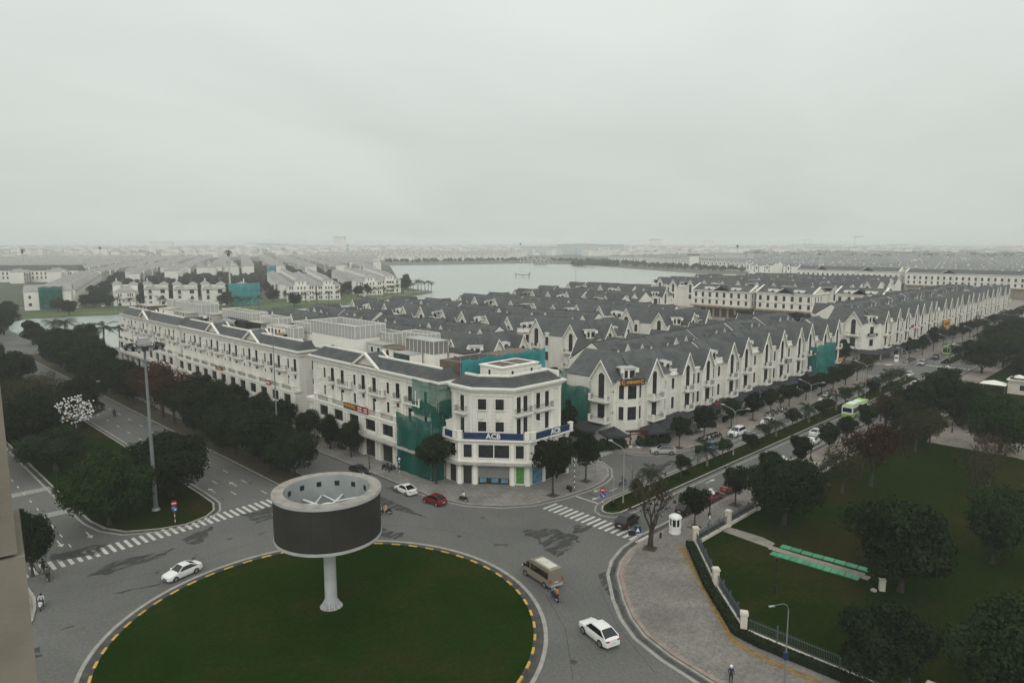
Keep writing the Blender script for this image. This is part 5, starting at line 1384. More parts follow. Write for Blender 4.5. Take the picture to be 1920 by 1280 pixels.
def villa(label, loc, rz, kind=0):
    t = thing('island_villa', label, 'villa', loc, rz, 'villas along the island shore')
    w=MB(); w.box(-7,0,0,7,12,11.0,'wallfar'); w.box(-7,1.2,11,-2.4,6.5,14.2,'wallfar'); w.box(2.6,2.5,11,7,7.5,13.6,'wallfar'); w.box(-2.4,4,11,2.6,9,13.0,'wallfar')
    for z in (3.6,7.4): w.box(-7.12,-0.12,z,7.12,12.1,z+0.25,'trim')
    if kind==1: w.box(-5.6,-1.6,0,5.6,0,9.3,'wallfar')
    w.build('walls', t)
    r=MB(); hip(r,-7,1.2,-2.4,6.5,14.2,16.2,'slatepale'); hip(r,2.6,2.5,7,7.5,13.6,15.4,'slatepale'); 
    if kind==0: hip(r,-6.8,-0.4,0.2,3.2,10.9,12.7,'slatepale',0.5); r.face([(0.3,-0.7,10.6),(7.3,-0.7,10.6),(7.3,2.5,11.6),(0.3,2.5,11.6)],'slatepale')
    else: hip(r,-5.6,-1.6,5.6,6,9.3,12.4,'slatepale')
    r.build('roof', t); c=MB(); c.box(-5.1,3.3,15.4,-4.5,3.9,17.3,'trim'); c.box(-5.2,3.2,17.3,-4.4,4.0,17.5,'trim'); c.build('chimney', t)
    if kind==0:
        for z0,z1 in ((0.4,3.0),(4.2,6.8),(8.0,10.5)): add_arch(t,-3.6,0,z0,z1,0.85)
        add_window(t,3.6,0,7.9,2.6,2.6,mull=True); add_arch(t,3.6,0,4.2,6.6,0.9); add_arch(t,3.6,0,0.4,3.0,0.9); add_balcony(t,-3.6,0,7.7,2.6,0.7,False)
    else:
        for x in (-3.9,-2.6,1.4,2.6,3.8): add_window(t,x,-1.6,6.0,0.7,1.9,mull=False)
        for x in (-3.6,-1.2,1.8): add_window(t,x,-1.6,2.6,0.8,1.5,mull=False)
        add_arch(t,-3.5,-1.6,0.1,2.2,0.8)
    for y in (3.5,8.0): add_window(t,7.0,y,8.0,1.0,1.8,R(90),mull=False); add_window(t,7.0,y,4.3,1.0,1.8,R(90),mull=False)
    return t
VR = R(-18)
villa('leftmost island villa with a projecting hipped wing and a palm in front',(*(143.7,493.6),0),VR,1)
villa('second island villa from the left, with arched windows',(*(157.7,479.6),0),VR)
villa('third island villa from the left, between dark trees',(*(169.5,462.3),0),VR)
villa('fourth island villa from the left, next to the netted villa',(*(183.8,453.5),0),VR)
t = thing('netted_villa','island villa wholly wrapped in turquoise scaffold netting','villa',(*(199.6,443.2),0),VR)
m_=MB(); m_.box(-7,1,0,7,11,13,'wallfar'); hip(m_,-5,2,3,9,13,15,'slatepale'); m_.box(-0.3,5,14.6,0.3,5.6,16.8,'trim'); m_.build('house', t)
net_panel(t,(-9,-0.6),(9,-0.6),0.3,14.2,'netblue',0.3,False,21,20); net_panel(t,(9,-0.6),(9,11),0.3,14.2,'netblue',0.3,False,22,10); net_panel(t,(-9,11),(-9,-0.6),0.3,14.2,'netblue',0.3,False,23,10)

# ---- rows of hipped houses fanning out over the island
def hipped_house(label, end=False):
    t = thing('hipped_house', label, 'house')
    w=MB(); w.box(-4.2,0,0,4.2,21,10.6,'wallfar'); w.box(-4.3,-0.1,6.9,4.3,21.1,7.1,'trim'); w.box(-2.2,-0.9,0,1.0,0,8.8,'wallfar'); w.build('walls', t)
    r=MB(); hip(r,-4.1,0.2,4.1,9.2,10.5,13.6,'slatepale',0.45); hip(r,-4.1,11.8,4.1,20.8,10.5,13.6,'slatepale',0.45)
    r.box(-4.1,9.2,10.4,4.1,11.8,11.3,'slatepale')
    hip(r,-2.2,-0.9,1.0,3.4,9.2,12.2,'slatepale',0.3); hip(r,-1.6,17.6,1.6,21.4,10.4,12.9,'slatepale',0.3)
    w2_=MB(); w2_.box(1.2,5.0,10.6,3.9,8.6,14.4,'wallfar'); w2_.build('turret', t); hip(r,1.2,5.0,3.9,8.6,14.4,16.0,'slatepale',0.35)
    r.build('roof', t)
    for z in (7.4,3.8): add_window(t,2.6,0,z,1.1,2.0,0,mull=False)
    add_window(t,-0.6,-0.9,4.2,1.4,3.0,0,mull=False,name='door')
    for z in (7.4,3.8): add_window(t,0.0,21,z,1.2,2.0,R(180),mull=False)
    return t
hh = hipped_house('hipped house', True)
USED = []
def fan_row(px, xv, n, label, group, off=0.0, step=8.4, side=0):
    az = math.atan((xv-960)/1333.0); d = (math.sin(R(45)+az), math.cos(R(45)+az)); out=[]
    rz = math.atan2(d[1],d[0])   # row runs along local X
    for i in range(n):
        s = off+step*(i+0.5); loc=(px[0]+d[0]*s, px[1]+d[1]*s, 0)
        if not USED: o=hh; o.location=loc; o.rotation_euler=(0,0,rz); USED.append(1)
        else: o=dup(hh,loc,rz)
        o['label']=label.format(nth(i)); o['group']=group
    return d
def end_block(label, px, xv, w=20, kind=0):
    """the taller house that closes a row towards the water"""
    az = math.atan((xv-960)/1333.0); d=(math.sin(R(45)+az), math.cos(R(45)+az)); rz=math.atan2(d[1],d[0])-math.pi/2
    t=thing('end_villa',label,'villa',(px[0],px[1],0),rz,'tall villas closing the island rows')
    m=MB(); m.box(-w/2,0,0,w/2,11,10.2,'wallfar'); m.box(-w*0.28,-0.9,0,w*0.28,0.1,10.6,'wallfar'); m.box(-w*0.2,2,10.2,w*0.2,9,13.6,'wallfar')
    for z in (3.4,6.9): m.box(-w/2-0.1,-0.1,z,w/2+0.1,11.1,z+0.22,'trim')
    m.build('walls',t); r=MB(); hip(r,-w/2,0,-w*0.2,10,10.2,12.6,'slatepale'); hip(r,w*0.2,0,w/2,10,10.2,12.6,'slatepale'); hip(r,-w*0.2,2,w*0.2,9,13.6,16.0,'slatepale'); r.build('roof',t)
    for z in (1.0,4.3,7.8):
        for k,x in enumerate((-0.4,-0.32,-0.12,0.0,0.12,0.32,0.4)):
            y=-0.9 if abs(x)<0.25 else 0
            if kind==0 or abs(x)<0.35: add_window(t,w*x,y,z,0.9 if kind==0 else 1.6,1.7,0,mull=False)
    for z in (4.2,7.6):
        for y in (3,7): add_window(t,w/2,y,z,1.0,1.8,R(90),mull=False)
    add_window(t,-1.2,2,11.2,0.7,1.4,0,mull=False); add_window(t,1.2,2,11.2,0.7,1.4,0,mull=False)
    return t
g_='rows of hipped houses on the island'
# px: right-hand corner of the near end of each row on the ground, xv: where the row runs to
fan_row((*(116.1,500.0),), 285, 30, '{} hipped house of the long leftmost island row', g_, 12)
fan_row((288.2,875.2), 330, 14, '{} hipped house of the second island row from the left', g_)
fan_row((318.3,882.3), 365, 14, '{} hipped house of the third island row from the left', g_)
fan_row((348.7,851.9), 395, 14, '{} hipped house of the fourth island row from the left', g_)
fan_row((380.4,859.8), 420, 14, '{} hipped house of the fifth island row from the left', g_)
fan_row((254.1,456.2), 432, 22, '{} hipped house of the island row behind the end villa with twin wings', g_, 12)
fan_row((268.1,442.2), 462, 20, '{} hipped house of the island row behind the narrow end villa', g_, 12)
fan_row((316.7,460.3), 484, 20, '{} hipped house of the island row behind the third end villa', g_, 12)
fan_row((337.2,464.8), 536, 22, '{} hipped house of the lakeside island row', g_, 12)
end_block('tall white end villa with twin hipped wings behind the lawn',(244.3,452.7),432,19)
end_block('narrower end villa with arched centre, right of the twin-winged one',(260.3,443.4),462,16)
end_block('end villa standing third along the island lawn, before the trees',(307.3,461.7),484,19)
end_block('glazed end villa nearest the lake point',(331.7,470.3),536,17,1)
t = thing('netted_house','end house of the long island row half wrapped in green netting','house',(*(100.5,495.8),0),R(-18))
m_=MB(); m_.box(-11,0,0,13,14,11.5,'wallfar'); m_.face([(13,0,11.5),(13,14,11.5),(13,7,14.5)],'wallfar'); m_.face([(-11.3,-0.4,11.4),(13.3,-0.4,11.4),(13.3,7,14.8),(-11.3,7,14.8)],'slatepale'); m_.face([(13.3,7,14.8),(13.3,14.4,11.4),(-11.3,14.4,11.4),(-11.3,7,14.8)],'slatepale'); m_.build('house',t)
for x in (-8,): add_window(t,x,0,7.0,1.2,1.8); add_window(t,x,0,2.6,1.6,1.8)
net_panel(t,(-3.4,-1.0),(8.5,-1.0),0.3,14.0,'net',0.3,False,31,14); net_panel(t,(8.5,-1.0),(8.5,6),0.3,14.0,'net',0.3,False,32,8)
t = thing('netted_tower','turquoise-netted house among the island rows','house',(*(384.0,779.4),0),R(-20)); MB().box(-4,0,0,4,10,12,'wallfar').build('house',t); net_panel(t,(-5,-0.5),(5,-0.5),0.2,14,'netblue',0.2,False,33,8); net_panel(t,(5,-0.5),(5,10),0.2,14,'netblue',0.2,False,34,8)

# ================================================================ the far town: rows of pale houses, thousands, past counting
def far_field(name, spots, seed, wall='wallfar', roof='slatepale', hmin=9, hmax=12, gable=True):
    r = random.Random(seed); m = MB(); kw=m.mi(wall); kr=m.mi(roof); kd=m.mi('glass')
    for (x,y,rz,lx,ly) in spots:
        c,s=math.cos(rz),math.sin(rz); h=r.uniform(hmin,hmax); q=r.uniform(2.4,4.0)
        P=lambda u,v,z:(x+u*c-v*s, y+u*s+v*c, z)
        i=len(m.v)
        m.v.extend([P(-lx/2,0,0),P(lx/2,0,0),P(lx/2,ly,0),P(-lx/2,ly,0),P(-lx/2,0,h),P(lx/2,0,h),P(lx/2,ly,h),P(-lx/2,ly,h),P(-lx/2+ (0 if gable else lx*0.3),ly/2,h+q),P(lx/2-(0 if gable else lx*0.3),ly/2,h+q)])
        for f,k in (((0,1,5,4),kw),((1,2,6,5),kw),((2,3,7,6),kw),((3,0,4,7),kw),((4,5,9,8),kr),((6,7,8,9),kr),((5,6,9),kw if gable else kr),((7,4,8),kw if gable else kr)): m.f.append(tuple(i+t_ for t_ in f)); m.m.append(k)
        for u in (-lx*0.28,lx*0.12):
            for z in (h-3.0,h-6.6):
                i=len(m.v); m.v.extend([P(u,-0.06,z),P(u+1.5,-0.06,z),P(u+1.5,-0.06,z+1.9),P(u,-0.06,z+1.9)]); m.f.append((i,i+1,i+2,i+3)); m.m.append(kd)
        # front gable
        i=len(m.v); m.v.extend([P(-1.9,-0.5,0),P(1.9,-0.5,0),P(1.9,-0.5,h),P(-1.9,-0.5,h),P(0,-0.5,h+q*0.8),P(0,ly/2.4,h+q*0.8),P(1.9,2,h),P(-1.9,2,h)])
        for f,k in (((0,1,2,4,3),kw),((2,6,5,4),kr),((4,5,7,3),kr)): m.f.append(tuple(i+t_ for t_ in f)); m.m.append(k)
        i=len(m.v); m.v.extend([P(-0.7,-0.56,h-4),P(0.7,-0.56,h-4),P(0.7,-0.56,h),P(-0.7,-0.56,h)]); m.f.append((i,i+1,i+2,i+3)); m.m.append(kd)
    return m.build(name, kind='stuff')
fr = random.Random(77)
def seen(x,y,z=8):
    """rough pixel of a point, to leave out what lies off to the side"""
    xc=(x-y)*0.7071; yc=(x+y)*0.7071
    return None if yc<50 else (960+1320*xc/(yc*0.9903-(z-40)*0.1388))
spots=[]
# island interior and the town behind the left lake shore
d0=Vector((0.408,0.913)); n0=Vector((0.913,-0.408))
for k in range(-34,40):
    for s in range(560,1750,9):
        if (s//9)%14==0: continue
        for o_ in (0,14):
            p=d0*(s+fr.uniform(-1,1))+n0*(k*36+o_); x=seen(p.x,p.y); dist_=(p.x+p.y)*0.7071
            if x is None or not -60<x<735 or not 700<dist_<1560 or fr.random()<0.1: continue
            if dist_<860 and x>330: continue
            spots.append((p.x,p.y,math.atan2(d0.y,d0.x)+(0 if o_ else math.pi),8.6,12))
SHORE2=[(900.1,1471.3),(947.7,1283.7),(1098.9,1132.5)]
def along(pts, step):
    out=[]
    for a,b in zip(pts[:-1],pts[1:]):
        a=Vector(a);b=Vector(b);L=(b-a).length;d=(b-a)/L;k=0
        while k<L: out.append((a+d*k,d)); k+=step
    return out
spots2=[]
for back in range(0,14):
    for p,d in along([(828.7,1542.7),(886.2,1448.6),(947.7,1283.7),(1091.2,1107.8)],11):
        n=Vector((d.y,-d.x)); n=-n if n.dot(Vector((1,1)))<0 else n
        p2=p+n*(40+back*52+fr.uniform(-6,6))
        if fr.random()<0.86: spots2.append((p2.x,p2.y,math.atan2(-n.y,-n.x)+math.pi/2,10,18))
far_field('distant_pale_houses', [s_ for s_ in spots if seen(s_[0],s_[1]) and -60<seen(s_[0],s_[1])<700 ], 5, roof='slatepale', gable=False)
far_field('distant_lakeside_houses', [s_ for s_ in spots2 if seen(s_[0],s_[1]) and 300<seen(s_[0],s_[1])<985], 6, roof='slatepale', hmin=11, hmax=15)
# gabled fronts facing the beach on the right-hand shore, and the roofs behind them
spots3=[]
for back in range(0,16):
    for p,d in along([(1167.7,882.1),(1133.3,786.3),(1012.6,599.4),(937.2,470.0),(912.4,370.2)],11.5):
        n=Vector((1,0.15)).normalized()
        p2=p+n*(back*36)
        spots3.append((p2.x,p2.y,R(-90)+0.15,11,18))
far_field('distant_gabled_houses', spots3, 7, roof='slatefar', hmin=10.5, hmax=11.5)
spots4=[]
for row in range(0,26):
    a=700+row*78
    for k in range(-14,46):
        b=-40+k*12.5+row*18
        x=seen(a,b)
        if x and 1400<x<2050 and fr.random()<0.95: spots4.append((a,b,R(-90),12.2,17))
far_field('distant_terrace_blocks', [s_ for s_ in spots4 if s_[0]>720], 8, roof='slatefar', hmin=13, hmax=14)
spots5=[]
for k in range(2600):
    d=fr.uniform(2100,6500); az=R(fr.uniform(-42,42)); spots5.append((d*math.sin(R(45)+az),d*math.cos(R(45)+az),fr.uniform(0,3.1),fr.uniform(12,40),fr.uniform(12,30)))
far_field('hazy_town', spots5, 9, hmin=8, hmax=24, gable=False)

def slab_building(name,label,cat,p,rz,w,d,h,mats,bands=(),loc_z=0):
    t=thing(name,label,cat,(p[0],p[1],loc_z),rz); MB().box(-w/2,0,0,w/2,d,h,mats[0]).build('walls',t)
    m=MB(); m.box(-w/2-1,-1,h,w/2+1,d+1,h+1.5,mats[1]); m.build('roof',t)
    for z0,z1,mm in bands: MB().box(-w/2-0.3,-0.6,z0,w/2+0.3,0,z1,mm).build('band',t)
    return t
M['hallglass']=mat('haze_toned_hall_glass',(0.36,0.42,0.43),(0.43,0.49,0.50),scale=0.02,rough=0.4)  # hall glass and white kept pale and close: extra distance haze in the colour
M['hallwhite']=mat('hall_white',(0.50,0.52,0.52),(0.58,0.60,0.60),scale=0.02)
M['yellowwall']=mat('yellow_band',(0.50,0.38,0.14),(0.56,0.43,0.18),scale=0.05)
CRZ=R(-45)
def gdist(px,dist): 
    az=math.atan((px-960)/1333.0); return (dist*math.sin(R(45)+az),dist*math.cos(R(45)+az))
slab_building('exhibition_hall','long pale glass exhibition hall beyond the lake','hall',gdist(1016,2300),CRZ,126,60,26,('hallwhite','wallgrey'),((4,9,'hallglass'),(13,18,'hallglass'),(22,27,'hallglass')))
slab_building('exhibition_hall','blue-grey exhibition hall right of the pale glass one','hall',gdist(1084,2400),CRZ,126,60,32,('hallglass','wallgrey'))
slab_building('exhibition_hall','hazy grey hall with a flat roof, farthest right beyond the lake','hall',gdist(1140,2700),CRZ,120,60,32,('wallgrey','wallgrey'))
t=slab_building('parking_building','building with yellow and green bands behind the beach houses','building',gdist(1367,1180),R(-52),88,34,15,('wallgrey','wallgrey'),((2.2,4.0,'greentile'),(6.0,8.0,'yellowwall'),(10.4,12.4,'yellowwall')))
m_=MB(); m_.box(-20,5,16.5,26,20,20,'wallgrey'); m_.box(-44,2,16.5,-38,8,22,'wallgrey'); m_.box(30,6,16.5,40,14,23,'wallgrey'); m_.build('roof_plant',t)
slab_building('office_tower','pale hazy tower block on the left horizon','tower',gdist(636,3800),CRZ,60,20,68,('wallfar','wallgrey'))
slab_building('office_tower','white end building left of the banded building','building',gdist(1303,1150),CRZ,14,12,20,('wallfar','slate'))
for k,(px,ds,w,h) in enumerate(((300,4300,120,44),(470,4600,60,40),(1560,2500,150,22),(1620,1900,60,16),(1700,2800,180,20),(1230,4600,70,60),(1330,5000,60,50),(1840,2600,160,18))):
    slab_building('distant_block',['broad pale block on the left skyline','low pale block left of the hazy tower','long pale shed on the right skyline','white shed above the columned rooftops','low wide shed on the right skyline','hazy block above the beach houses','faint block right of the hazy one','pale shed at the right edge of the skyline'][k],'building',gdist(px,ds),CRZ,w,30,h,('wallfar','wallgrey'))
t=thing('mansion_block','long mansard-roofed white building at the left edge','building',(*gdist(60,870),0),R(-40))
m_=MB(); m_.box(-42,0,0,42,14,12,'wallfar'); m_.build('walls',t); m_=MB(); m_.face([(-43,-0.6,12),(43,-0.6,12),(41,3,17),(-41,3,17)],'slate'); m_.face([(43,14.6,12),(-43,14.6,12),(-41,11,17),(41,11,17)],'slate'); m_.face([(43,-0.6,12),(43,14.6,12),(41,11,17),(41,3,17)],'slate'); m_.face([(-43,14.6,12),(-43,-0.6,12),(-41,3,17),(-41,11,17)],'slate'); m_.box(-41,3,16.9,41,11,17.1,'slate'); m_.build('roof',t)
for k in range(20):
    for z in (7.6,3.4): add_window(t,-39+4.1*k,0,z,1.6,2.6,mull=False)
# cranes
def crane(label,px,ds,h):
    t=thing('tower_crane',label,'crane',(*gdist(px,ds),0),R(-45)); MB().box(-1,-1,0,1,1,h,'palesteel').build('mast',t); MB().box(-16,-0.8,h-4,46,0.8,h-2,'palesteel').build('jib',t)
crane('faint tower crane on the right skyline, tallest',1603,4200,74); crane('faint short crane left of the tallest crane',1508,4300,58)
# far hills fading into the haze
def hills(pts, depth):
    m=MB()
    for (p0,h0),(p1,h1) in zip(pts[:-1],pts[1:]):
        m.face([(*p0,-0.1),(*p1,-0.1),(*p1,h1),(*p0,h0)],'leafmid'); d0=(p0[0]*1.06,p0[1]*1.06); d1=(p1[0]*1.06,p1[1]*1.06); m.face([(*p0,h0),(*p1,h1),(*d1,-0.1),(*d0,-0.1)],'leafmid')
    o=m.build('hills'); o['kind']='structure'
hills([(gdist(-700+60*k,6500),14+14*math.sin(k*0.7)+9*math.sin(k*1.9+1)) for k in range(56)],300)


# ================================================================ in and round the lake
db=thing('boat_sculpture','dark boat-shaped sculpture on legs standing in the lake','sculpture',(*(599.8,581.9),-0.1),R(-42))
m_=MB(); n=14
for i in range(n):
    def sec(i):
        u=-1+2*i/n; x=u*8.2; z=2.0+2.2*abs(u)**4; w=0.9*(1-abs(u)**3)+0.12
        return [(x,-w,z+0.5),(x,0,z-0.15),(x,w,z+0.5)]
    a,b=sec(i),sec(i+1)
    for k in range(2): m_.face([a[k],b[k],b[k+1],a[k+1]],'timber2' if 'timber2' in M else 'bark'); m_.face([a[k+1],b[k+1],b[k],a[k]],'bark')
m_.build('hull',db); m_=MB(); m_.tube([(-8.0,0,-0.5),(-8.2,0,2.0),(-8.6,0,4.6)],[0.5,0.4,0.25],'bark',6); m_.tube([(7.0,0,-0.5),(8.0,0,3.0),(9.0,0,6.2)],[0.6,0.5,0.3],'bark',6); m_.build('prow',db); m_=MB(); m_.tube([(0,0,-0.5),(0,0,2)],0.3,'bark',6); m_.build('legs',db)
wv=thing('shore_sculpture','white slanting spar sculpture on the far beach behind the boat','sculpture',(*(912.6,892.2),0),R(-45))
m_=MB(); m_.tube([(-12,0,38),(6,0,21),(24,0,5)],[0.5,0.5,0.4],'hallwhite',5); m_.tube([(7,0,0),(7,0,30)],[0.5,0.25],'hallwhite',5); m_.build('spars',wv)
gl_=thing('shell_pavilion','pale shell-shaped pavilion among the trees on the far shore','pavilion',(*(961.5,887.6),0),R(-45))
for k in range(5):
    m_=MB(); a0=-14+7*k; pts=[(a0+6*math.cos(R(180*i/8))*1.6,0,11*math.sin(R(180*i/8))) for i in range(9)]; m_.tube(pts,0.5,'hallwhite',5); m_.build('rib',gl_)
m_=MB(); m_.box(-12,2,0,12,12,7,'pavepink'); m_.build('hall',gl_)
mp=thing('flag_mast','thin tall mast rising behind the slate roofs against the lake','mast',(*(391.0,326.2),0)); MB().cyl(0,0,0,36,0.22,0.1,'steel',6).build('pole',mp); MB().ball((0,0,36.1),0.25,'steel',6,4).build('finial',mp)
mp=thing('flag_mast','thin mast in front of the columned blocks','mast',(*(360.0,157.1),0)); MB().cyl(0,0,0,17,0.16,0.09,'steel',6).build('pole',mp); MB().ball((0,0,17.1),0.2,'steel',6,4).build('finial',mp)
def palm_tower(label,px,pyb,pyt,dist):
    p=gdist(px,dist); t=thing('palm_tower',label,'telecom mast',(*p,0),R(rnd.uniform(0,90)))
    h=40+(455-pyt)/1333.0*dist+ (0)
    h=max(24,h)
    MB().cyl(0,0,0,h,0.75,0.5,'palesteel',8).build('trunk',t); m=MB(); r=random.Random(px)
    for k in range(16):
        a=2*math.pi*k/16+r.uniform(-.1,.1); L=r.uniform(3.2,4.2); up=r.uniform(-0.2,0.9); c,s=math.cos(a),math.sin(a)
        pts=[(c*L*u,s*L*u,h+0.3+L*(up*u-0.85*u*u)) for u in (0,0.35,0.7,1.0)]
        for i in range(3):
            w0=0.5*(1-0.3*i); w1=0.5*(1-0.3*(i+1)) if i<2 else 0.08
            p0,p1=pts[i],pts[i+1]; m.face([(p0[0]-s*w0,p0[1]+c*w0,p0[2]),(p0[0]+s*w0,p0[1]-c*w0,p0[2]),(p1[0]+s*w1,p1[1]-c*w1,p1[2]),(p1[0]-s*w1,p1[1]+c*w1,p1[2])],'palm')
    for k in range(6):
        a=k*math.pi/3; m.box(math.cos(a)*0.9-0.2,math.sin(a)*0.9-0.2,h-3.4,math.cos(a)*0.9+0.2,math.sin(a)*0.9+0.2,h-1.0,'frame')
    m.build('crown',t)
palm_tower('tall palm-shaped mast beside the netted island villa',427,565,470,560); palm_tower('palm-shaped mast beyond the long island row',186,500,462,1150); palm_tower('palm-shaped mast at the left edge by the mansard building',40,505,466,900); palm_tower('palm-shaped mast on the far lake shore',976,492,456,1450); palm_tower('dark palm-shaped mast on the left horizon',652,480,458,1900); palm_tower('palm-shaped mast above the yellow-banded building',1383,470,460,1120)

# ================================================================ trees
def leaf_cloud(name, pts, nrm, size, m, seed, flat=0.35):
    """one two-triangle leaf spray per point"""
    r = np.random.default_rng(seed); n = len(pts)
    d = nrm + r.normal(0, 0.55, (n,3)); d /= np.linalg.norm(d, axis=1)[:,None]+1e-9
    t = np.cross(d, r.normal(0,1,(n,3))); t /= np.linalg.norm(t,axis=1)[:,None]+1e-9
    b = np.cross(d, t)
    s = size*r.uniform(0.6,1.35,(n,1)); w = s*r.uniform(0.45,0.8,(n,1))
    droop = np.array([0,0,-1.0])*s*flat
    v = np.stack([pts-t*s, pts-b*w+d*s*0.1, pts+t*s+droop, pts+b*w+d*s*0.1], axis=1).reshape(-1,3)
    me = bpy.data.meshes.new(name)
    me.vertices.add(4*n); me.vertices.foreach_set('co', v.astype(np.float32).ravel())
    me.loops.add(4*n); me.loops.foreach_set('vertex_index', np.arange(4*n,dtype=np.int32))
    me.polygons.add(n); me.polygons.foreach_set('loop_start', np.arange(0,4*n,4,dtype=np.int32)); me.polygons.foreach_set('loop_total', np.full(n,4,dtype=np.int32))
    me.materials.append(M[m]); me.update(calc_edges=True); me.validate()
    return me
def crown_mesh(seed, rx, h, z0, n, size, m, lobes=14, hollow=0.45, cone=0.0, sparse=0.0):
    """leaf clumps through an uneven crown: rx half-width, h height, z0 underside"""
    r = np.random.default_rng(seed); P=[]; D=[]
    c = np.array([0,0,z0+h*0.5])
    L=[]
    for k in range(lobes):
        while True:
            q=r.uniform(-1,1,3)
            if np.linalg.norm(q)<1: break
        q=q/np.linalg.norm(q)*r.uniform(0.35,0.78); zz=q[2]
        tap=1-cone*max(0,zz)
        ctr=c+q*np.array([rx*tap,rx*tap,h*0.5]); rad=r.uniform(0.20,0.46)*min(rx,h*0.62)*(1-0.25*cone)
        L.append((ctr,rad))
    L.append((c,min(rx,h*0.5)*0.62))
    w=np.array([l[1]**2 for l in L]); w/=w.sum()
    for (ctr,rad),k in zip(L,r.multinomial(n,w)):
        q=r.normal(0,1,(k,3)); q[:,2]+=0.25; q/=np.linalg.norm(q,axis=1)[:,None]
        rr=rad*(1-hollow*r.power(2.2,(k,1))[:, :]*r.uniform(0,1,(k,1)))
        out=r.uniform(0,1,(k,1))>0.93; rr=np.where(out,rad*r.uniform(1.0,1.28,(k,1)),rr)
        p=ctr+q*rr*np.array([1,1,0.85])
        P.append(p); D.append(q)
    P=np.concatenate(P); D=np.concatenate(D)
    if sparse: 
        keep=r.uniform(0,1,len(P))>sparse*(0.4+0.6*np.sin(P[:,0]*1.7+seed)*np.sin(P[:,1]*1.9)*np.sin(P[:,2]*1.3)>0.1); P,D=P[keep],D[keep]
    return leaf_cloud('crown', P, D, size, m, seed)
def trunk_mesh(seed, h, r0, split, spread, n=5, m='bark', tips=True, twigs=2):
    r=random.Random(seed); mb=MB()
    lean=(r.uniform(-.12,.12)*h*.3, r.uniform(-.12,.12)*h*.3)
    fork=Vector((lean[0]*0.5,lean[1]*0.5,split))
    mb.tube([(0,0,-0.1),(0,0,0.25),(lean[0]*0.25,lean[1]*0.25,split*0.5),tuple(fork)],[r0*1.5,r0*1.08,r0*0.92,r0*0.8],m,8,False)
    def limb(p,d,l,rad,depth):
        q=p+d*l*0.5+Vector((r.uniform(-1,1),r.uniform(-1,1),r.uniform(0,0.6)))*l*0.10; e=p+d*l+Vector((r.uniform(-1,1),r.uniform(-1,1),r.uniform(0,1)))*l*0.12
        mb.tube([tuple(p),tuple(q),tuple(e)],[rad,rad*0.75,rad*0.5],m,5 if depth else 6,False)
        if depth<twigs:
            for k in range(3 if depth==0 else 3):
                a=r.uniform(0,6.28); dd=(d+Vector((math.cos(a),math.sin(a),r.uniform(0.0,0.7)))*0.62).normalized()
                limb(e if k else q, dd, l*r.uniform(0.5,0.7), rad*0.48, depth+1)
    for k in range(n):
        a=2*math.pi*k/n+r.uniform(-.4,.4); d=Vector((math.cos(a)*spread,math.sin(a)*spread,1)).normalized()
        limb(fork-Vector((0,0,r.uniform(0,split*0.2))), d, (h-split)*r.uniform(0.42,0.55), r0*0.5, 0)
    return mb.mesh('trunk')
TR={}
def tree_kind(key, h, rx, z0, n, size, m, r0=0.16, nv=2, cone=0.0, sparse=0.0, lobes=14, spread=0.7, twigs=1, name='broadleaf_tree', tm='bark'):
    TR[key]=[(h,rx,trunk_mesh(hash((key,i))%9999 if False else sum(map(ord,key))+i*7, h*0.9, r0, z0*0.9+0.3, spread, 5, tm, True, twigs), crown_mesh(sum(map(ord,key))*3+i, rx, h-z0, z0, n, size, m, lobes, cone=cone, sparse=sparse)) for i in range(nv)]
    TR[key+'/name']=name
tree_kind('street', 6.0, 2.1, 1.9, 5200, 0.15, 'leafdark', 0.11, 3, cone=0.35, lobes=22)
tree_kind('streetmid', 6.0, 2.2, 1.9, 4200, 0.15, 'leafmid', 0.11, 3, sparse=0.35)
tree_kind('streetolive', 5.5, 2.4, 1.8, 2800, 0.15, 'leafolive', 0.10, 2, sparse=0.5)
tree_kind('dark', 9.0, 4.2, 1.2, 17000, 0.17, 'leafdark', 0.24, 4, lobes=34)
tree_kind('mid', 9.0, 4.4, 1.4, 15000, 0.17, 'leafmid', 0.24, 3, lobes=34)
tree_kind('bright', 8.5, 5.2, 0.9, 20000, 0.17, 'leafbright', 0.26, 2, lobes=40)
tree_kind('russet', 9.0, 4.6, 2.4, 8500, 0.16, 'leafred', 0.24, 2, lobes=30, sparse=0.45, twigs=2)
tree_kind('thin', 9.0, 4.4, 2.6, 5200, 0.15, 'leafolive', 0.22, 2, lobes=26, sparse=0.55, twigs=2)
tree_kind('bare', 9.0, 3.4, 2.2, 260, 0.16, 'leafred', 0.26, 2, lobes=10, spread=0.42, twigs=3)
tree_kind('bareolive', 9.0, 3.8, 1.4, 700, 0.17, 'leafolive', 0.26, 2, lobes=12, spread=0.42, twigs=3)
tree_kind('cone', 10.0, 2.6, 1.0, 8000, 0.17, 'leafdark', 0.2, 2, cone=0.75, lobes=16)
def bush_mesh(seed, r_, h, n, size, m): return crown_mesh(seed, r_, h, 0.0, n, size, m, 9, hollow=0.3)
TCOUNT={}
def tree(kind, x, y, h, w, label, group=None, name=None, z=0.13, cat='tree'):
    v=TR[kind]; i=TCOUNT.get(kind,0); TCOUNT[kind]=i+1
    H,RX,tm,cm=v[i%len(v)]
    t=thing(name or TR[kind+'/name'], label, cat, (x,y,z), rnd.uniform(0,6.28), group)
    t.scale=(w/(2*RX),w/(2*RX),h/H)
    obj('trunk',tm,t); obj('crown',cm,t); return t
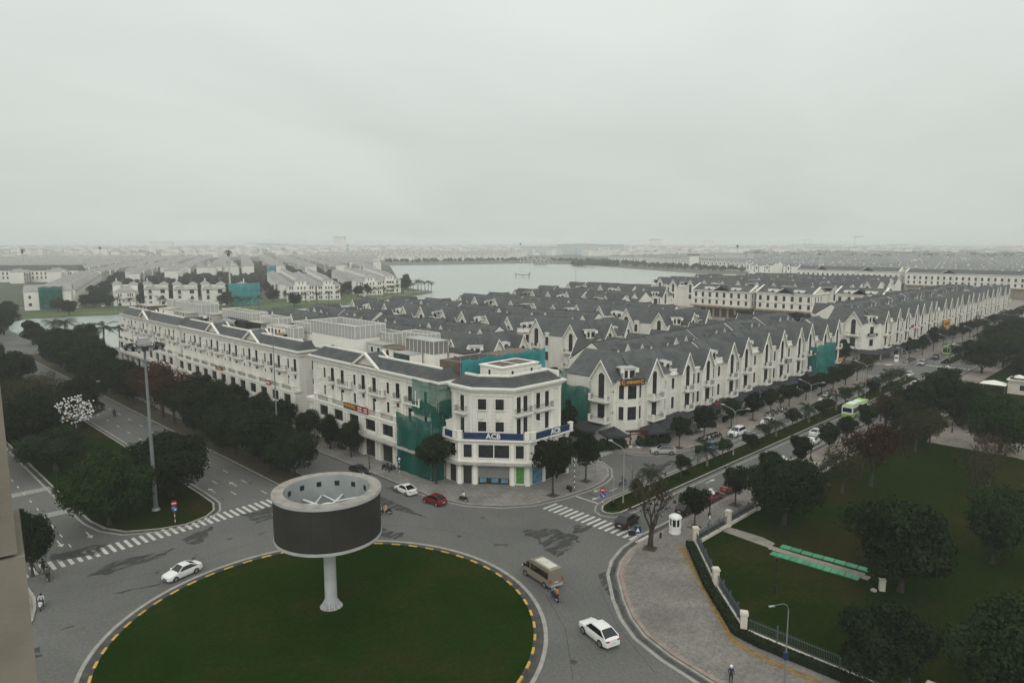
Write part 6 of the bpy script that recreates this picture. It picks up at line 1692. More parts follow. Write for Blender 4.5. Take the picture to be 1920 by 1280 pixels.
def palm_meshes(seed, h, n=18, L=2.2, fan=False):
    r=random.Random(seed); mb=MB(); lx,ly=r.uniform(-.3,.3),r.uniform(-.3,.3)
    mb.tube([(0,0,-0.1),(0,0,0.4),(lx*.4,ly*.4,h*.5),(lx,ly,h)],[0.24,0.17,0.14,0.13],'palebark',7); tm=mb.mesh('trunk')
    mb=MB()
    for k in range(n):
        a=2*math.pi*k/n+r.uniform(-.2,.2); up=r.uniform(-0.35,1.15); l=L*r.uniform(0.85,1.15); c,s=math.cos(a),math.sin(a)
        pts=[Vector((lx+c*l*u*math.cos(up*0.5),ly+s*l*u*math.cos(up*0.5),h+l*(up*u-0.75*u*u))) for u in (0.04,0.25,0.5,0.75,1.0)]
        sd=Vector((-s,c,0))
        for i in range(4):
            for sg in (-1,1):
                for q in range(3):
                    u=(q+0.5)/3; p=pts[i].lerp(pts[i+1],u); d=(pts[i+1]-pts[i]).normalized(); wl=l*0.30*(1-abs((i+u)/4-0.45)*1.1)
                    e=p+sd*sg*wl*0.85+d*wl*0.5-Vector((0,0,wl*0.45)); mb.face([tuple(p-d*0.05),tuple(p+d*0.12),tuple(e)],'palm')
    return tm, mb.mesh('crown')
PALMS={'tall':[(6.0,2.0)+palm_meshes(i,6.0) for i in (1,2,3)], 'short':[(2.6,1.9)+palm_meshes(i,2.6,24,2.1) for i in (4,5,6)]}
def palm(kind,x,y,h,w,label,group=None,z=0.0):
    v=PALMS[kind]; i=TCOUNT.get(kind,0); TCOUNT[kind]=i+1; H,RX,tm,cm=v[i%3]
    t=thing('palm_tree',label,'palm',(x,y,z),rnd.uniform(0,6.28),group); t.scale=(w/(2*RX),w/(2*RX),h/(H+0.9)); obj('trunk',tm,t); obj('crown',cm,t); return t
BUSH=[bush_mesh(900+i,1.0,1.5,900,0.16,m_) for i,m_ in enumerate(('leafdark','hedge','leafmid'))]
def bush(x,y,r_,h,label,group=None,i=0,z=0.13):
    o=obj('bush',BUSH[i%3],None,(x,y,z),rnd.uniform(0,6)); o.scale=(r_,r_,h/1.5); tag(o,label,'bush',group); return o

def TT(kind, q, label, group=None, z=0.13, hf=1.0, wf=1.1): return tree(kind, q[0], q[1], min(q[2]*hf,11.0), min(q[3]*wf,13.5), label, group, z=z)
# --- left foreground: planted median with the floodlight mast
TT('bright', (27.2,108.5,14.7,15.1), 'broad bright green tree by the floodlight mast, white balls behind it')
TT('dark', (37.8,114.5,11.8,12.6), 'dense dark tree right of the floodlight mast')
TT('thin', (31.5,181.3,16.0,12.2), 'thin-leaved tree with visible branches by the left road')
TT('dark', (39.3,173.4,10.5,10.5), 'dark round tree between the two left roads, above the white balls')
TT('dark', (25.1,152.6,11.6,12.7), 'dark tree beside the concrete wall, left of the white balls')
TT('mid', (28.2,143.1,7.8,11.3), 'dull green bushy tree under the white balls')
TT('dark', (15.9,98.0,9.1,5.4), 'small dark tree right beside the concrete wall by the zebra crossing')
# --- strip of trees in front of the terrace
strip_t=[(108.5,'dark',8.0,7.4),(114.5,'dark',9.0,8.8),(121.5,'dark',9.0,9.2),(128.5,'dark',9.2,9.2),(136,'dark',8.6,8.6),(143.5,'dark',9.2,9.2),(151.5,'dark',9.8,9.6),(160,'russet',10.5,10.6),(168.5,'russet',11,11.2),(178,'russet',10.6,10.8),(187.5,'dark',9.8,9.8),(196,'mid',9.8,9.6),(205,'dark',10,10),(215,'dark',10.5,10.5),(226,'dark',10.5,11),(238,'mid',10.5,11),(250,'dark',10.5,11),(262,'dark',10.5,11)]
for i,(b,k,h,w) in enumerate(strip_t): tree(k,55.0+rnd.uniform(-.8,.8),b,h*1.12,w*1.2,f'{ORD[i]} tree of the roadside strip before the terrace, counted from the roundabout','trees of the roadside strip')
for i,(a,b,k,h,w) in enumerate(((69.2,112.0,'dark',6.8,5.0),(69.2,119.5,'dark',6.6,5.2),(69.0,128.0,'dark',6.6,5.4),(69.2,138.5,'dark',7.2,5.6),(69.0,149,'mid',6.8,5.6),(69,160,'dark',6.8,5.6),(69,171,'mid',6.8,5.6),(69,183,'dark',6.8,5.6))): tree(k,a,b,h*1.05,w*1.15,f'{ORD[i]} tree on the terrace pavement, counted from the bank','trees on the terrace pavement')
# --- left background: trees between the roads and along the water
lb=[(33,175,'mid'),(36,188,'dark'),(30,200,'dark'),(38,206,'thin'),(32,219,'dark'),(37,230,'dark'),(31,243,'dark'),(38,255,'mid'),(32,268,'dark'),(37,282,'dark'),(31,296,'dark'),(57,276,'dark'),(60,288,'dark'),(62,300,'mid'),(66,272,'dark'),(70,284,'mid'),(8,150,'dark'),(6,165,'mid'),(9,182,'dark'),(5,200,'dark'),(8,222,'mid'),(4,243,'dark'),(9,262,'dark'),(6,282,'dark'),(9,304,'mid'),(4,326,'dark'),(32,312,'dark'),(36,330,'mid'),(34,350,'dark'),(40,372,'dark'),(22,392,'dark'),(46,392,'mid'),(62,330,'dark'),(50,352,'dark'),(58,372,'mid'),(60,396,'dark'),(52,420,'dark'),(36,430,'dark'),(68,440,'mid'),(20,450,'dark'),(44,458,'dark'),(62,462,'dark'),(78,470,'mid'),(30,480,'dark'),(54,492,'dark'),(74,500,'dark')]
for i,(a,b,k) in enumerate(lb):
    tree(k,a+rnd.uniform(-1.5,1.5),b+rnd.uniform(-3,3),rnd.uniform(8.5,11.5),rnd.uniform(9,12.5),'dark tree in the dense wood between the left road and the water','trees of the wood by the left road',z=-0.05)
for i,q in enumerate(((66.4,276.5,9.0,6.3),(72.3,277.2,12.2,9.1),(69.9,316.7,10.9,9.2),(83.6,298.9,8.8,7.4),(69.0,334.6,8.8,8.7))): palm('tall',q[0],q[1],max(7,q[2]),max(5.5,q[3]),f'{ORD[i]} feathery palm by the inlet, left of the terrace, from the bank side','palms by the inlet')
# --- bank corner and avenue pavement
TT('street', (71.1,89.0,9.6,6.2), 'round dark tree beside the green netting, left of the bank')
TT('street', (80.8,71.6,10.8,5.9), 'dark pavement tree in front of the bank, left of the pair')
TT('street', (89.8,72.2,9.0,5.2), 'dark pavement tree in front of the bank, right of the pair')
tree('cone',103.9,88.5,10.5,5.2,'tall dark shrubby tree between the bank and the green netting')
for i,(a,h,w,k) in enumerate(((118.0,6.6,3.6,'street'),(127.5,6.8,4.2,'street'),(139.0,6.4,4.6,'streetmid'),(149.0,6.3,4.2,'street'),(158.0,6.2,4.2,'street'),(168.0,5.6,4.0,'street'),(178.0,6.4,4.4,'street'),(188.0,6.0,4.6,'street'),(196.0,6.2,4.4,'streetmid'),(205.0,6.4,4.6,'street'),(214.0,6.2,4.8,'streetolive'),(222.0,6.0,4.8,'streetolive'))):
    tree(k,a,71.6,h*1.1,w*1.12,f'{ORD[i]} pavement tree along the avenue, counted from the corner restaurant','trees on the avenue pavement')
for i in range(16):
    tree(['streetmid','street','street','streetolive'][i%4],266+i*13.5+rnd.uniform(-2,2),72.0,rnd.uniform(6,9) if i!=2 else 10.5,rnd.uniform(4.5,7.5),f'{ORD[i]} pavement tree along the long avenue row past the crossing','trees along the long avenue row')
tree('cone',243.5,86,9,6,'dark tree at the side of the white corner house past the crossing')
for i,(a,k,h,w) in enumerate(((93.5,'short',4.2,4.6),(111.5,'short',4.6,4.8),(139.5,'short',4.0,4.6),(156,'short',4.4,4.8),(172,'tall',4.4,5.0),(187,'short',4.0,4.6),(203,'short',4.2,4.8),(220,'short',4.2,4.8),(272,'tall',6.2,5.5),(290,'short',4.6,5),(309,'tall',6.2,5.4),(330,'short',4.6,5),(352,'tall',6,5.4),(378,'tall',6,5.4))):
    palm(k,a,61.8,h,w,f'{ORD[i]} palm in the avenue median, counted from the roundabout','palms in the avenue median',z=0.2)
for i,(a,r_) in enumerate(((83.5,0.75),(97.5,0.8),(101,0.7),(104.5,0.8),(129.5,1.5),(145,0.8),(165,1.0),(180,0.8),(196,1.1),(212,1.2),(268,1.0),(282,1.0),(300,1.2),(320,1.2))):
    bush(a,61.9,r_,r_*1.25,f'{ORD[i]} clipped shrub in the avenue median, counted from the roundabout','shrubs in the avenue median',i,0.2)
# --- park-side pavement trees
for i,(a,h,w,k) in enumerate(((85.6,5.8,3.4,'street'),(97.5,5.8,3.8,'street'),(109.0,6.0,4.4,'street'),(121.5,6.0,4.0,'street'),(134.0,5.8,3.6,'street'),(143.5,5.8,3.8,'street'),(155,6.0,4.4,'street'),(166,6.2,4.6,'streetmid'),(177,6.4,4.8,'street'),(189,6.4,5.0,'street'),(202,6.6,5.2,'streetmid'),(215,6.6,5.4,'street'),(268,6.6,5.4,'street'),(282,7,5.8,'streetmid'),(297,7,6,'street'),(313,7,6,'street'),(330,7,6,'streetmid'),(348,7,6,'street'),(368,7,6,'street'))):
    tree(k,a,49.0,h*1.15,w*1.2,f'{ORD[i]} tree on the park-side pavement, counted from the white kiosk','trees on the park-side pavement')
TT('bare', (75.1,49.4,11.8,8.7), 'leafless many-stemmed tree on the pavement next to the white kiosk', hf=1.0)
for i,(a,k,h,w) in enumerate(((88.5,'streetolive',3.6,3.4),(102.5,'streetmid',4.2,3.8),(118,'streetmid',4.0,3.6),(126,'street',3.6,3.2),(134,'streetolive',4.2,3.8),(148.5,'street',4.6,4.0),(160,'streetmid',4.4,4.0),(166,'street',4.4,3.8),(179,'streetmid',4.8,4.4),(194,'street',4.8,4.2),(209,'streetmid',4.8,4.4),(215,'streetolive',4.6,4.2),(277,'streetmid',5,4.6),(296,'street',5,4.6),(318,'streetmid',5,4.6))):
    tree(k,a,60.9+0.7*(i%3),h,w,f'{ORD[i]} low leafy tree among the median palms, counted from the roundabout','low trees in the avenue median',z=0.2)
# --- the park
TT('dark', (95.3,40.4,12.3,10.2), 'dense dark tree just inside the park fence by the globe lamp')
TT('thin', (114.6,39.5,7.5,9.0), 'sparse multi-stemmed tree in the middle of the park')
TT('russet', (121.3,37.3,13.3,10.1), 'russet-leaved tree between the avenue and the park lawn')
TT('thin', (147.8,38.0,8.7,8.2), 'olive tree by the paved plaza, left of a slimmer one')
TT('streetolive', (152.1,36.7,7.9,6.8), 'slim olive tree at the edge of the paved plaza')
TT('dark', (85.9,22.4,14.4,11.2), 'big dark tree in the park standing over the pale box')
TT('dark', (65.0,17.7,8.2,7.6), 'dark rounded tree at the bottom of the park by the fence')
TT('mid', (101.8,16.5,9.6,9.0), 'green forked tree at the right edge of the park')
TT('mid', (69.7,9.4,10.3,9.1), 'mid-green tree in the bottom right corner')
TT('bare', (132.6,23.2,11.6,8.2), 'russet bare-twigged tree beyond the lawn, in front of the plaza', wf=1.1)
TT('bareolive', (126.8,23.9,8.7,7.5), 'bare vase-shaped tree on the open lawn')
TT('bright', (158.6,26.3,11.0,14.2), 'bright green tree right of the paved plaza')
TT('mid', (175.9,36.8,13.1,12.2), 'large dark crown beyond the plaza, left of the gatehouse')
TT('thin', (178.1,37.9,7.3,8.3), 'brownish thin tree in front of the large dark crown')
TT('dark', (176.6,42.7,11.0,11.4), 'dark tree by the second crossing, nearest the avenue')
TT('russet', (164.3,48.4,6.6,8.2), 'russet-tipped tree beside the park-side pavement')
TT('dark', (158.2,42.4,8.5,8.3), 'dark tree between the russet one and the plaza')
for i,q in enumerate(((254.0,48.8,10.0,13.1),(269.8,46.2,12.1,13.7),(275.3,40.7,13.5,15.4),(316.0,56.7,11.2,14.1),(347.7,55.9,12.1,15.2),(235.7,33.2,13.3,13.1),(183.2,29.6,6.6,7.0))): TT(['dark','mid','dark','dark','mid','dark','mid'][i],q,f'{ORD[i]} tree of the clump behind the gatehouse, from its left','trees behind the gatehouse')
for k in range(26):
    tree(rnd.choice(['dark','mid','thin','streetmid']),250+k*13+rnd.uniform(-4,4),42-rnd.uniform(0,14),rnd.uniform(6,9),rnd.uniform(5.5,9),f'{ORD[k]} dark park-edge tree along the avenue, counted from the crossing','park-edge trees past the crossing')
for k in range(5): tree('mid',[317,322,306,312,333][k],[150,162,176,141,140][k],7,8,f'{ORD[k]} tree of the green belt before the columned blocks','trees before the columned blocks')
for i,(a,b) in enumerate(((100.2,100),(104,118),(127,112),(146,112),(176,112),(193,113),(148,131),(194,131),(243,131))): tree('street',a,b,5.5,5,f'{ORD[i]} small dark tree on the inner streets behind the shops','trees on the inner streets')
# --- island and far shores
isl_t=[(245.7,471.5),(216.2,410.4),(291.2,477.8),(310.8,500.0),(307.2,486.3),(291.5,454.4),(305.8,463.2),(137.7,579.5),(122.9,503.7),(145.9,571.3),(158.8,594.6),(152.5,490.3),(171.5,545.7),(171.7,494.2),(146.4,409.6),(200.3,516.9),(185.9,440.6),(225.8,458.4),(252.5,501.0),(274.9,535.9),(258.5,535.1),(375.7,512.1),(417.0,563.9),(102.4,453.6),(102.1,475.6),(130.0,481.1)]
isl_t.sort(key=lambda p:(p[0]-p[1])/(p[0]+p[1]))
for i,p in enumerate(isl_t): tree('dark' if i%3 else 'mid',p[0],p[1],rnd.uniform(8,10.5),rnd.uniform(8,11),f'{ORD[i]} dark round tree from the left among the island villas','trees among the island villas',z=0)
isl_p=[(128.8,458.1),(135.2,456.4),(139.0,447.9),(145.0,437.3),(149.0,433.3),(153.2,429.1),(158.3,424.0),(171.8,415.1),(175.2,411.7),(180.0,411.6),(182.2,409.4),(187.1,409.2),(192.3,408.9),(219.4,423.4),(222.8,420.0),(227.2,415.6),(232.6,410.3),(241.9,412.3),(254.3,417.5),(264.2,420.0),(276.6,420.5),(283.5,420.1),(293.3,423.9),(309.3,436.6),(322.1,446.9),(331.9,453.3),(341.8,460.3),(348.6,462.2),(358.8,469.9),(365.1,473.0),(371.5,476.1),(369.2,468.8),(367.0,461.8),(367.0,490.3),(380.6,496.8)]
isl_p.sort(key=lambda p:(p[0]-p[1])/(p[0]+p[1]))
for i,p in enumerate(isl_p): palm('tall',p[0],p[1],rnd.uniform(7.5,9.5),rnd.uniform(5.5,7),f'{ORD[i]} slender palm from the left along the island shore','palms along the island shore')
TT('mid',(354.6,483.4,16.5,17.9),'tall pale green tree at the lake end of the island villas',z=0)
for i in range(24):
    s=i*26; az=math.atan((285-960)/1333.0); d=(math.sin(R(45)+az),math.cos(R(45)+az)); tree('dark',100+d[0]*s+26,500+d[1]*s-4,rnd.uniform(8,10),rnd.uniform(9,12),f'{ORD[i]} street tree beside the long leftmost island row, from its near end','street trees of the long island row',z=0)
# trees of the far shore: one mesh each, too small to show parts
def small_tree(seed,m): 
    me=crown_mesh(seed,3.6,6.4,1.6,260,0.75,m,8); bm=bmesh.new(); bm.from_mesh(me)
    r=bmesh.ops.create_cone(bm,segments=5,radius1=0.2,radius2=0.14,depth=3.2,matrix=Matrix.Translation((0,0,1.5))); bm.to_mesh(me); bm.free(); return me
ST=[small_tree(300+i,('leafdark','leafmid','leafdark')[i%3]) for i in range(5)]
def far_tree(x,y,s,label,group):
    o=obj('broadleaf_tree',ST[rnd.randrange(5)],None,(x,y,-0.05),rnd.uniform(0,6)); o.scale=(s,s,s*rnd.uniform(0.85,1.15)); tag(o,label,'tree',group)
SH=[(872.3,328.3),(888.1,394.4),(891.4,510.6),(923.1,591.8),(1007.6,755.2),(1102.6,919.8),(1073.3,1033.7),(950.3,1072.1),(803.7,1140.6)]
kk=0; belt=[]
for p,d in along(SH,8.5):
    n=Vector((d.y,-d.x)); n=-n if n.dot(Vector((1,1)))<0 else n
    for row in (0,1):
        q=p+n*(8+row*13+rnd.uniform(-5,5))+d*rnd.uniform(-5,5); s_=rnd.uniform(0.95,1.4)
        if kk<96: far_tree(q.x,q.y,s_,'hazy tree of the belt along the far beach','trees along the far beach')
        else: belt.append((q.x,q.y,s_))
        kk+=1
def belt_mesh():
    vs=[]; 
    for x,y,s_ in belt:
        me=ST[rnd.randrange(5)]; n=len(me.vertices)//4*4; co=np.empty(len(me.vertices)*3,np.float32); me.vertices.foreach_get('co',co); co=co.reshape(-1,3)[:260*4]*s_+np.array([x,y,0]); vs.append(co)
    v=np.concatenate(vs).astype(np.float32); n=len(v)//4; me=bpy.data.meshes.new('beach_tree_belt'); me.vertices.add(4*n); me.vertices.foreach_set('co',v[:4*n].ravel()); me.loops.add(4*n); me.loops.foreach_set('vertex_index',np.arange(4*n,dtype=np.int32)); me.polygons.add(n); me.polygons.foreach_set('loop_start',np.arange(0,4*n,4,dtype=np.int32)); me.polygons.foreach_set('loop_total',np.full(n,4,dtype=np.int32)); me.materials.append(M['leafdark']); me.update(calc_edges=True)
    o=obj('beach_tree_belt',me); o['kind']='stuff'
belt_mesh()
def wood(name, areas, seed, n, smin, smax, m='leafdark'):
    """far-off woods that read as one mass; an area is a plan rectangle or (from, to) bearings in photo columns with two distances"""
    r=np.random.default_rng(seed); P=[];D=[]
    for _ in range(n):
        A_=areas[r.integers(len(areas))]
        if A_[0]=='p': q_=gdist(A_[1]+(A_[2]-A_[1])*r.uniform(),A_[3]+(A_[4]-A_[3])*r.uniform()); c=np.array([q_[0],q_[1],0.0])
        else: x0,y0,x1,y1=A_; c=np.array([x0+(x1-x0)*r.uniform(),y0+(y1-y0)*r.uniform(),0])
        s=r.uniform(smin,smax); k=70
        q=r.normal(0,1,(k,3)); q/=np.linalg.norm(q,axis=1)[:,None]; q[:,2]=np.abs(q[:,2])*1.0-0.15
        P.append(c+np.array([0,0,s*0.55])+q*s*np.array([1,1,0.85])*r.uniform(0.8,1,(k,1))); D.append(q)
    o=obj(name,leaf_cloud(name,np.concatenate(P),np.concatenate(D),1.6,m,seed,0.2)); o['kind']='stuff'; return o
def ar(px0,px1,d0,d1,n=5): return [('p',px0,px1,d0,d1)]
wood('left_wood',[(-60,470,30,560),(-70,560,60,700),(-80,700,80,900),(10,520,70,640)],41,420,4.5,7)
wood('left_far_wood',ar(-80,260,980,1500,6)+[(-200,900,150,1300)],42,500,5,9)
wood('town_trees',ar(230,700,600,800)+ar(230,640,800,1100)+ar(230,680,1100,1500),43,620,3.2,5.2)
wood('shore_wood',ar(1075,1160,1215,1420,4),44,130,4,6)
wood('park_wood',[(255,-30,300,10),(320,-60,420,16),(420,-80,640,26),(480,20,640,44)],45,210,3.2,5.0,'leafmid')
wood('skyline_wood',ar(-100,2000,2300,3600,14)+ar(1400,2000,1500,2400,8),46,900,9,16)
bush((328.2,164.8)[0],(328.2,164.8)[1],7,5,'overgrown hedge in front of the columned blocks',None,1)

# ================================================================ the drum billboard on the roundabout
bb = thing('drum_billboard','round dark billboard drum on a white column in the roundabout lawn','billboard',(37.2,65.2,0.6),R(20))
def ring_wall(mb, r, z0, z1, m, n=64, inside=False, c=(0,0)):
    for j in range(n):
        a0,a1=2*math.pi*j/n,2*math.pi*(j+1)/n
        p=[(c[0]+r*math.cos(a0),c[1]+r*math.sin(a0),z0),(c[0]+r*math.cos(a1),c[1]+r*math.sin(a1),z0),(c[0]+r*math.cos(a1),c[1]+r*math.sin(a1),z1),(c[0]+r*math.cos(a0),c[1]+r*math.sin(a0),z1)]
        mb.face(p[::-1] if inside else p, m)
def annulus(mb, r0, r1, z, m, n=64, up=True):
    for j in range(n):
        a0,a1=2*math.pi*j/n,2*math.pi*(j+1)/n
        p=[(r0*math.cos(a0),r0*math.sin(a0),z),(r1*math.cos(a0),r1*math.sin(a0),z),(r1*math.cos(a1),r1*math.sin(a1),z),(r0*math.cos(a1),r0*math.sin(a1),z)]
        mb.face(p if up else p[::-1], m)
M['ledpanel']=lined('dark_led_panel',(0.028,0.026,0.023),(0.038,0.036,0.032),(0.02,0.019,0.018),0.96,0.03,rough=0.6,scale=0.25,spec=0.2)
M['rimcap']=mat('weathered_rim',(0.20,0.18,0.155),(0.33,0.305,0.27),scale=0.9,detail=8,lo=0.3,hi=0.6)
M['drumin']=mat('drum_lining',(0.25,0.27,0.265),(0.32,0.34,0.335),scale=0.5)
BR=5.6; ZB,ZT=8.25,13.35
for k in range(16):
    p=MB(); n=5
    for j in range(n):
        a0=2*math.pi*(k+0.006+0.988*j/n)/16; a1=2*math.pi*(k+0.006+0.988*(j+1)/n)/16
        p.face([(BR*math.cos(a0),BR*math.sin(a0),ZB+0.28),(BR*math.cos(a1),BR*math.sin(a1),ZB+0.28),(BR*math.cos(a1),BR*math.sin(a1),ZT-0.32),(BR*math.cos(a0),BR*math.sin(a0),ZT-0.32)],'ledpanel')
    p.build('screen_panel',bb)
d=MB(); ring_wall(d,BR-0.04,ZB,ZT-0.1,'black'); ring_wall(d,BR-1.12,ZB+0.4,ZT,'drumin',inside=True); annulus(d,BR-1.25,BR+0.02,ZB,'wallgrey',up=False); d.build('drum',bb)
d=MB(); annulus(d,BR-1.1,BR+0.12,ZT,'rimcap'); ring_wall(d,BR+0.12,ZT-0.34,ZT,'wallgrey'); d.build('rim_cap',bb)
d=MB(); ring_wall(d,BR+0.06,ZB-0.02,ZB+0.28,'wallgrey'); annulus(d,BR-0.1,BR+0.06,ZB+0.28,'wallgrey'); annulus(d,BR-0.1,BR+0.06,ZB-0.02,'wallgrey',up=False); d.build('lower_rim',bb)
fl=MB(); 
for j in range(48):
    a0,a1=2*math.pi*j/48,2*math.pi*(j+1)/48; r=BR-1.25
    fl.face([(0,0,ZB+0.8),(r*math.cos(a0),r*math.sin(a0),ZB+0.8),(r*math.cos(a1),r*math.sin(a1),ZB+0.8)],'wallgrey')
    fl.face([(0,0,ZB+0.02),(r*math.cos(a1),r*math.sin(a1),ZB+0.02),(r*math.cos(a0),r*math.sin(a0),ZB+0.02)],'wallgrey')
fl.build('floor',bb)
for k in range(14):
    a=2*math.pi*k/14; o=MB().box(-0.06,-0.25,-0.26,0.02,0.25,0.26,'black').build('vent',bb); o.location=((BR-1.14)*math.cos(a),(BR-1.14)*math.sin(a),ZT-0.9); o.rotation_euler=(0,0,a)
for k in range(6):
    a=2*math.pi*k/6+0.3; c,s=math.cos(a),math.sin(a); m_=MB(); m_.tube([(0.5*c,0.5*s,ZB+2.9),((BR-1.3)*c,(BR-1.3)*s,ZB+2.9)],0.11,'white',6); m_.tube([(2.2*c,2.2*s,ZB+2.9),((BR-1.3)*math.cos(a+0.5),(BR-1.3)*math.sin(a+0.5),ZB+2.9)],0.08,'white',5); m_.tube([(2.2*c,2.2*s,ZB+2.9),((BR-1.3)*math.cos(a-0.5),(BR-1.3)*math.sin(a-0.5),ZB+2.9)],0.08,'white',5); m_.build('truss',bb)
m_=MB(); m_.cyl(0,0,0.0,ZB+3.1,0.66,0.62,'palesteel',24,False); m_.cyl(0,0,ZB+3.1,ZB+3.22,0.95,0.95,'white',24); m_.build('column',bb)
for k in range(12):
    a=2*math.pi*k/12; m_=MB(); m_.face([(0.62,-0.03,0.02),(1.12,-0.03,0.02),(0.62,-0.03,1.0)],'palesteel'); m_.face([(0.62,0.03,0.02),(0.62,0.03,1.0),(1.12,0.03,0.02)],'palesteel'); m_.face([(1.12,-0.03,0.02),(1.12,0.03,0.02),(0.62,0.03,1.0),(0.62,-0.03,1.0)],'palesteel'); o=m_.build('gusset',bb); o.rotation_euler=(0,0,a)
MB().prism([(1.25*math.cos(2*math.pi*j/12),1.25*math.sin(2*math.pi*j/12)) for j in range(12)],-0.25,0.03,'concrete').build('base_slab',bb)

# ---- floodlight mast, lamps, signs
M['maststeel']=mat('mast_steel',(0.15,0.17,0.17),(0.20,0.22,0.22),scale=0.6,rough=0.6)
tm_=thing('whip_mast','thin tapering mast rising from the tree strip before the white terrace','mast',(57.0,116.5,0.13)); MB().tube([(0,0,0),(0,0,18),(0,0,26)],[0.17,0.10,0.03],'maststeel',8).build('pole',tm_); MB().cyl(0,0,0,0.25,0.35,0.3,'maststeel',8).build('base',tm_)
fm=thing('floodlight_mast','very tall grey floodlight mast with a ring of lamps at its head','lamp mast',(*(33.9,109.8),0.13))
MB().tube([(0,0,0),(0,0,25.2)],[0.33,0.15],'maststeel',12).build('pole',fm); MB().cyl(0,0,0,0.3,0.6,0.5,'steel',10).build('base',fm)
m_=MB(); pts=[(2.3*math.cos(2*math.pi*j/16),2.3*math.sin(2*math.pi*j/16),24.6) for j in range(17)]; m_.tube(pts,0.09,'frame',5); m_.tube([(p[0],p[1],25.1) for p in pts],0.07,'frame',5)
for j in range(8): a=2*math.pi*j/8; m_.tube([(0,0,24.6),(2.3*math.cos(a),2.3*math.sin(a),24.6)],0.06,'frame',4)
m_.build('ring',fm)
for j in range(12):
    a=2*math.pi*j/12; o=MB().box(-0.28,-0.35,-0.3,0.28,0.35,0.3,'frame').build('floodlight',fm); o.location=(2.45*math.cos(a),2.45*math.sin(a),24.9); o.rotation_euler=(0,0.5,a); MB().box(0.285,-0.3,-0.25,0.3,0.3,0.25,'palesteel').build('lens',o)
m_=MB(); m_.box(-1.2,-1.2,25.3,1.2,1.2,27.0,'frame')
m_=MB()
for sx in (-1.1,1.1):
    for sy in (-1.1,1.1): m_.tube([(sx,sy,24.6),(sx,sy,26.6)],0.06,'steel',4)
for z in (25.4,26.6):
    for p,q in (((-1.1,-1.1),(1.1,-1.1)),((1.1,-1.1),(1.1,1.1)),((1.1,1.1),(-1.1,1.1)),((-1.1,1.1),(-1.1,-1.1))): m_.tube([(*p,z),(*q,z)],0.05,'steel',4)
m_.box(-0.7,-0.7,25.0,0.7,0.7,26.2,'wallgrey'); m_.build('winch_cage',fm)
def street_lamp(label,p,h,arms,rz,group,z=0.13,reach=2.2):
    t=thing('street_lamp',label,'street lamp',(p[0],p[1],z),rz,group)
    MB().tube([(0,0,0),(0,0,h)],[0.10,0.055],'steel',8).build('pole',t); MB().cyl(0,0,0,0.5,0.16,0.13,'steel',8).build('base',t)
    for s in arms:
        m_=MB(); m_.tube([(0,0,h-0.3),(s*0.5,0,h+0.25),(s*reach,0,h+0.85)],0.045,'steel',6); m_.build('arm',t)
        MB().box(s*reach-0.35,-0.13,h+0.8,s*reach+0.35,0.13,h+0.95,'palesteel').build('lamp_head',t)
    return t
for i,a in enumerate((86,121,156,191,224,268,300,332,366,402)): street_lamp(f'{ORD[i]} twin-armed street lamp of the avenue median, counted from the roundabout',(a,61.7),8.5,(-1,1),R(90),'twin-armed lamps in the avenue median',0.2,2.6)
lampm=thing('street_lamp','slim curved street lamp by the park fence with a small blue box','street lamp',(*(59.6,24.4),0.13),R(150))
MB().tube([(0,0,0),(0,0,7.2),(0.15,0,7.6),(0.5,0,7.85),(1.7,0,7.8)],[0.075,0.05,0.04,0.035,0.03],'maststeel',8).build('pole',lampm); MB().box(1.5,-0.09,7.74,2.05,0.09,7.82,'steel').build('lamp_head',lampm); MB().box(-0.2,-0.16,2.4,0.2,0.16,3.1,'navy').build('box',lampm)
for i,(p,h,rz) in enumerate((((26.3,162.5),8,R(180)),((42.4,176.9),8,R(0)))): street_lamp(['single-armed lamp by the wall, left of the white balls','single-armed lamp between the left roads, right of the white balls'][i],p,h,(1,),rz,None,0.13,2.0)
for i,b in enumerate((112,134,158,182,206)): 
    t=thing('pavement_lamp',f'{ORD[i]} black pavement lamp before the terrace, counted from the bank','lamp',(67.6,b-8.5,0.13),0,'black lamps before the terrace'); MB().tube([(0,0,0),(0,0,0.7),(0,0,3.6)],[0.14,0.07,0.05],'black',8).build('pole',t); MB().ball((0,0,3.8),0.22,'frame',8,6).build('lamp_globe',t)
M['globe']=mat('opal_globe',(0.72,0.72,0.70),rough=0.3)
for i,(px,py) in enumerate(((1330,968),(1478,893),(1533,858),(1637,800),(1723,745),(1768,712))):
    t=thing('globe_lamp',f'{ORD[i]} lamp with white globes on the park-side pavement, from the kiosk','lamp',(*[(90.8,49.6),(114.1,49.1),(128.9,50.3),(168.5,50.8),(211.0,52.9),(234.7,53.6)][i],0.13),R(30*i),'globe lamps along the park side')
    MB().tube([(0,0,0),(0,0,0.5),(0,0,0.55),(0,0,3.6)],[0.24,0.2,0.09,0.06],'black',8).build('pole',t)
    m_=MB()
    for k in range(4): a=k*math.pi/2; m_.tube([(0,0,3.2),(0.5*math.cos(a),0.5*math.sin(a),3.2),(0.5*math.cos(a),0.5*math.sin(a),3.4)],0.03,'black',5)
    m_.build('arms',t)
    for k in range(4): a=k*math.pi/2; MB().ball((0.5*math.cos(a),0.5*math.sin(a),3.6),0.23,'globe',10,7).build('globe',t)
    MB().ball((0,0,3.95),0.26,'globe',10,7).build('globe',t)
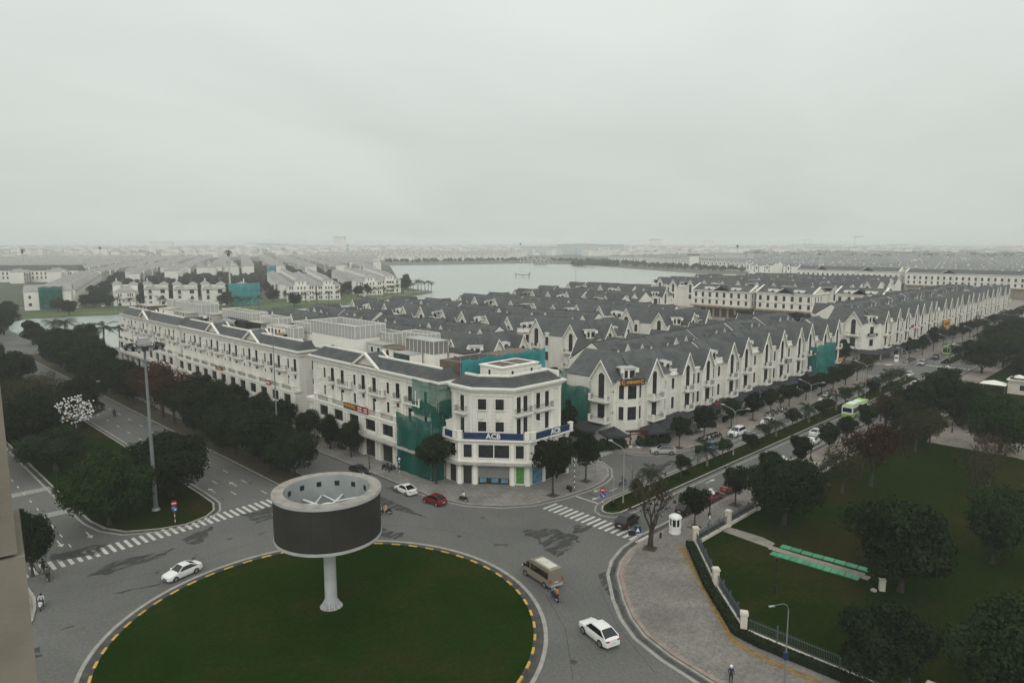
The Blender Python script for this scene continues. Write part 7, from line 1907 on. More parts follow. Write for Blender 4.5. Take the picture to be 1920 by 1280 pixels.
for i,(px,p) in enumerate(((1550,(104.4,37.9)),(1473,(90.7,38.1)),(1453,(75.3,32.5)),(1700,(71.5,17.6)),(1688,(136.2,37.2)),(1785,(168.7,36.7)),(1918,(124.2,17.2)),(1741,(152.0,36.8)),(1822,(182.1,35.9)),(1855,(208.1,37.7)),(1886,(218.5,36.1)))):
    t=thing('park_lamp',f'{["slim black lamp in the park, between fence and russet tree","black park lamp by the fence beside the dense tree","black park lamp standing at the green boards","black park lamp right of the bottom dark tree","black park lamp left of the plaza tree","black park lamp at the head of the plaza","black park lamp at the right edge of the photo","black lamp at the near corner of the plaza","black park lamp before the bright green tree","black park lamp on the upper lawn","black park lamp beside the gatehouse"][i]}','lamp',(*p,0.16),0,'black lamps in the park')
    MB().tube([(0,0,0),(0,0,0.9),(0,0,0.95),(0,0,3.9)],[0.16,0.14,0.06,0.05],'black',8).build('pole',t); m_=MB(); m_.cyl(0,0,3.9,4.25,0.1,0.22,'black',8); m_.cyl(0,0,4.25,4.32,0.3,0.12,'black',8); m_.build('lantern',t)
def disc(mb,y,r,z,m,n=20,sc_=1.0): mb.face([(r*math.cos(2*math.pi*j/n),y,z+r*math.sin(2*math.pi*j/n)) for j in range(n)][::1],m); return mb
CAMDIR=lambda p: math.atan2(-p[1],-p[0])+math.pi/2
def sign_post(label,p,z=0.2,h=3.2,rz=None):
    t=thing('traffic_sign',label,'traffic sign',(p[0],p[1],z),CAMDIR(p) if rz is None else rz)
    for k in range(8): MB().cyl(0,0,h*k/8,h*(k+1)/8,0.055,0.055,'white' if k%2==0 else 'redsign',8).build('post_band',t)
    m_=MB(); m_.tube([(0,0.0,h-0.35),(0,0.03,h-0.35)],0.42,'red',20); m_.box(-0.28,-0.03,h-0.42,0.28,-0.012,h-0.28,'white'); 
    m_.build('no_entry_plate',t).location=(0,-0.09,0)
    m_=MB(); m_.tube([(0,0.0,h-1.15),(0,0.03,h-1.15)],0.42,'blue',20); o=m_.build('direction_plate',t); o.location=(0,-0.09,0)
    a=MB(); c=0.7071
    P=[(-0.28,0.24),(-0.24,0.28),(0.1,-0.06),(0.2,0.04),(0.26,-0.26),(-0.04,-0.2),(0.06,-0.10)]
    a.face([(x,-0.02,h-1.15+y) for x,y in P][::-1],'white'); a.build('arrow',o)
    return t
sign_post('no-entry sign over a blue arrow sign on the left median tip',(34.2,102.9),0.13)
sign_post('no-entry sign over a blue arrow sign on the avenue median tip',(82.0,62.6),0.2)
sign_post('no-entry sign over a blue arrow sign at the second median, past the crossing',(265,63),0.2)
def blue_sign(label,p,z,h=3.0,black=False,striped=True):
    t=thing('traffic_sign',label,'traffic sign',(p[0],p[1],z),CAMDIR(p))
    if striped:
        for k in range(6): MB().cyl(0,0,h*k/6,h*(k+1)/6,0.05,0.05,'white' if k%2==0 else 'black',8).build('post_band',t)
    else: MB().cyl(0,0,0,h+0.5,0.055,0.05,'steel',8).build('post',t)
    m_=MB(); m_.box(-0.42,-0.09,h-0.45,0.42,-0.06,h+0.45,'navy'); o=m_.build('plate',t); q=MB(); q.face([(-0.26,-0.095,h-0.25),(0.26,-0.095,h-0.25),(0,-0.095,h+0.28)],'white'); q.build('symbol',o)
    if black: MB().box(-1.2,-0.07,h-0.85,-0.3,-0.04,h-0.2,'black').build('plate',t)
    return t
blue_sign('blue crossing sign on a grey post on the park pavement, black plate beside it',(72.8,49.8),0.13,3.2,True,False)
blue_sign('blue crossing sign on a striped post before the green netting',(70.2,98.1),0.13,2.6)
bs=thing('notice_board','black notice board on a post in the avenue median','board',(112.5,64.3,0.2),R(-45)); MB().cyl(0,0,0,1.6,0.05,0.05,'black',6).build('post',bs); MB().box(-0.55,-0.05,1.6,0.55,0.05,3.1,'black').build('board',bs)
bs=thing('notice_board','black notice board on a post at the edge of the left median','board',(*(26.8,136.4),0.13),R(-45)); MB().cyl(0,0,0,1.4,0.05,0.05,'black',6).build('post',bs); MB().box(-0.5,-0.05,1.4,0.5,0.05,2.5,'black').build('board',bs)
def striped_pole(label,p,h,gr=None,z=0.13):
    t=thing('striped_pole',label,'pole',(p[0],p[1],z),0,gr); n=int(h/0.45)
    for k in range(n): MB().cyl(0,0,h*k/n,h*(k+1)/n,0.06,0.06,'white' if k%2 else 'black',8).build('pole_band',t)
    return t
striped_pole('tall black-and-white striped signal pole beside the pavement trees at the bank',(84.7,70.4),5.5)
striped_pole('striped pole on the pavement before the corner restaurant',(109.3,79.0),3.2)
sp=thing('signal_pole','thin pole with a short cross-arm on the median tip','signal pole',(84.4,62.4,0.2),R(45)); MB().cyl(0,0,0,4.6,0.06,0.05,'steel',8).build('pole',sp); MB().tube([(-0.9,0,4.2),(0.9,0,4.2)],0.035,'palesteel',6).build('cross_arm',sp)
cam_p=thing('camera_post','slim post with a solar box at the kerb corner before the cross street','post',(*(92.5,72.3),0.13)); MB().cyl(0,0,0,4.4,0.06,0.05,'steel',8).build('pole',cam_p); MB().box(-0.7,-0.25,4.4,0.5,0.25,4.55,'frame').build('panel',cam_p)
for i,p in enumerate(((84.1,70.7),(84.7,71.8))):
    t=thing('bollard_bin',['small dark bin beside the striped signal pole','shorter dark bin left of the striped pole'][i],'bin',(*p,0.13)); MB().cyl(0,0,0,0.9-0.3*i,0.22,0.25,'black',10).build('body',t); MB().cyl(0,0,0.9-0.3*i,0.96-0.3*i,0.27,0.2,'frame',10).build('lid',t)
hy=thing('fire_hydrant','dark fire hydrant on the pavement between the bare tree and the kiosk','hydrant',(*(79.1,50.4),0.13)); m_=MB(); m_.tube([(0,0,0),(0,0,0.1),(0,0,0.11),(0,0,0.6),(0,0,0.8)],[0.2,0.2,0.13,0.13,0.05],'black',10); m_.tube([(-0.22,0,0.45),(0.22,0,0.45)],0.07,'black',8); m_.build('body',hy)
# white octagonal kiosk
kp=(81.9,49.9); ks=thing('telephone_kiosk','small white octagonal kiosk with a domed roof on the park pavement','kiosk',(*kp,0.13),R(22))
oc=lambda r:[(r*math.cos(R(22.5+45*k)),r*math.sin(R(22.5+45*k))) for k in range(8)]
m_=MB(); m_.prism(oc(0.82),0,0.95,'white'); m_.prism(oc(0.88),0.95,1.05,'trim'); m_.prism(oc(0.86),0,0.2,'trim'); m_.build('base',ks)
for k in range(8): x,y=oc(0.78)[k]; m_=MB(); m_.box(x-0.07,y-0.07,1.05,x+0.07,y+0.07,2.15,'white'); m_.build('pillar',ks)
MB().prism(oc(0.66),1.05,2.12,'glass').build('glazing',ks); m_=MB(); m_.prism(oc(0.92),2.15,2.32,'white'); m_.tube([(0,0,2.32),(0,0,2.5),(0,0,2.66),(0,0,2.74)],[0.92,0.8,0.5,0.08],'white',8); m_.build('roof',ks)
# tree pits
for i,(x,y) in enumerate(((85.6,49),(97.5,49),(109,49),(121.5,49),(134,49),(143.5,49),(75.1,49.4),(80.8,71.6),(89.8,72.2),(118,71.6),(127.5,71.6),(139,71.6),(149,71.6))):
    sheet('tree_pit',rect(x,y,1.7,1.7,R(0) if i!=6 else R(20)),0.156 if i!=6 else 0.166,'dirt')

# ---- park fence with stone pillars, low wall and clipped hedge
def fence(label,pts,pill,z=0.16,hedge=True):
    t=thing('park_fence',label,'fence',(0,0,z))
    w=MB(); 
    for a,b in zip(pts[:-1],pts[1:]): w.obox(a,b,0.32,0,0.42,'cream')
    w.build('base_wall',t)
    pk=MB(); pk.box(-0.33,-0.33,0,0.33,0.33,2.15,'cream'); pk.box(-0.42,-0.42,2.15,0.42,0.42,2.3,'cream'); pk.prism([(-0.36,-0.36),(0.36,-0.36),(0.36,0.36),(-0.36,0.36)],2.3,2.42,'cream'); pk.box(-0.38,-0.38,0,0.38,0.38,0.35,'cream'); pm=pk.mesh('pillar')
    for p,an in pill: obj('pillar',pm,t,(p[0],p[1],0),an)
    ps=MB(); ps.box(-0.06,-0.06,0.4,0.06,0.06,2.0,'fencepaint'); ps.ball((0,0,2.06),0.09,'fencepaint',6,4); psm=ps.mesh('post'); br=MB(); br.box(-0.014,-0.014,0.45,0.014,0.014,1.78,'fencepaint',False); brm=br.mesh('bar')
    n=0
    for a,b in zip(pts[:-1],pts[1:]):
        a=Vector(a);b=Vector(b);L=(b-a).length;d=(b-a)/L;an=math.atan2(d.y,d.x); k=max(1,round(L/2.6))
        rl=MB()
        for zz in (0.6,1.5): rl.obox(tuple(a),tuple(b),0.05,zz,zz+0.05,'fencepaint')
        rl.build('rail',t)
        for i in range(1,k): q=a+d*(L*i/k); obj('post',psm,t,(q.x,q.y,0),an)
        s=0.15
        while s<L and n<295 and a.x<100: q=a+d*s; obj('bar',brm,t,(q.x,q.y,0),an); s+=0.16; n+=1
        rest=MB()
        while s<L: q=a+d*s; rest.box(q.x-0.014,q.y-0.014,0.45,q.x+0.014,q.y+0.014,1.78,'fencepaint',False); s+=0.16
        if rest.f: o=rest.build('bars',t); o['kind']='stuff'
    return t
M['fencepaint']=mat('blue_grey_fence_paint',(0.075,0.09,0.10),(0.10,0.115,0.125),scale=1.5,rough=0.5)
FA=[(80.4,45.7),(71.7,37.9),(64.9,30.9)]
fence('blue-grey railing with stone pillars slanting down the park corner',FA,[((80.5,45.9),R(45)),((71.6,38.0),R(45)),((64.7,31.0),R(30))])
fence('blue-grey park railing running along the avenue pavement',[(80.8,45.7),(89.1,45.7),(98,45.7),(107,45.7),(120,45.7),(133,45.7),(146,45.7),(160,45.7),(176,45.7),(192,45.7),(208,45.7)],[((x,45.75),0) for x in (89.1,98,107,120,133,146,160,176,192,208)])
fence('blue-grey park railing at the bottom right behind the slim lamp',[(65.0,30.6),(64.9,24.5),(64.9,18.5),(65,10)],[((64.9,14),0)])
def hedge(label,pts,w,h,seed,z=0.13):
    r=np.random.default_rng(seed);P=[];D=[]
    for a,b in zip(pts[:-1],pts[1:]):
        a=np.array(a);b=np.array(b);L=np.linalg.norm(b-a);d=(b-a)/L;nn=np.array([-d[1],d[0]]);k=int(L*420)
        s=r.uniform(0,L,k);f=r.uniform(0,1,k);u=np.where(f<0.45,r.uniform(-w/2,w/2,k),np.where(f<0.72,-w/2,w/2));zz=np.where(f<0.45,h,r.uniform(0.03,h,k))
        p=a[None,:]+d[None,:]*s[:,None]+nn[None,:]*(u+r.normal(0,0.03,k))[:,None]
        P.append(np.column_stack([p,zz+r.normal(0,0.03,k)])); D.append(np.where((f<0.45)[:,None],np.array([0,0,1.0])[None,:],np.column_stack([nn[None,:].repeat(k,0)*np.sign(u)[:,None],np.full(k,0.3)])))
    me=leaf_cloud('leaves',np.concatenate(P),np.concatenate(D),0.085,'hedge',seed,0.1)
    t=thing('hedge',label,'hedge',(0,0,z)); obj('leaves',me,t); c=MB()
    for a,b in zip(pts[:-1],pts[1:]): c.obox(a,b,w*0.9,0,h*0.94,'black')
    c.build('core',t)
hedge('clipped dark hedge outside the slanting park railing',[(79.6,46.2),(71.0,38.6),(64.2,31.5),(63.8,29),(63.9,22),(63.9,12)],0.95,0.7,61)
hedge('low hedge inside the avenue railing of the park',[(81,46.3),(107,46.35),(160,46.35)],0.6,0.5,62)
# green boards laid on the park lawn
gb=thing('green_boards','two rows of green boards laid on the park lawn','boards',(0,0,0.17))
ga,gb2,gc,gd=(85.0,37.5),(85.6,26.8),(87.9,37.5),(88.7,26.7)
def board_row(p,q,n,w,seed):
    p=Vector(p);q=Vector(q);L=(q-p).length;d=(q-p)/L;nn=Vector((-d.y,d.x));r=random.Random(seed)
    for k in range(n):
        a=p+d*(L*(k+0.04)/n); b=p+d*(L*(k+0.96)/n); m_=MB(); h=0.08+r.uniform(0,0.05)
        m_.prism([tuple(a-nn*w/2),tuple(b-nn*w/2),tuple(b+nn*w/2),tuple(a+nn*w/2)],0,h,'greentile'); m_.build('board',gb)
board_row(ga,gb2,13,1.15,1); board_row(gc,gd,8,1.05,2)
m_=MB(); band(m_,[((ga[0]+gc[0])/2,(ga[1]+gc[1])/2),((gb2[0]+gd[0])/2,(gb2[1]+gd[1])/2)],1.0,0,0.03,'path'); m_.build('walkway',gb)
bx=thing('utility_box','small pale utility box under the big dark park tree','utility box',(*(84.6,24.0),0.16),R(30)); MB().box(-0.3,-0.3,0,0.3,0.3,1.25,'cream').build('case',bx); MB().box(-0.36,-0.36,1.25,0.36,0.36,1.33,'cream').build('lid',bx)
rk=thing('stone','pale stone lying beside the utility box','stone',(*(83.7,24.6),0.16)); MB().ball((0,0,0.12),0.38,'concrete',7,5,0.55).build('body',rk)
# gatehouse at the right edge
gh_=thing('gatehouse','small cream gatehouse with a dark roof and domed skylight at the right edge','gatehouse',(*(224.2,36.9),0.16),R(0))
m_=MB(); m_.box(0,-9,0,6,0,3.6,'cream'); m_.box(-0.12,-9.1,2.9,6.1,0.1,3.05,'concrete'); m_.build('walls',gh_); m_=MB(); m_.box(-0.35,-9.35,3.6,6.35,0.35,3.85,'trim'); m_.box(0.3,-8.7,3.85,5.7,-0.3,4.3,'canvas'); m_.tube([(1.2,-2.2,4.3),(1.2,-2.2,4.8),(1.2,-2.2,5.1)],[1.3,1.0,0.2],'trim',10); m_.build('roof',gh_)
add_window(gh_,0,-3.2,1.1,1.1,1.5,R(-90)); add_window(gh_,0,-6.6,1.1,1.1,1.5,R(-90)); MB().box(-0.35,-5.2,3.0,0.0,-4.3,3.55,'white').build('air_conditioner',gh_)
sh_=thing('shade_tent','pale shade canopy beside the gatehouse','canopy',(*(224.0,40.0),0.16)); m_=MB(); m_.face([(-2,-3,2.2),(3,-3,2.2),(0.5,0,3.1)],'trim'); m_.face([(3,-3,2.2),(3,3,2.2),(0.5,0,3.1)],'trim'); m_.face([(3,3,2.2),(-2,3,2.2),(0.5,0,3.1)],'trim'); m_.face([(-2,3,2.2),(-2,-3,2.2),(0.5,0,3.1)],'trim'); m_.build('canopy',sh_); m_=MB()
for x,y in ((-1.9,-2.9),(2.9,-2.9),(2.9,2.9),(-1.9,2.9)): m_.cyl(x,y,0,2.2,0.05,0.05,'steel',6)
m_.build('poles',sh_)

# ---- cluster of white balls in the tree
wb=thing('ball_cluster','cloud of white balls with reddish lights hanging over the left median','ornament',(*[36.4,163.5],0.13)); r_=random.Random(4)
ctr=(35.1,156.6); MB().cyl(0,0,0,4.0,0.14,0.08,'steel',8).build('stem',wb)
bm1=MB().ball((0,0,0),0.17,'globe',8,6).mesh('ball'); M['redball']=mat('rust_red_ball',(0.45,0.13,0.05),rough=0.4); bm2=MB().ball((0,0,0),0.14,'redball',7,5).mesh('ball')
for k in range(185):
    while True:
        q=[r_.uniform(-1,1) for _ in range(3)]
        if q[0]**2+q[1]**2+q[2]**2<1: break
    red = k%9==0
    o=obj('ball',bm2 if red else bm1,wb); o.location=(q[0]*3.9,q[1]*3.9,6.0+q[2]*2.9)
for k in range(20):
    q=[r_.uniform(-1,1) for _ in range(3)]; L_=math.sqrt(sum(x*x for x in q)); m_=MB(); m_.tube([(0,0,3.8),(q[0]/L_*3.4,q[1]/L_*3.4,6.0+q[2]/L_*2.5)],[0.04,0.015],'steel',4,False); m_.build('wire',wb)
# ---- concrete pier of the viewer's own building at the left edge
cp=thing('concrete_pier','cracked beige concrete pier of the viewpoint building at the left edge','wall',(0,0,0))
M['pier']=mat('beige_stucco',(0.20,0.178,0.142),(0.255,0.23,0.188),scale=2.5,rough=0.95,bump=0.06,bscale=60,detail=9)
def at_dir(px,dist): az=math.atan((px-960)*0.9903/1320.0); return (dist*math.sin(R(45)+az),dist*math.cos(R(45)+az))
pe0=at_dir(-27,3.2); 
dv=Vector(pe0).normalized(); lf=Vector((-dv.y,dv.x))
def pier_block(e,z0,z1,name,proud):
    a=Vector(e)-lf*proud; b=a+lf*1.6; c=b+dv*0.6; d=a+dv*0.6
    m_=MB(); m_.prism([tuple(a),tuple(d),tuple(c),tuple(b)],z0,z1,'pier'); return m_.build(name,cp)
pier_block(pe0,36.0,38.80,'lower_block',0.022); pier_block(pe0,38.815,41.5,'upper_block',0.0)
pc=[Vector(pe0)+lf*(0.06+0.02*math.sin(k*1.7)+0.012*k%3*0.01)-dv*0.003 for k in range(12)]
m_=MB(); M['crack']=mat('crack',(0.07,0.06,0.05))
for k in range(11): 
    p,q=pc[k],pc[k+1]; z0,z1=38.83+0.05*k,38.83+0.05*(k+1); m_.tube([(p.x,p.y,z0),(q.x,q.y,z1)],0.0008,'crack',4)
m_.build('crack',cp)

# ================================================================ vehicles
def paint(name,c,rough=0.28): return mat('paint_'+name,c,rough=rough,spec=0.5)
M['p_white']=paint('white',(0.72,0.72,0.70)); M['p_cream']=paint('cream',(0.55,0.52,0.44)); M['p_silver']=paint('silver',(0.36,0.36,0.345)); M['p_grey']=paint('grey',(0.10,0.105,0.11)); M['p_black']=paint('black',(0.012,0.012,0.013)); M['p_red']=paint('dark red',(0.14,0.008,0.010)); M['p_pink']=paint('dusty red',(0.22,0.05,0.045)); M['p_blue']=paint('dusty blue',(0.07,0.13,0.19)); M['p_green']=paint('dark green',(0.03,0.05,0.03)); M['p_tan']=paint('tan',(0.20,0.175,0.13)); M['p_lime']=paint('lime',(0.26,0.48,0.09)); M['p_sky']=paint('pale blue',(0.22,0.29,0.34))
M['tyre']=mat('tyre',(0.014,0.014,0.014),rough=0.9); M['rim']=mat('alloy_rim',(0.30,0.30,0.30),rough=0.35,metal=0.6); M['carglass']=mat('car_glass',(0.008,0.009,0.010),rough=0.06,spec=0.6); M['tail']=mat('tail_lamp',(0.30,0.012,0.012),rough=0.25); M['head']=mat('head_lamp',(0.62,0.63,0.62),rough=0.15); M['plate']=mat('number_plate',(0.55,0.55,0.53),rough=0.5); M['trimblack']=mat('black_trim',(0.015,0.015,0.016),rough=0.6)
WH={}
def wheel_mesh(r,w):
    k=(r,w)
    if k not in WH:
        t=MB(); t.tube([(0,-w/2,0),(0,-w/2+0.03,0),(0,w/2-0.03,0),(0,w/2,0)],[r*0.9,r,r,r*0.9],'tyre',18); q=MB(); q.tube([(0,-w/2-0.012,0),(0,-w/2+0.02,0)],r*0.66,'rim',14); q.tube([(0,w/2-0.02,0),(0,w/2+0.012,0)],r*0.66,'rim',14)
        for j in range(5): a=2*math.pi*j/5; q.box(-0.02,-w/2-0.02,-0.02,0.02,w/2+0.02,0.02,'trimblack')
        WH[k]=(t.mesh('tyre'),q.mesh('rim'))
    return WH[k]
# profile points along x (front positive): hood and boot heights, cabin corners; all in metres
CARS={
 'sedan': dict(L=4.5,W=1.78,zb=0.24,prof=[(2.25,0.55),(2.18,0.70),(1.9,0.80),(0.95,0.95),(-1.35,0.99),(-2.05,1.0),(-2.22,0.93),(-2.25,0.62)],cab=[(1.02,0.93),(0.25,1.43),(-0.75,1.44),(-1.75,0.99)],wb=(1.38,-1.28),r=0.32),
 'hatch': dict(L=4.05,W=1.72,zb=0.24,prof=[(2.02,0.55),(1.95,0.72),(1.65,0.84),(0.85,0.98),(-1.3,1.02),(-1.9,1.0),(-2.02,0.9),(-2.03,0.6)],cab=[(1.0,0.96),(0.3,1.50),(-1.05,1.50),(-1.8,1.02)],wb=(1.28,-1.22),r=0.31),
 'suv': dict(L=4.85,W=1.92,zb=0.30,prof=[(2.42,0.65),(2.36,0.88),(2.0,1.0),(1.05,1.10),(-1.5,1.16),(-2.2,1.16),(-2.40,1.05),(-2.43,0.7)],cab=[(1.15,1.08),(0.42,1.66),(-1.25,1.66),(-2.12,1.15)],wb=(1.45,-1.42),r=0.38),
 'bigsuv': dict(L=5.0,W=1.98,zb=0.36,prof=[(2.48,0.75),(2.42,1.05),(2.1,1.14),(1.15,1.20),(-1.6,1.24),(-2.36,1.24),(-2.48,1.1),(-2.5,0.75)],cab=[(1.2,1.18),(0.55,1.86),(-1.85,1.88),(-2.38,1.22)],wb=(1.48,-1.42),r=0.41),
}
def car(kind,pm,p,h,label,group=None,z=0.0,roof=None,cat='car'):
    """h: heading of the front (vector in plan)"""
    S=CARS[kind]; t=thing('parked_car' if group else 'car',label,cat,(p[0],p[1],z),math.atan2(h[1],h[0]),group)
    W=S['W']/2; P=S['prof']; zb=S['zb']
    b=MB(); rings=[]; xs=[]
    pts=[]
    for i in range(len(P)-1):
        n=4
        for k in range(n): u=k/n; pts.append((P[i][0]+(P[i+1][0]-P[i][0])*u,P[i][1]+(P[i+1][1]-P[i][1])*u))
    pts.append(P[-1])
    L2=S['L']/2
    for x,zt in pts:
        e=abs(x)/L2; w=W*(1-0.16*max(0,(e-0.72)/0.28)**2.2); lo=zb+0.06*max(0,(e-0.8)/0.2)
        zs=lo+(zt-lo)*0.62
        ring=[(x,w*0.93,lo),(x,w*1.0,lo+(zt-lo)*0.30),(x,w*0.995,zs),(x,w*0.93,zt-0.03),(x,w*0.80,zt),(x,w*0.4,zt+0.025),(x,-w*0.4,zt+0.025),(x,-w*0.80,zt),(x,-w*0.93,zt-0.03),(x,-w*0.995,zs),(x,-w*1.0,lo+(zt-lo)*0.30),(x,-w*0.93,lo)]
        i0=len(b.v); b.v.extend(ring); rings.append(i0)
    k=b.mi(pm); nr=12
    for a,c in zip(rings[:-1],rings[1:]):
        for j in range(nr): b.f.append((a+j,a+(j+1)%nr,c+(j+1)%nr,c+j)); b.m.append(k)
    b.f.append(tuple(rings[0]+j for j in range(nr-1,-1,-1))); b.m.append(k); b.f.append(tuple(rings[-1]+j for j in range(nr))); b.m.append(k)
    # cabin: roof skin and pillars in paint, glass set in
    (x0,z0),(x1,z1),(x2,z2),(x3,z3)=S['cab']; wb_,wr=W*0.90,W*0.70
    nroof=6
    for i in range(nroof):
        u0,u1=i/nroof,(i+1)/nroof; f=lambda u:(x1+(x2-x1)*u, z1+(z2-z1)*u+0.05*math.sin(math.pi*u))
        (xa,za),(xb,zb2)=f(u0),f(u1)
        for y0,y1,d0,d1 in ((-1,-0.5,-0.03,0.02),(-0.5,0.5,0.02,0.02),(0.5,1,0.02,-0.03)):
            b.face([(xa,wr*y0,za+d0),(xb,wr*y0,zb2+d0),(xb,wr*y1,zb2+d1),(xa,wr*y1,za+d1)][::-1],roof or pm)
    for s in (-1,1):
        b.tube([(x0,s*wb_,z0),(x1,s*wr,z1-0.03)],0.045,pm,5); b.tube([(x3,s*wb_,z3),(x2,s*wr,z2-0.03)],0.06,pm,5); b.tube([(x1,s*wr,z1-0.03),((x1+x2)/2,s*wr,z1),(x2,s*wr,z2-0.03)],0.05,pm,5)
        xm=(x0+x3)/2-0.1; b.tube([(xm,s*wb_*1.0,(z0+z3)/2),(xm-0.05,s*wr*1.01,(z1+z2)/2-0.03)],0.035,'trimblack',4)
        b.box(x0-0.28,s*(W*0.98),z0-0.02,x0-0.10,s*(W*0.98+0.17),z0+0.12,pm)
    body=b.mesh('body'); o=obj('body',body,t,smooth=True)
    try: body.set_sharp_from_angle(angle=R(38))
    except Exception: pass
    g=MB(); d=0.01
    def q(l): g.face(l,'carglass')
    q([(x0,-wb_,z0),(x0,wb_,z0),(x1,wr,z1),(x1,-wr,z1)]); q([(x3,wb_,z3),(x3,-wb_,z3),(x2,-wr,z2),(x2,wr,z2)])
    for s in (-1,1):
        l=[(x0,s*wb_,z0),(x3,s*wb_,z3),(x2,s*wr,z2),(x1,s*wr,z1)]; q(l if s>0 else l[::-1])
    g.build('windows',t)
    xf,xr=S['wb']; r=S['r']; tm,rm=wheel_mesh(r,0.22)
    ar=MB()
    for x in (xf,xr):
        for s in (-1,1):
            ar.tube([(x,s*(W*0.80),r),(x,s*(W+0.006),r)],r*1.16,'trimblack',16)
    ar.box(-L2*0.8,-W*0.86,zb-0.08,L2*0.8,W*0.86,zb+0.05,'trimblack'); ar.build('wheel_arches',t)
    for x in (xf,xr):
        for s in (-1,1): o=obj('wheel',tm,t,(x,s*(W-0.09),r)); obj('rim',rm,o)
    zf=P[1][1]; zt=P[-2][1]
    for s in (-1,1):
        MB().box(L2-0.24,s*W*0.52,zf-0.14,L2-0.035,s*W*0.84,zf+0.02,'head').build('headlight',t); MB().box(-L2+0.0,s*W*0.50,zt-0.16,-L2+0.2,s*W*0.86,zt+0.0,'tail').build('tail_light',t)
    MB().box(L2-0.05,-W*0.45,zb+0.12,L2+0.012,W*0.45,zf-0.16,'trimblack').build('grille',t)
    MB().box(-L2-0.015,-0.26,zb+0.32,-L2+0.05,0.26,zb+0.46,'plate').build('number_plate',t)
    return t
def side_car(kind,pm,pf,pr,side,label,**kw):
    """from the ground points of the front and rear wheel on one side (+1: left side seen)"""
    S=CARS[kind]; f=Vector(pf);r=Vector(pr);d=(f-r).normalized();n=Vector((-d.y,d.x)); xm=sum(S['wb'])/2
    c=(f+r)/2-n*side*(S['W']/2)-d*xm
    return car(kind,pm,(c.x,c.y),(d.x,d.y),label,**kw)
A_=(-1,0)
side_car('suv','p_white',(53.2,42.9),(52.4,40.0),1,'white SUV with a black rear window driving round the roundabout')
side_car('sedan','p_white',(27.6,84.2),(30.3,84.8),1,'white sedan driving towards the camera left of the roundabout')
side_car('suv','p_black',(81.4,55.7),(78.4,55.2),-1,'black SUV waiting on the zebra crossing of the avenue')
car('sedan','p_white',(65.2,89.5),(0.05,1),'white sedan parked at the kerb beside the green netting')
car('hatch','p_red',(65.5,82.5),(-0.12,1),'dark red car parked behind the white sedan near the bank')
car('sedan','p_black',(65.2,103.0),(0,-1),'black car parked at the terrace kerb by the tree strip')
side_car('suv','p_silver',(111.0,72.4),(113.3,70.1),1,'silver SUV turning before the corner restaurant',roof='p_black')
car('hatch','p_blue',(121.6,66.9),(-1,-0.12),'dusty blue car half hidden by a median palm')
car('bigsuv','p_white',(134.8,68.1),A_,'big white SUV parked beside the row of motorbikes')
car('sedan','p_white',(148.5,67.9),A_,'white sedan parked behind the big white SUV on the avenue')
car('suv','p_cream',(180.0,67.6),A_,'cream SUV parked alone along the avenue')
for i,(a,k,pm,l) in enumerate(((205.5,'hatch','p_green','dark green car heading the parked queue before the crossing'),(212,'suv','p_pink','dusty red car second in the parked queue before the crossing'),(218.5,'sedan','p_sky','pale blue car in the middle of the parked queue'),(225,'suv','p_grey','dark grey SUV fourth in the parked queue before the crossing'),(231.5,'sedan','p_grey','dark grey sedan last in the parked queue at the crossing'))):
    car(k,pm,(a,67.4+0.25*i),(-1,-0.05*i),l,'cars parked in a queue before the crossing')
car('sedan','p_white',(233.3,63.3),A_,'white sedan in the middle of the second crossing')
car('sedan','p_grey',(237.3,55.7),(1,0.2),'dark grey sedan crossing on the park side carriageway')
car('suv','p_white',(229.3,56.8),(1,0.1),'white SUV partly hidden by trees at the second crossing')
car('hatch','p_white',(217.8,57.3),(1,0),'white hatchback behind the median tree at the crossing')
car('suv','p_silver',(212.3,49.8),(1,0),'silver SUV among the trees right of the crossing')
car('suv','p_silver',(258.2,66.4),A_,'silver SUV parked by the corner of the long row')
car('bigsuv','p_grey',(274.7,66.6),A_,'dark grey SUV parked past the corner of the long row')
car('sedan','p_grey',(300.6,66.5),A_,'dark sedan in front of the green bus')
for i,(a,pm) in enumerate(((329,'p_white'),(336,'p_white'),(343,'p_white'),(350,'p_white'),(357,'p_silver'),(365,'p_grey'),(374,'p_white'),(384,'p_pink'),(394,'p_white'),(405,'p_grey'),(418,'p_white'),(430,'p_silver'))):
    car('sedan',pm,(a,67.8),A_,f'{ORD[i]} car of the parked line before the long avenue row, from the bus','cars parked before the long avenue row')
car('sedan','p_pink',(97.5,52.9),(1,0),'dusty red car parked under the first park-side trees, behind the globe lamp')
car('sedan','p_pink',(103.5,52.9),(1,0),'dusty red car parked in front of another red one')
car('hatch','p_black',(90.0,53.0),(1,0),'black car parked under the tree beside the kiosk')
car('suv','p_grey',(117.0,53.0),(1,0),'dark grey SUV parked under the dense park-fence tree')
car('sedan','p_white',(139.5,54.4),(1,0),'white sedan on the park-side carriageway behind a globe lamp')
car('sedan','p_white',(146.8,56.4),(1,0),'white sedan ahead of the other on the park-side carriageway')
car('hatch','p_white',(104.2,96.5),(0,1),'white car in the cross street behind the pavement trees')
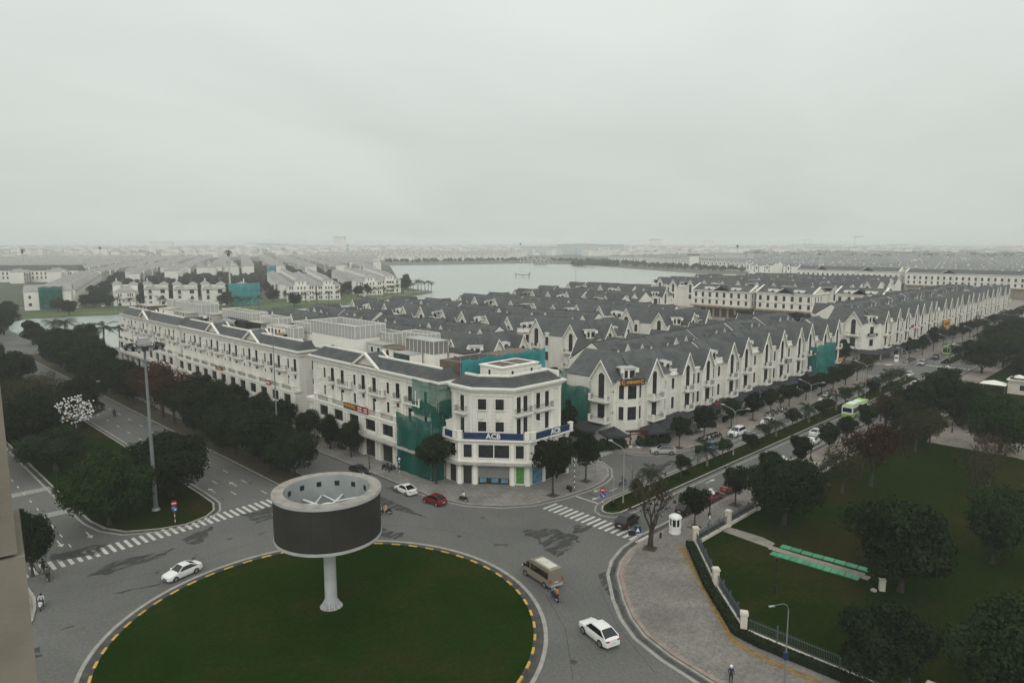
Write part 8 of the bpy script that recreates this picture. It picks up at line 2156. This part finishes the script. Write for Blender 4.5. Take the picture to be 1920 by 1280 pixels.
for i,(x,y,h,pm,l) in enumerate(((*(242.9,441.3),(0.3,1),'p_white','white car parked before the twin-winged end villa'),(*(276.8,469.1),(0.3,1),'p_white','white car on the island road behind the trees'),(*(294.3,451.6),(0.3,1),'p_white','white car on the island road by the third end villa'),(*(130.7,495.8),(0.3,1),'p_white','white car on the island road left of the villas'),(*(137.3,540.7),(0.3,1),'p_silver','silver car farther along the island road'),(*(115.8,495.2),(1,0.3),'p_white','white car parked by the netted end house'),(*(250.5,503.0),(0.3,1),'p_grey','dark car on the island road right of the netted villa'),(*(255.7,521.3),(0.3,1),'p_silver','silver car behind the dark one on the island road'),(*(230.1,441.8),(1,0.2),'p_white','white car at the corner of the island lawn'),(*(344.6,466.2),(1,0.4),'p_white','white car parked on the island point'))): car('sedan',pm,(x,y),h,l)
# ---- minibus and buses
def minibus(label,p,h):
    t=thing('minibus',label,'minibus',(p[0],p[1],0),math.atan2(h[1],h[0])); W=0.98; b=MB(); pm='p_tan'
    prof=[(2.85,0.45),(2.85,0.95),(2.55,1.15),(1.95,1.72),(1.55,2.18),(1.2,2.42),(0.6,2.5),(-2.5,2.5),(-2.72,2.42),(-2.85,1.2),(-2.85,0.45)]
    ring=lambda f:[(x*(1 if abs(f)<0.9 else 0.985),W*f,z+(0 if abs(f)<0.95 else -0.03)) for x,z in prof]
    fs=[-1.0,-0.96,-0.5,0.5,0.96,1.0]; i0=[]
    for f in fs:
        i0.append(len(b.v)); nn_=0.90 if abs(f)==1.0 else 1
        b.v.extend([(x,W*f*(1 if z<1.25 else 1-0.10*(z-1.25)/1.25),z-(0.05 if abs(f)==1.0 and z>2.3 else 0)) for x,z in prof])
    k=b.mi(pm); n=len(prof)
    for a,c in zip(i0[:-1],i0[1:]):
        for j in range(n): b.f.append((a+j,c+j,c+(j+1)%n,a+(j+1)%n)); b.m.append(k)
    b.f.append(tuple(i0[0]+j for j in range(n))); b.m.append(k); b.f.append(tuple(i0[-1]+j for j in range(n-1,-1,-1))); b.m.append(k)
    me=b.mesh('body'); obj('body',me,t,smooth=True)
    try: me.set_sharp_from_angle(angle=R(30))
    except Exception: pass
    g=MB(); sy=lambda z: W*(1-0.10*max(0,z-1.25)/1.25)+0.012
    for s in (-1,1):
        for xa,xb,xc,xd in ((1.0,-2.45,-2.45,1.0),(2.0,1.15,1.15,1.62)):
            l=[(xa,s*sy(1.3),1.3),(xb,s*sy(1.3),1.3),(xc,s*sy(2.02),2.02),(xd,s*sy(2.02),2.02)]; g.face(l if s>0 else l[::-1],'carglass')
    g.face([(2.53,-0.85,1.19),(2.53,0.85,1.19),(1.62,0.76,2.14),(1.62,-0.76,2.14)],'carglass'); g.face([(-2.80,0.82,1.3),(-2.80,-0.82,1.3),(-2.745,-0.76,2.15),(-2.745,0.76,2.15)],'carglass'); g.build('windows',t)
    rp=MB(); rp.box(-2.3,-0.62,2.5,0.5,0.62,2.535,'p_cream'); rp.box(-0.9,-0.4,2.535,0.1,0.4,2.62,'p_cream'); rp.build('roof_panel',t)
    tm,rm=wheel_mesh(0.35,0.22); ar=MB()
    for x in (1.95,-1.8):
        for s in (-1,1): o=obj('wheel',tm,t,(x,s*(W-0.1),0.35)); obj('rim',rm,o); ar.tube([(x,s*W*0.8,0.35),(x,s*(W+0.006),0.35)],0.42,'trimblack',16)
    ar.build('wheel_arches',t)
    for s in (-1,1):
        MB().box(-2.87,s*0.78,0.95,-2.8,s*0.93,1.35,'tail').build('tail_light',t); MB().box(2.70,s*0.6,0.85,2.865,s*0.88,1.05,'head').build('headlight',t); MB().box(1.95,s*1.0,1.35,2.1,s*1.22,1.65,'trimblack').build('mirror',t)
    MB().box(-2.98,-0.9,0.42,-2.8,0.9,0.66,'p_silver').build('bumper',t); MB().box(-2.87,-0.26,0.85,-2.84,0.26,0.98,'plate').build('number_plate',t)
f=Vector((58.3,56.0));r=Vector((57.6,52.1));d=(f-r).normalized();n=Vector((-d.y,d.x));c=(f+r)/2-n*0.9-d*0.07
minibus('tan minibus with a pale roof driving round the roundabout ahead of a motorbike',(c.x,c.y),(d.x,d.y))
def bus(label,p,h,front='p_lime'):
    t=thing('city_bus',label,'bus',(p[0],p[1],0),math.atan2(h[1],h[0])); b=MB(); b.box(-5,-1.22,0.35,5,1.22,1.1,'p_lime'); b.box(-5,-1.22,1.1,5,1.22,2.9,'p_white'); b.box(-4.9,-1.15,2.9,4.9,1.15,3.05,'p_lime'); b.box(4.3,-1.22,2.55,5.02,1.22,3.12,'p_lime'); b.build('body',t)
    m_=MB(); m_.box(-3.6,-0.9,3.05,-0.8,0.9,3.3,'p_white'); m_.box(0.2,-0.7,3.05,2.4,0.7,3.22,'p_white'); m_.box(-4.6,-1.16,3.05,4.4,-0.98,3.12,'p_lime'); m_.box(-4.6,0.98,3.05,4.4,1.16,3.12,'p_lime'); m_.build('roof_unit',t)
    g=MB(); 
    for s in (-1,1): g.box(-4.6,s*1.222,1.35,4.2,s*1.232,2.45,'carglass')
    g.box(5.002,-1.1,1.0,5.03,1.1,2.5,'carglass'); g.box(-5.03,-1.0,1.5,-5.002,1.0,2.5,'carglass'); g.build('windows',t)
    tm,rm=wheel_mesh(0.48,0.28)
    for x in (3.2,-2.6):
        for s in (-1,1): o=obj('wheel',tm,t,(x,s*1.12,0.48)); obj('rim',rm,o)
    for s in (-1,1): MB().box(4.95,s*0.75,0.55,5.04,s*1.08,0.8,'head').build('headlight',t)
bus('lime and white bus coming towards the camera past the crossing',(292,66.4),A_)
bus('lime and white bus seen from above behind the median trees',(171,57.2),(1,0))
for l in ('electric buggy with a beige roof beside the parked queue',):
    t=thing('buggy',l,'buggy',(*(238.6,70.8),0),R(150)); MB().box(-1.4,-0.65,0.35,1.4,0.65,0.75,'p_grey').build('body',t); MB().box(-1.3,-0.7,1.85,1.1,0.7,1.95,'p_cream').build('roof',t); m_=MB()
    for x,y in ((-1.2,-0.6),(1.0,-0.6),(-1.2,0.6),(1.0,0.6)): m_.cyl(x,y,0.7,1.86,0.03,0.03,'frame',5)
    m_.build('posts',t); tm,rm=wheel_mesh(0.25,0.16)
    for x in (-0.95,0.95):
        for s in (-1,1): o=obj('wheel',tm,t,(x,s*0.58,0.25)); obj('rim',rm,o)

# ================================================================ motorbikes and people
BIKES=[]
def motorbike(pm='p_black',white=False):
    t=thing('motorbike','motorbike','motorbike',PARK)
    b=MB()
    b.tube([(0,0.75,0.62),(0,0.45,0.66),(0,0.1,0.60),(0,-0.12,0.42),(0,-0.36,0.42),(0,-0.5,0.7),(0,-0.56,0.95)],[0.07,0.14,0.16,0.11,0.14,0.18,0.12],pm,8)
    b.box(-0.17,-0.62,0.45,0.17,-0.50,0.95,pm); b.tube([(0,-0.5,0.95),(0,-0.72,0.3)],0.035,'trimblack',6); b.tube([(0,0.2,0.4),(0,0.66,0.3)],0.05,'trimblack',6); b.box(-0.1,-0.1,0.22,0.1,0.3,0.45,'trimblack'); b.tube([(0.13,0.1,0.28),(0.15,0.8,0.36)],0.05,'steel',7)
    b.tube([(0,-0.72,0.62),(0,-0.86,0.5)],[0.08,0.05],pm,6); me=b.mesh('body'); obj('body',me,t,smooth=True)
    MB().tube([(0,-0.05,0.72),(0,0.3,0.77),(0,0.72,0.76)],[0.10,0.14,0.09],'trimblack',8).build('seat',t)
    for y in (-0.72,0.62):
        w=MB(); w.tube([(-0.05,y,0.29),(-0.03,y,0.29),(0.03,y,0.29),(0.05,y,0.29)],[0.23,0.29,0.29,0.23],'tyre',14); o=w.build('wheel',t); q=MB(); q.tube([(-0.055,y,0.29),(0.055,y,0.29)],0.17,'rim',12); q.build('rim',o)
    h=MB(); h.tube([(-0.34,-0.42,1.02),(-0.15,-0.54,1.0),(0.15,-0.54,1.0),(0.34,-0.42,1.02)],0.025,'trimblack',6); h.tube([(-0.26,-0.48,1.02),(-0.3,-0.5,1.22)],0.012,'trimblack',4); h.tube([(0.26,-0.48,1.02),(0.3,-0.5,1.22)],0.012,'trimblack',4); h.box(-0.36,-0.54,1.2,-0.24,-0.52,1.28,'trimblack'); h.box(0.24,-0.54,1.2,0.36,-0.52,1.28,'trimblack'); h.build('handlebar',t)
    MB().box(-0.1,-0.68,0.84,0.1,-0.6,0.98,'head').build('headlight',t); MB().box(-0.07,0.82,0.6,0.07,0.86,0.7,'tail').build('tail_light',t)
    return t
protoB={k:motorbike(k) for k in ('p_black','p_white','p_red','p_blue','p_grey')}
def bike(pm,p,h,label,group=None,z=0.0):
    pr=protoB[pm]; rz=math.atan2(h[1],h[0])+math.pi/2
    if not pr.get('used'):
        pr['used']=1; pr.location=(p[0],p[1],z); pr.rotation_euler=(0,0,rz); pr['label']=label
        if group: pr['group']=group
        return pr
    o=dup(pr,(p[0],p[1],z),rz,label=label)
    if group: o['group']=group
    elif 'group' in o: del o['group']
    return o
M['skin']=mat('skin',(0.36,0.22,0.16),rough=0.6)
CLOTH={}
def cloth(name,c):
    if name not in CLOTH: M['cloth_'+name]=mat('cloth_'+name,c,tuple(min(1,x*1.25) for x in c),scale=4,rough=0.9); CLOTH[name]=1
    return 'cloth_'+name
cloth('black',(0.02,0.02,0.022)); cloth('white',(0.62,0.62,0.60)); cloth('orange',(0.42,0.13,0.03)); cloth('teal',(0.10,0.32,0.36)); cloth('navy',(0.02,0.03,0.06)); cloth('tan',(0.45,0.30,0.18)); cloth('grey',(0.16,0.16,0.16)); cloth('pale',(0.45,0.46,0.47)); cloth('olive',(0.06,0.065,0.04)); cloth('red',(0.3,0.03,0.03))
STAND=dict(pelvis=(0,0,.93),belly=(0,0,1.12),chest=(0,-.02,1.32),neck=(0,-.01,1.48),head=(0,-.03,1.62),crown=(0,-.02,1.72),
 hipL=(.10,0,.90),kneeL=(.11,-.04,.49),ankL=(.11,.02,.08),toeL=(.12,-.15,.04),shL=(.19,0,1.41),elL=(.25,.03,1.13),wrL=(.24,-.08,.90),haL=(.235,-.12,.80))
WALK=dict(STAND,kneeL=(.10,-.16,.52),ankL=(.10,-.22,.10),toeL=(.11,-.38,.08),elL=(.25,.10,1.14),wrL=(.24,.12,.92),haL=(.23,.11,.83),kneeR=(-.10,.04,.48),ankR=(-.10,.26,.14),toeR=(-.11,.14,.05),elR=(-.25,-.06,1.14),wrR=(-.22,-.22,.96),haR=(-.21,-.27,.88))
RIDE=dict(pelvis=(0,.16,.90),belly=(0,.13,1.06),chest=(0,.04,1.28),neck=(0,-.01,1.44),head=(0,-.05,1.58),crown=(0,-.04,1.68),
 hipL=(.12,.12,.86),kneeL=(.20,-.26,.72),ankL=(.17,-.18,.34),toeL=(.18,-.34,.30),shL=(.19,.02,1.36),elL=(.29,-.16,1.14),wrL=(.31,-.38,1.04),haL=(.31,-.46,1.03))
SIT2=dict(RIDE,elL=(.26,-.06,1.12),wrL=(.17,-.26,1.08),haL=(.12,-.33,1.08),kneeL=(.24,-.18,.74),ankL=(.22,-.05,.40),toeL=(.23,-.20,.36))
RAD=dict(pelvis=.13,belly=.125,chest=.145,neck=.055,head=.095,crown=.06,hip=.095,knee=.065,ank=.042,toe=.035,sh=.065,el=.047,wr=.033,ha=.035)
def person_mesh(pose,shirt,trousers,sleeves=True):
    J=dict(pose)
    for k in list(J):
        if k.endswith('L') and k[:-1]+'R' not in J: x,y,z=J[k]; J[k[:-1]+'R']=(-x,y,z)
    E=[('pelvis','belly'),('belly','chest'),('chest','neck'),('neck','head'),('head','crown')]
    for s in 'LR': E+= [('pelvis','hip'+s),('hip'+s,'knee'+s),('knee'+s,'ank'+s),('ank'+s,'toe'+s),('chest','sh'+s),('sh'+s,'el'+s),('el'+s,'wr'+s),('wr'+s,'ha'+s)]
    names=list(J); me=bpy.data.meshes.new('skeleton'); me.from_pydata([J[n] for n in names],[(names.index(a),names.index(b)) for a,b in E],[])
    o=bpy.data.objects.new('skeleton',me); COL.objects.link(o)
    md=o.modifiers.new('skin','SKIN'); md.use_smooth_shade=True
    for i,n in enumerate(names):
        r=RAD[n if n in RAD else n[:-1]]; sv=me.skin_vertices[0].data[i]; sv.radius=(r,r*(0.78 if n in('pelvis','belly','chest') else 1)); sv.use_root=(n=='pelvis')
    sb=o.modifiers.new('sub','SUBSURF'); sb.levels=1; sb.render_levels=1
    out=bpy.data.meshes.new_from_object(o.evaluated_get(bpy.context.evaluated_depsgraph_get())); bpy.data.objects.remove(o); bpy.data.meshes.remove(me)
    out.name='body'; out.materials.clear()
    for m_ in (shirt,trousers,'skin','tyre'): out.materials.append(M[m_])
    seg=[(Vector(J[a]),Vector(J[b]),a,b) for a,b in E]
    for p in out.polygons:
        c=Vector(p.center); best=None
        for a,b,na,nb in seg:
            ab=b-a; u=max(0,min(1,(c-a).dot(ab)/max(1e-9,ab.length_squared))); dd=(c-(a+ab*u)).length
            if best is None or dd<best[0]: best=(dd,na,nb)
        na,nb=best[1],best[2]
        if nb[:-1] in('hip','knee','ank') : i=1
        elif nb[:-1]=='toe': i=3
        elif nb[:-1]=='ha' or nb in('head','crown') or na=='neck': i=2
        elif nb[:-1]=='wr': i=0 if sleeves else 2
        else: i=0
        p.material_index=i; p.use_smooth=True
    return out
PM={}
def person(pose,shirt,trousers,p,h,label,z=0.0,hair='black',helmet=None,group=None,sleeves=True):
    key=(id(pose),shirt,trousers,sleeves)
    if key not in PM: PM[key]=person_mesh(pose,cloth(shirt,(0,0,0)) if shirt not in CLOTH else 'cloth_'+shirt,'cloth_'+trousers,sleeves)
    t=thing('person',label,'person',(p[0],p[1],z),math.atan2(h[1],h[0])+math.pi/2,group); obj('body',PM[key],t)
    hx=pose['head']; m_=MB()
    if helmet: m_.ball((hx[0],hx[1]+0.01,hx[2]+0.05),0.145,helmet,10,8); m_.build('helmet',t)
    else: m_.ball((hx[0],hx[1]+0.025,hx[2]+0.045),0.118,'trimblack',9,7); m_.build('hair',t)
    f=MB(); f.box(hx[0]-0.045,hx[1]-0.112,hx[2]+0.0,hx[0]-0.02,hx[1]-0.10,hx[2]+0.015,'black'); f.box(hx[0]+0.02,hx[1]-0.112,hx[2]+0.0,hx[0]+0.045,hx[1]-0.10,hx[2]+0.015,'black'); f.box(hx[0]-0.012,hx[1]-0.125,hx[2]-0.035,hx[0]+0.012,hx[1]-0.10,hx[2]-0.01,'skin'); f.box(hx[0]-0.025,hx[1]-0.106,hx[2]-0.06,hx[0]+0.025,hx[1]-0.098,hx[2]-0.052,'redsign'); f.build('face',t)
    return t
def ride(pm,p,h,lb,lp,shirt,trousers,helmet='white',second=None,sleeves=True):
    bike(pm,p,h,lb); person(RIDE,shirt,trousers,p,h,lp,helmet=helmet,sleeves=sleeves)
    if second:
        hv=Vector(h).normalized(); q=(p[0]-hv.x*0.38,p[1]-hv.y*0.38); person(SIT2,second[0],second[1],q,h,second[2],helmet=second[3],z=0.03)
hv=Vector((56.9,50.5))-Vector((56.3,48.9))
ride('p_black',(56.4,49.5),tuple(hv),'black motorbike carrying two people behind the tan minibus','rider in a teal jacket and pale helmet behind the tan minibus','teal','navy','p_sky',('orange','navy','passenger in an orange jacket on the motorbike behind the minibus','black'))
ride('p_black',(57.6,84.1),(-0.95,0.6),'black motorbike passing right of the drum billboard','rider in tan clothes passing right of the drum billboard','tan','tan',None)
ride('p_black',(69.2,79.9),(-0.2,1),'black motorbike stopped at the kerb before the bank','rider in black with a white collar stopped at the bank kerb','white','black',None)
ride('p_white',(14.9,88.5),(-0.4,-1),'white scooter coming down at the left edge below the zebra crossing','rider in a grey top on the white scooter at the left edge','pale','black',None)
ride('p_black',(17.1,98.4),(0.1,1),'dark motorbike on the zebra crossing beside the wall, upper of two','rider in black with a bright bag on the upper motorbike','black','black','black')
ride('p_black',(17.0,95.6),(0.1,1),'dark motorbike on the zebra crossing beside the wall, lower of two','rider in olive on the lower motorbike by the wall','olive','black','black')
ride('p_blue',(93.0,66.8),(-1,0.1),'blue-white scooter rounding the median tip before the cross street','rider in black on the scooter by the median tip','black','navy','black')
ride('p_black',(159.1,63.7),(-1,0),'black motorbike in the avenue lane before the lime bus','rider in a grey top and white helmet in the avenue lane','grey','black','white')
ride('p_black',(47.7,178.6),(0,1),'lone dark motorbike on the left avenue','rider in black alone on the left avenue','black','black','black')
ride('p_black',(50.5,164.2),(0,-1),'dark motorbike on the left avenue behind the mast','rider in a teal raincoat on the left avenue','teal','black','black')
for i in range(9): bike(['p_black','p_grey','p_black','p_white','p_black','p_grey','p_black','p_red','p_black'][i],(124.4+0.85*i,70.6+rnd.uniform(-.15,.15)),(rnd.uniform(-.2,.2),-1),f'{ORD[i]} motorbike of the row parked left of the big white SUV','motorbikes parked beside the big white SUV',0.13)
for i in range(8): bike(['p_white','p_black','p_grey','p_black','p_blue','p_black','p_white','p_black'][i],(153.5+1.3*i+rnd.uniform(-.2,.2),70.7+rnd.uniform(-.4,.5)),(rnd.uniform(-.5,.5),-1),f'{ORD[i]} motorbike of the loose row between white sedan and cream SUV','motorbikes parked behind the white sedan',0.13)
for i in range(6): bike(['p_black','p_black','p_white','p_grey','p_black','p_red'][i],(184.5+1.6*i,70.4+rnd.uniform(-.3,.4)),(rnd.uniform(-.6,.6),-1),f'{ORD[i]} motorbike of the group past the cream SUV','motorbikes parked past the cream SUV',0.13)
for i in range(7): bike(['p_white','p_black','p_black','p_red','p_black','p_grey','p_black'][i],(257+1.5*i,71.0+rnd.uniform(-.3,.5)),(rnd.uniform(-.6,.6),-1),f'{ORD[i]} motorbike parked at the corner of the long avenue row','motorbikes parked by the long avenue row',0.13)
for i in range(3): bike(['p_black','p_grey','p_black'][i],(69.8,99.8+1.0*i),(1,0.2),f'{ORD[i]} motorbike parked on the pavement left of the green netting','motorbikes parked by the green netting',0.13)
for i in range(5): bike(['p_white','p_black','p_black','p_grey','p_white'][i],(110.6-0.2*i,91.0-1.1*i) if i<2 else (126.5+1.3*i,74.5),(-1,rnd.uniform(-.3,.3)),f'{ORD[i]} motorbike parked by the corner restaurant awnings','motorbikes parked by the corner restaurant',0.13)
person(STAND,'white','black',(117.6,79.7),(-1,-0.8),'person with a pale bib standing right of the red gate',0.13)
person(WALK,'white','grey',(87.6,47.8),(0.2,-1),'woman in a white top walking below the first globe lamp',0.13)
person(STAND,'black','black',(166.3,73.0),(0,-1),'person in black standing beside the parked motorbikes on the pavement',0.13)
person(WALK,'white','navy',(158.3,77.1),(-1,0.2),'person in white walking by the white gate pillar',0.13)
person(WALK,'black','black',(16.2,99.3),(1,-0.3),'person in dark clothes walking on the zebra crossing by the wall',0.0,sleeves=False)
person(STAND,'white','pale',(186.5,77.5),(0,-1),'person in white standing at the netted shop-house',0.13)
person(WALK,'black','navy',(148.5,48.8),(1,0.3),'person in dark clothes walking on the park-side pavement under the russet tree',0.13)
person(STAND,'navy','black',(56.2,27.9),(1,0.4),'person with a pale cap at the bottom edge of the park pavement',0.13,helmet='white')

# ---- signs and banners on the fronts
def banner(label,loc,rz,w,h,m,txt,size,tm,cat='banner'):
    t=thing('banner',label,cat,loc,rz); MB().box(-w/2,-0.06,0,w/2,0.06,h,m).build('board',t)
    for i,(s_,x,z,sz,m2) in enumerate(txt):
        if s_: letters(s_,sz,m2,t,(x,-0.1,z),(R(90),0,0))
        else:   # a line of print too small to read in the photograph
            L_=min(w*0.42,sz*3.2) if abs(x)>0.1 else min(w*0.8,sz*4.5); m_=MB(); k_=5
            for j in range(k_): m_.box(x-L_/2+L_*j/k_,-0.085,z-sz*0.3,x-L_/2+L_*(j+0.8)/k_,-0.065,z+sz*0.3,m2)
            m_.build('printed_line',t)
    return t
banner('dark banner with gold letters on the terrace ledge above the tree strip',(71.7,115.8,8.25),R(-90),4.6,1.15,'brownsign',[('HEALING',0,0.62,0.95,'amber')],1,1)
banner('red banner with pale lines of text beside the dark one on the ledge',(71.7,111.6,8.2),R(-90),3.9,1.25,'redsign',[('',-0.8,0.85,0.42,'white'),('',-0.8,0.35,0.42,'white'),('',1.1,0.8,0.36,'white'),('',1.1,0.35,0.36,'white')],1,1)
banner('white and red sign at the end of the second terrace ledge',(71.7,149.8,8.2),R(-90),2.2,1.0,'redsign',[('',0,0.5,0.7,'white')],1,1)
banner('amber sign on the second terrace ledge',(71.7,176.5,8.2),R(-90),4.4,0.8,'brownsign',[('',0,0.4,0.6,'amber')],1,1)
banner('red letters over an awning by the second pavement tree',(141.6,76.2,4.0),0,6.2,1.0,'canvas',[('',-0.6,0.5,1.1,'red')],1,1)
M['violet']=mat('violet_letters',(0.20,0.14,0.55),rough=0.4)
banner('violet strip sign under the shop-houses by the netted front',(187,75.9,3.4),0,11,0.55,'violet',[],1,1)
banner('orange billboard on the long avenue row',(330,77.0,5.5),0,10,3.2,'orange',[('',0,1.6,1.6,'brownsign')],1,1)
banner('small red sign on a balcony of the long avenue row',(283.5,77.0,9.4),0,3,1.0,'redsign',[],1,1)
banner('black sign board across the corner house window',(251+2.6,79.2+1.6,8.7),R(-40),3.6,0.9,'black',[('',0,0.45,0.5,'white')],1,1)
banner('white pavement sign board by the corner house',(258,74.2,0.13),R(-45),1.4,2.4,'white',[('',0,1.4,1.0,'black')],1,1)
banner('orange sign on the last balcony before the crossing',(216.5,77.4,5.0),0,3.0,0.9,'orange',[],1,1)
banner('black banner on a shop-house balcony',(179,77.0,9.0),0,3.4,0.9,'black',[('',0,0.45,0.5,'white')],1,1)
banner('second black banner on a shop-house balcony, nearer the netted front',(196.5,77.0,9.0),0,3.4,0.9,'black',[('',0,0.45,0.5,'white')],1,1)
gp=thing('gate_pillar','white gate pillar on the avenue pavement by the shops','pillar',(*(154.5,76.9),0.13)); MB().box(-0.3,-0.3,0,0.3,0.3,2.4,'white').build('shaft',gp); MB().box(-0.4,-0.4,2.4,0.4,0.4,2.6,'white').build('cap',gp)
# potted planting and bushes before the restaurant and shop fronts
for i in range(22):
    u=-7.5+15*i/21
    if abs(u)<1.6: continue
    c=Vector((110.75,79.05))+mid+nn*3.6+Vector((math.cos(ang2),math.sin(ang2)))*u if False else Vector((110.75+4.6,79.05+3.0))
    q=Vector((110.75,79.05))+Vector((3.4,2.2))+Vector((math.cos(ang2),math.sin(ang2)))*u+Vector((-0.65,-0.75))*4.2
    bush(q.x,q.y,1.0,2.1,f'{ORD[i]} dark bush of the planted screen round the corner restaurant','bushes round the corner restaurant',1)
for i in range(20):
    bush(128+4.7*i+rnd.uniform(-.8,.8),75.4+rnd.uniform(-.6,.6),rnd.uniform(0.8,1.3),rnd.uniform(1.2,2.2),f'{ORD[i]} bush in the forecourts of the avenue shop-houses','bushes before the avenue shop-houses',i)
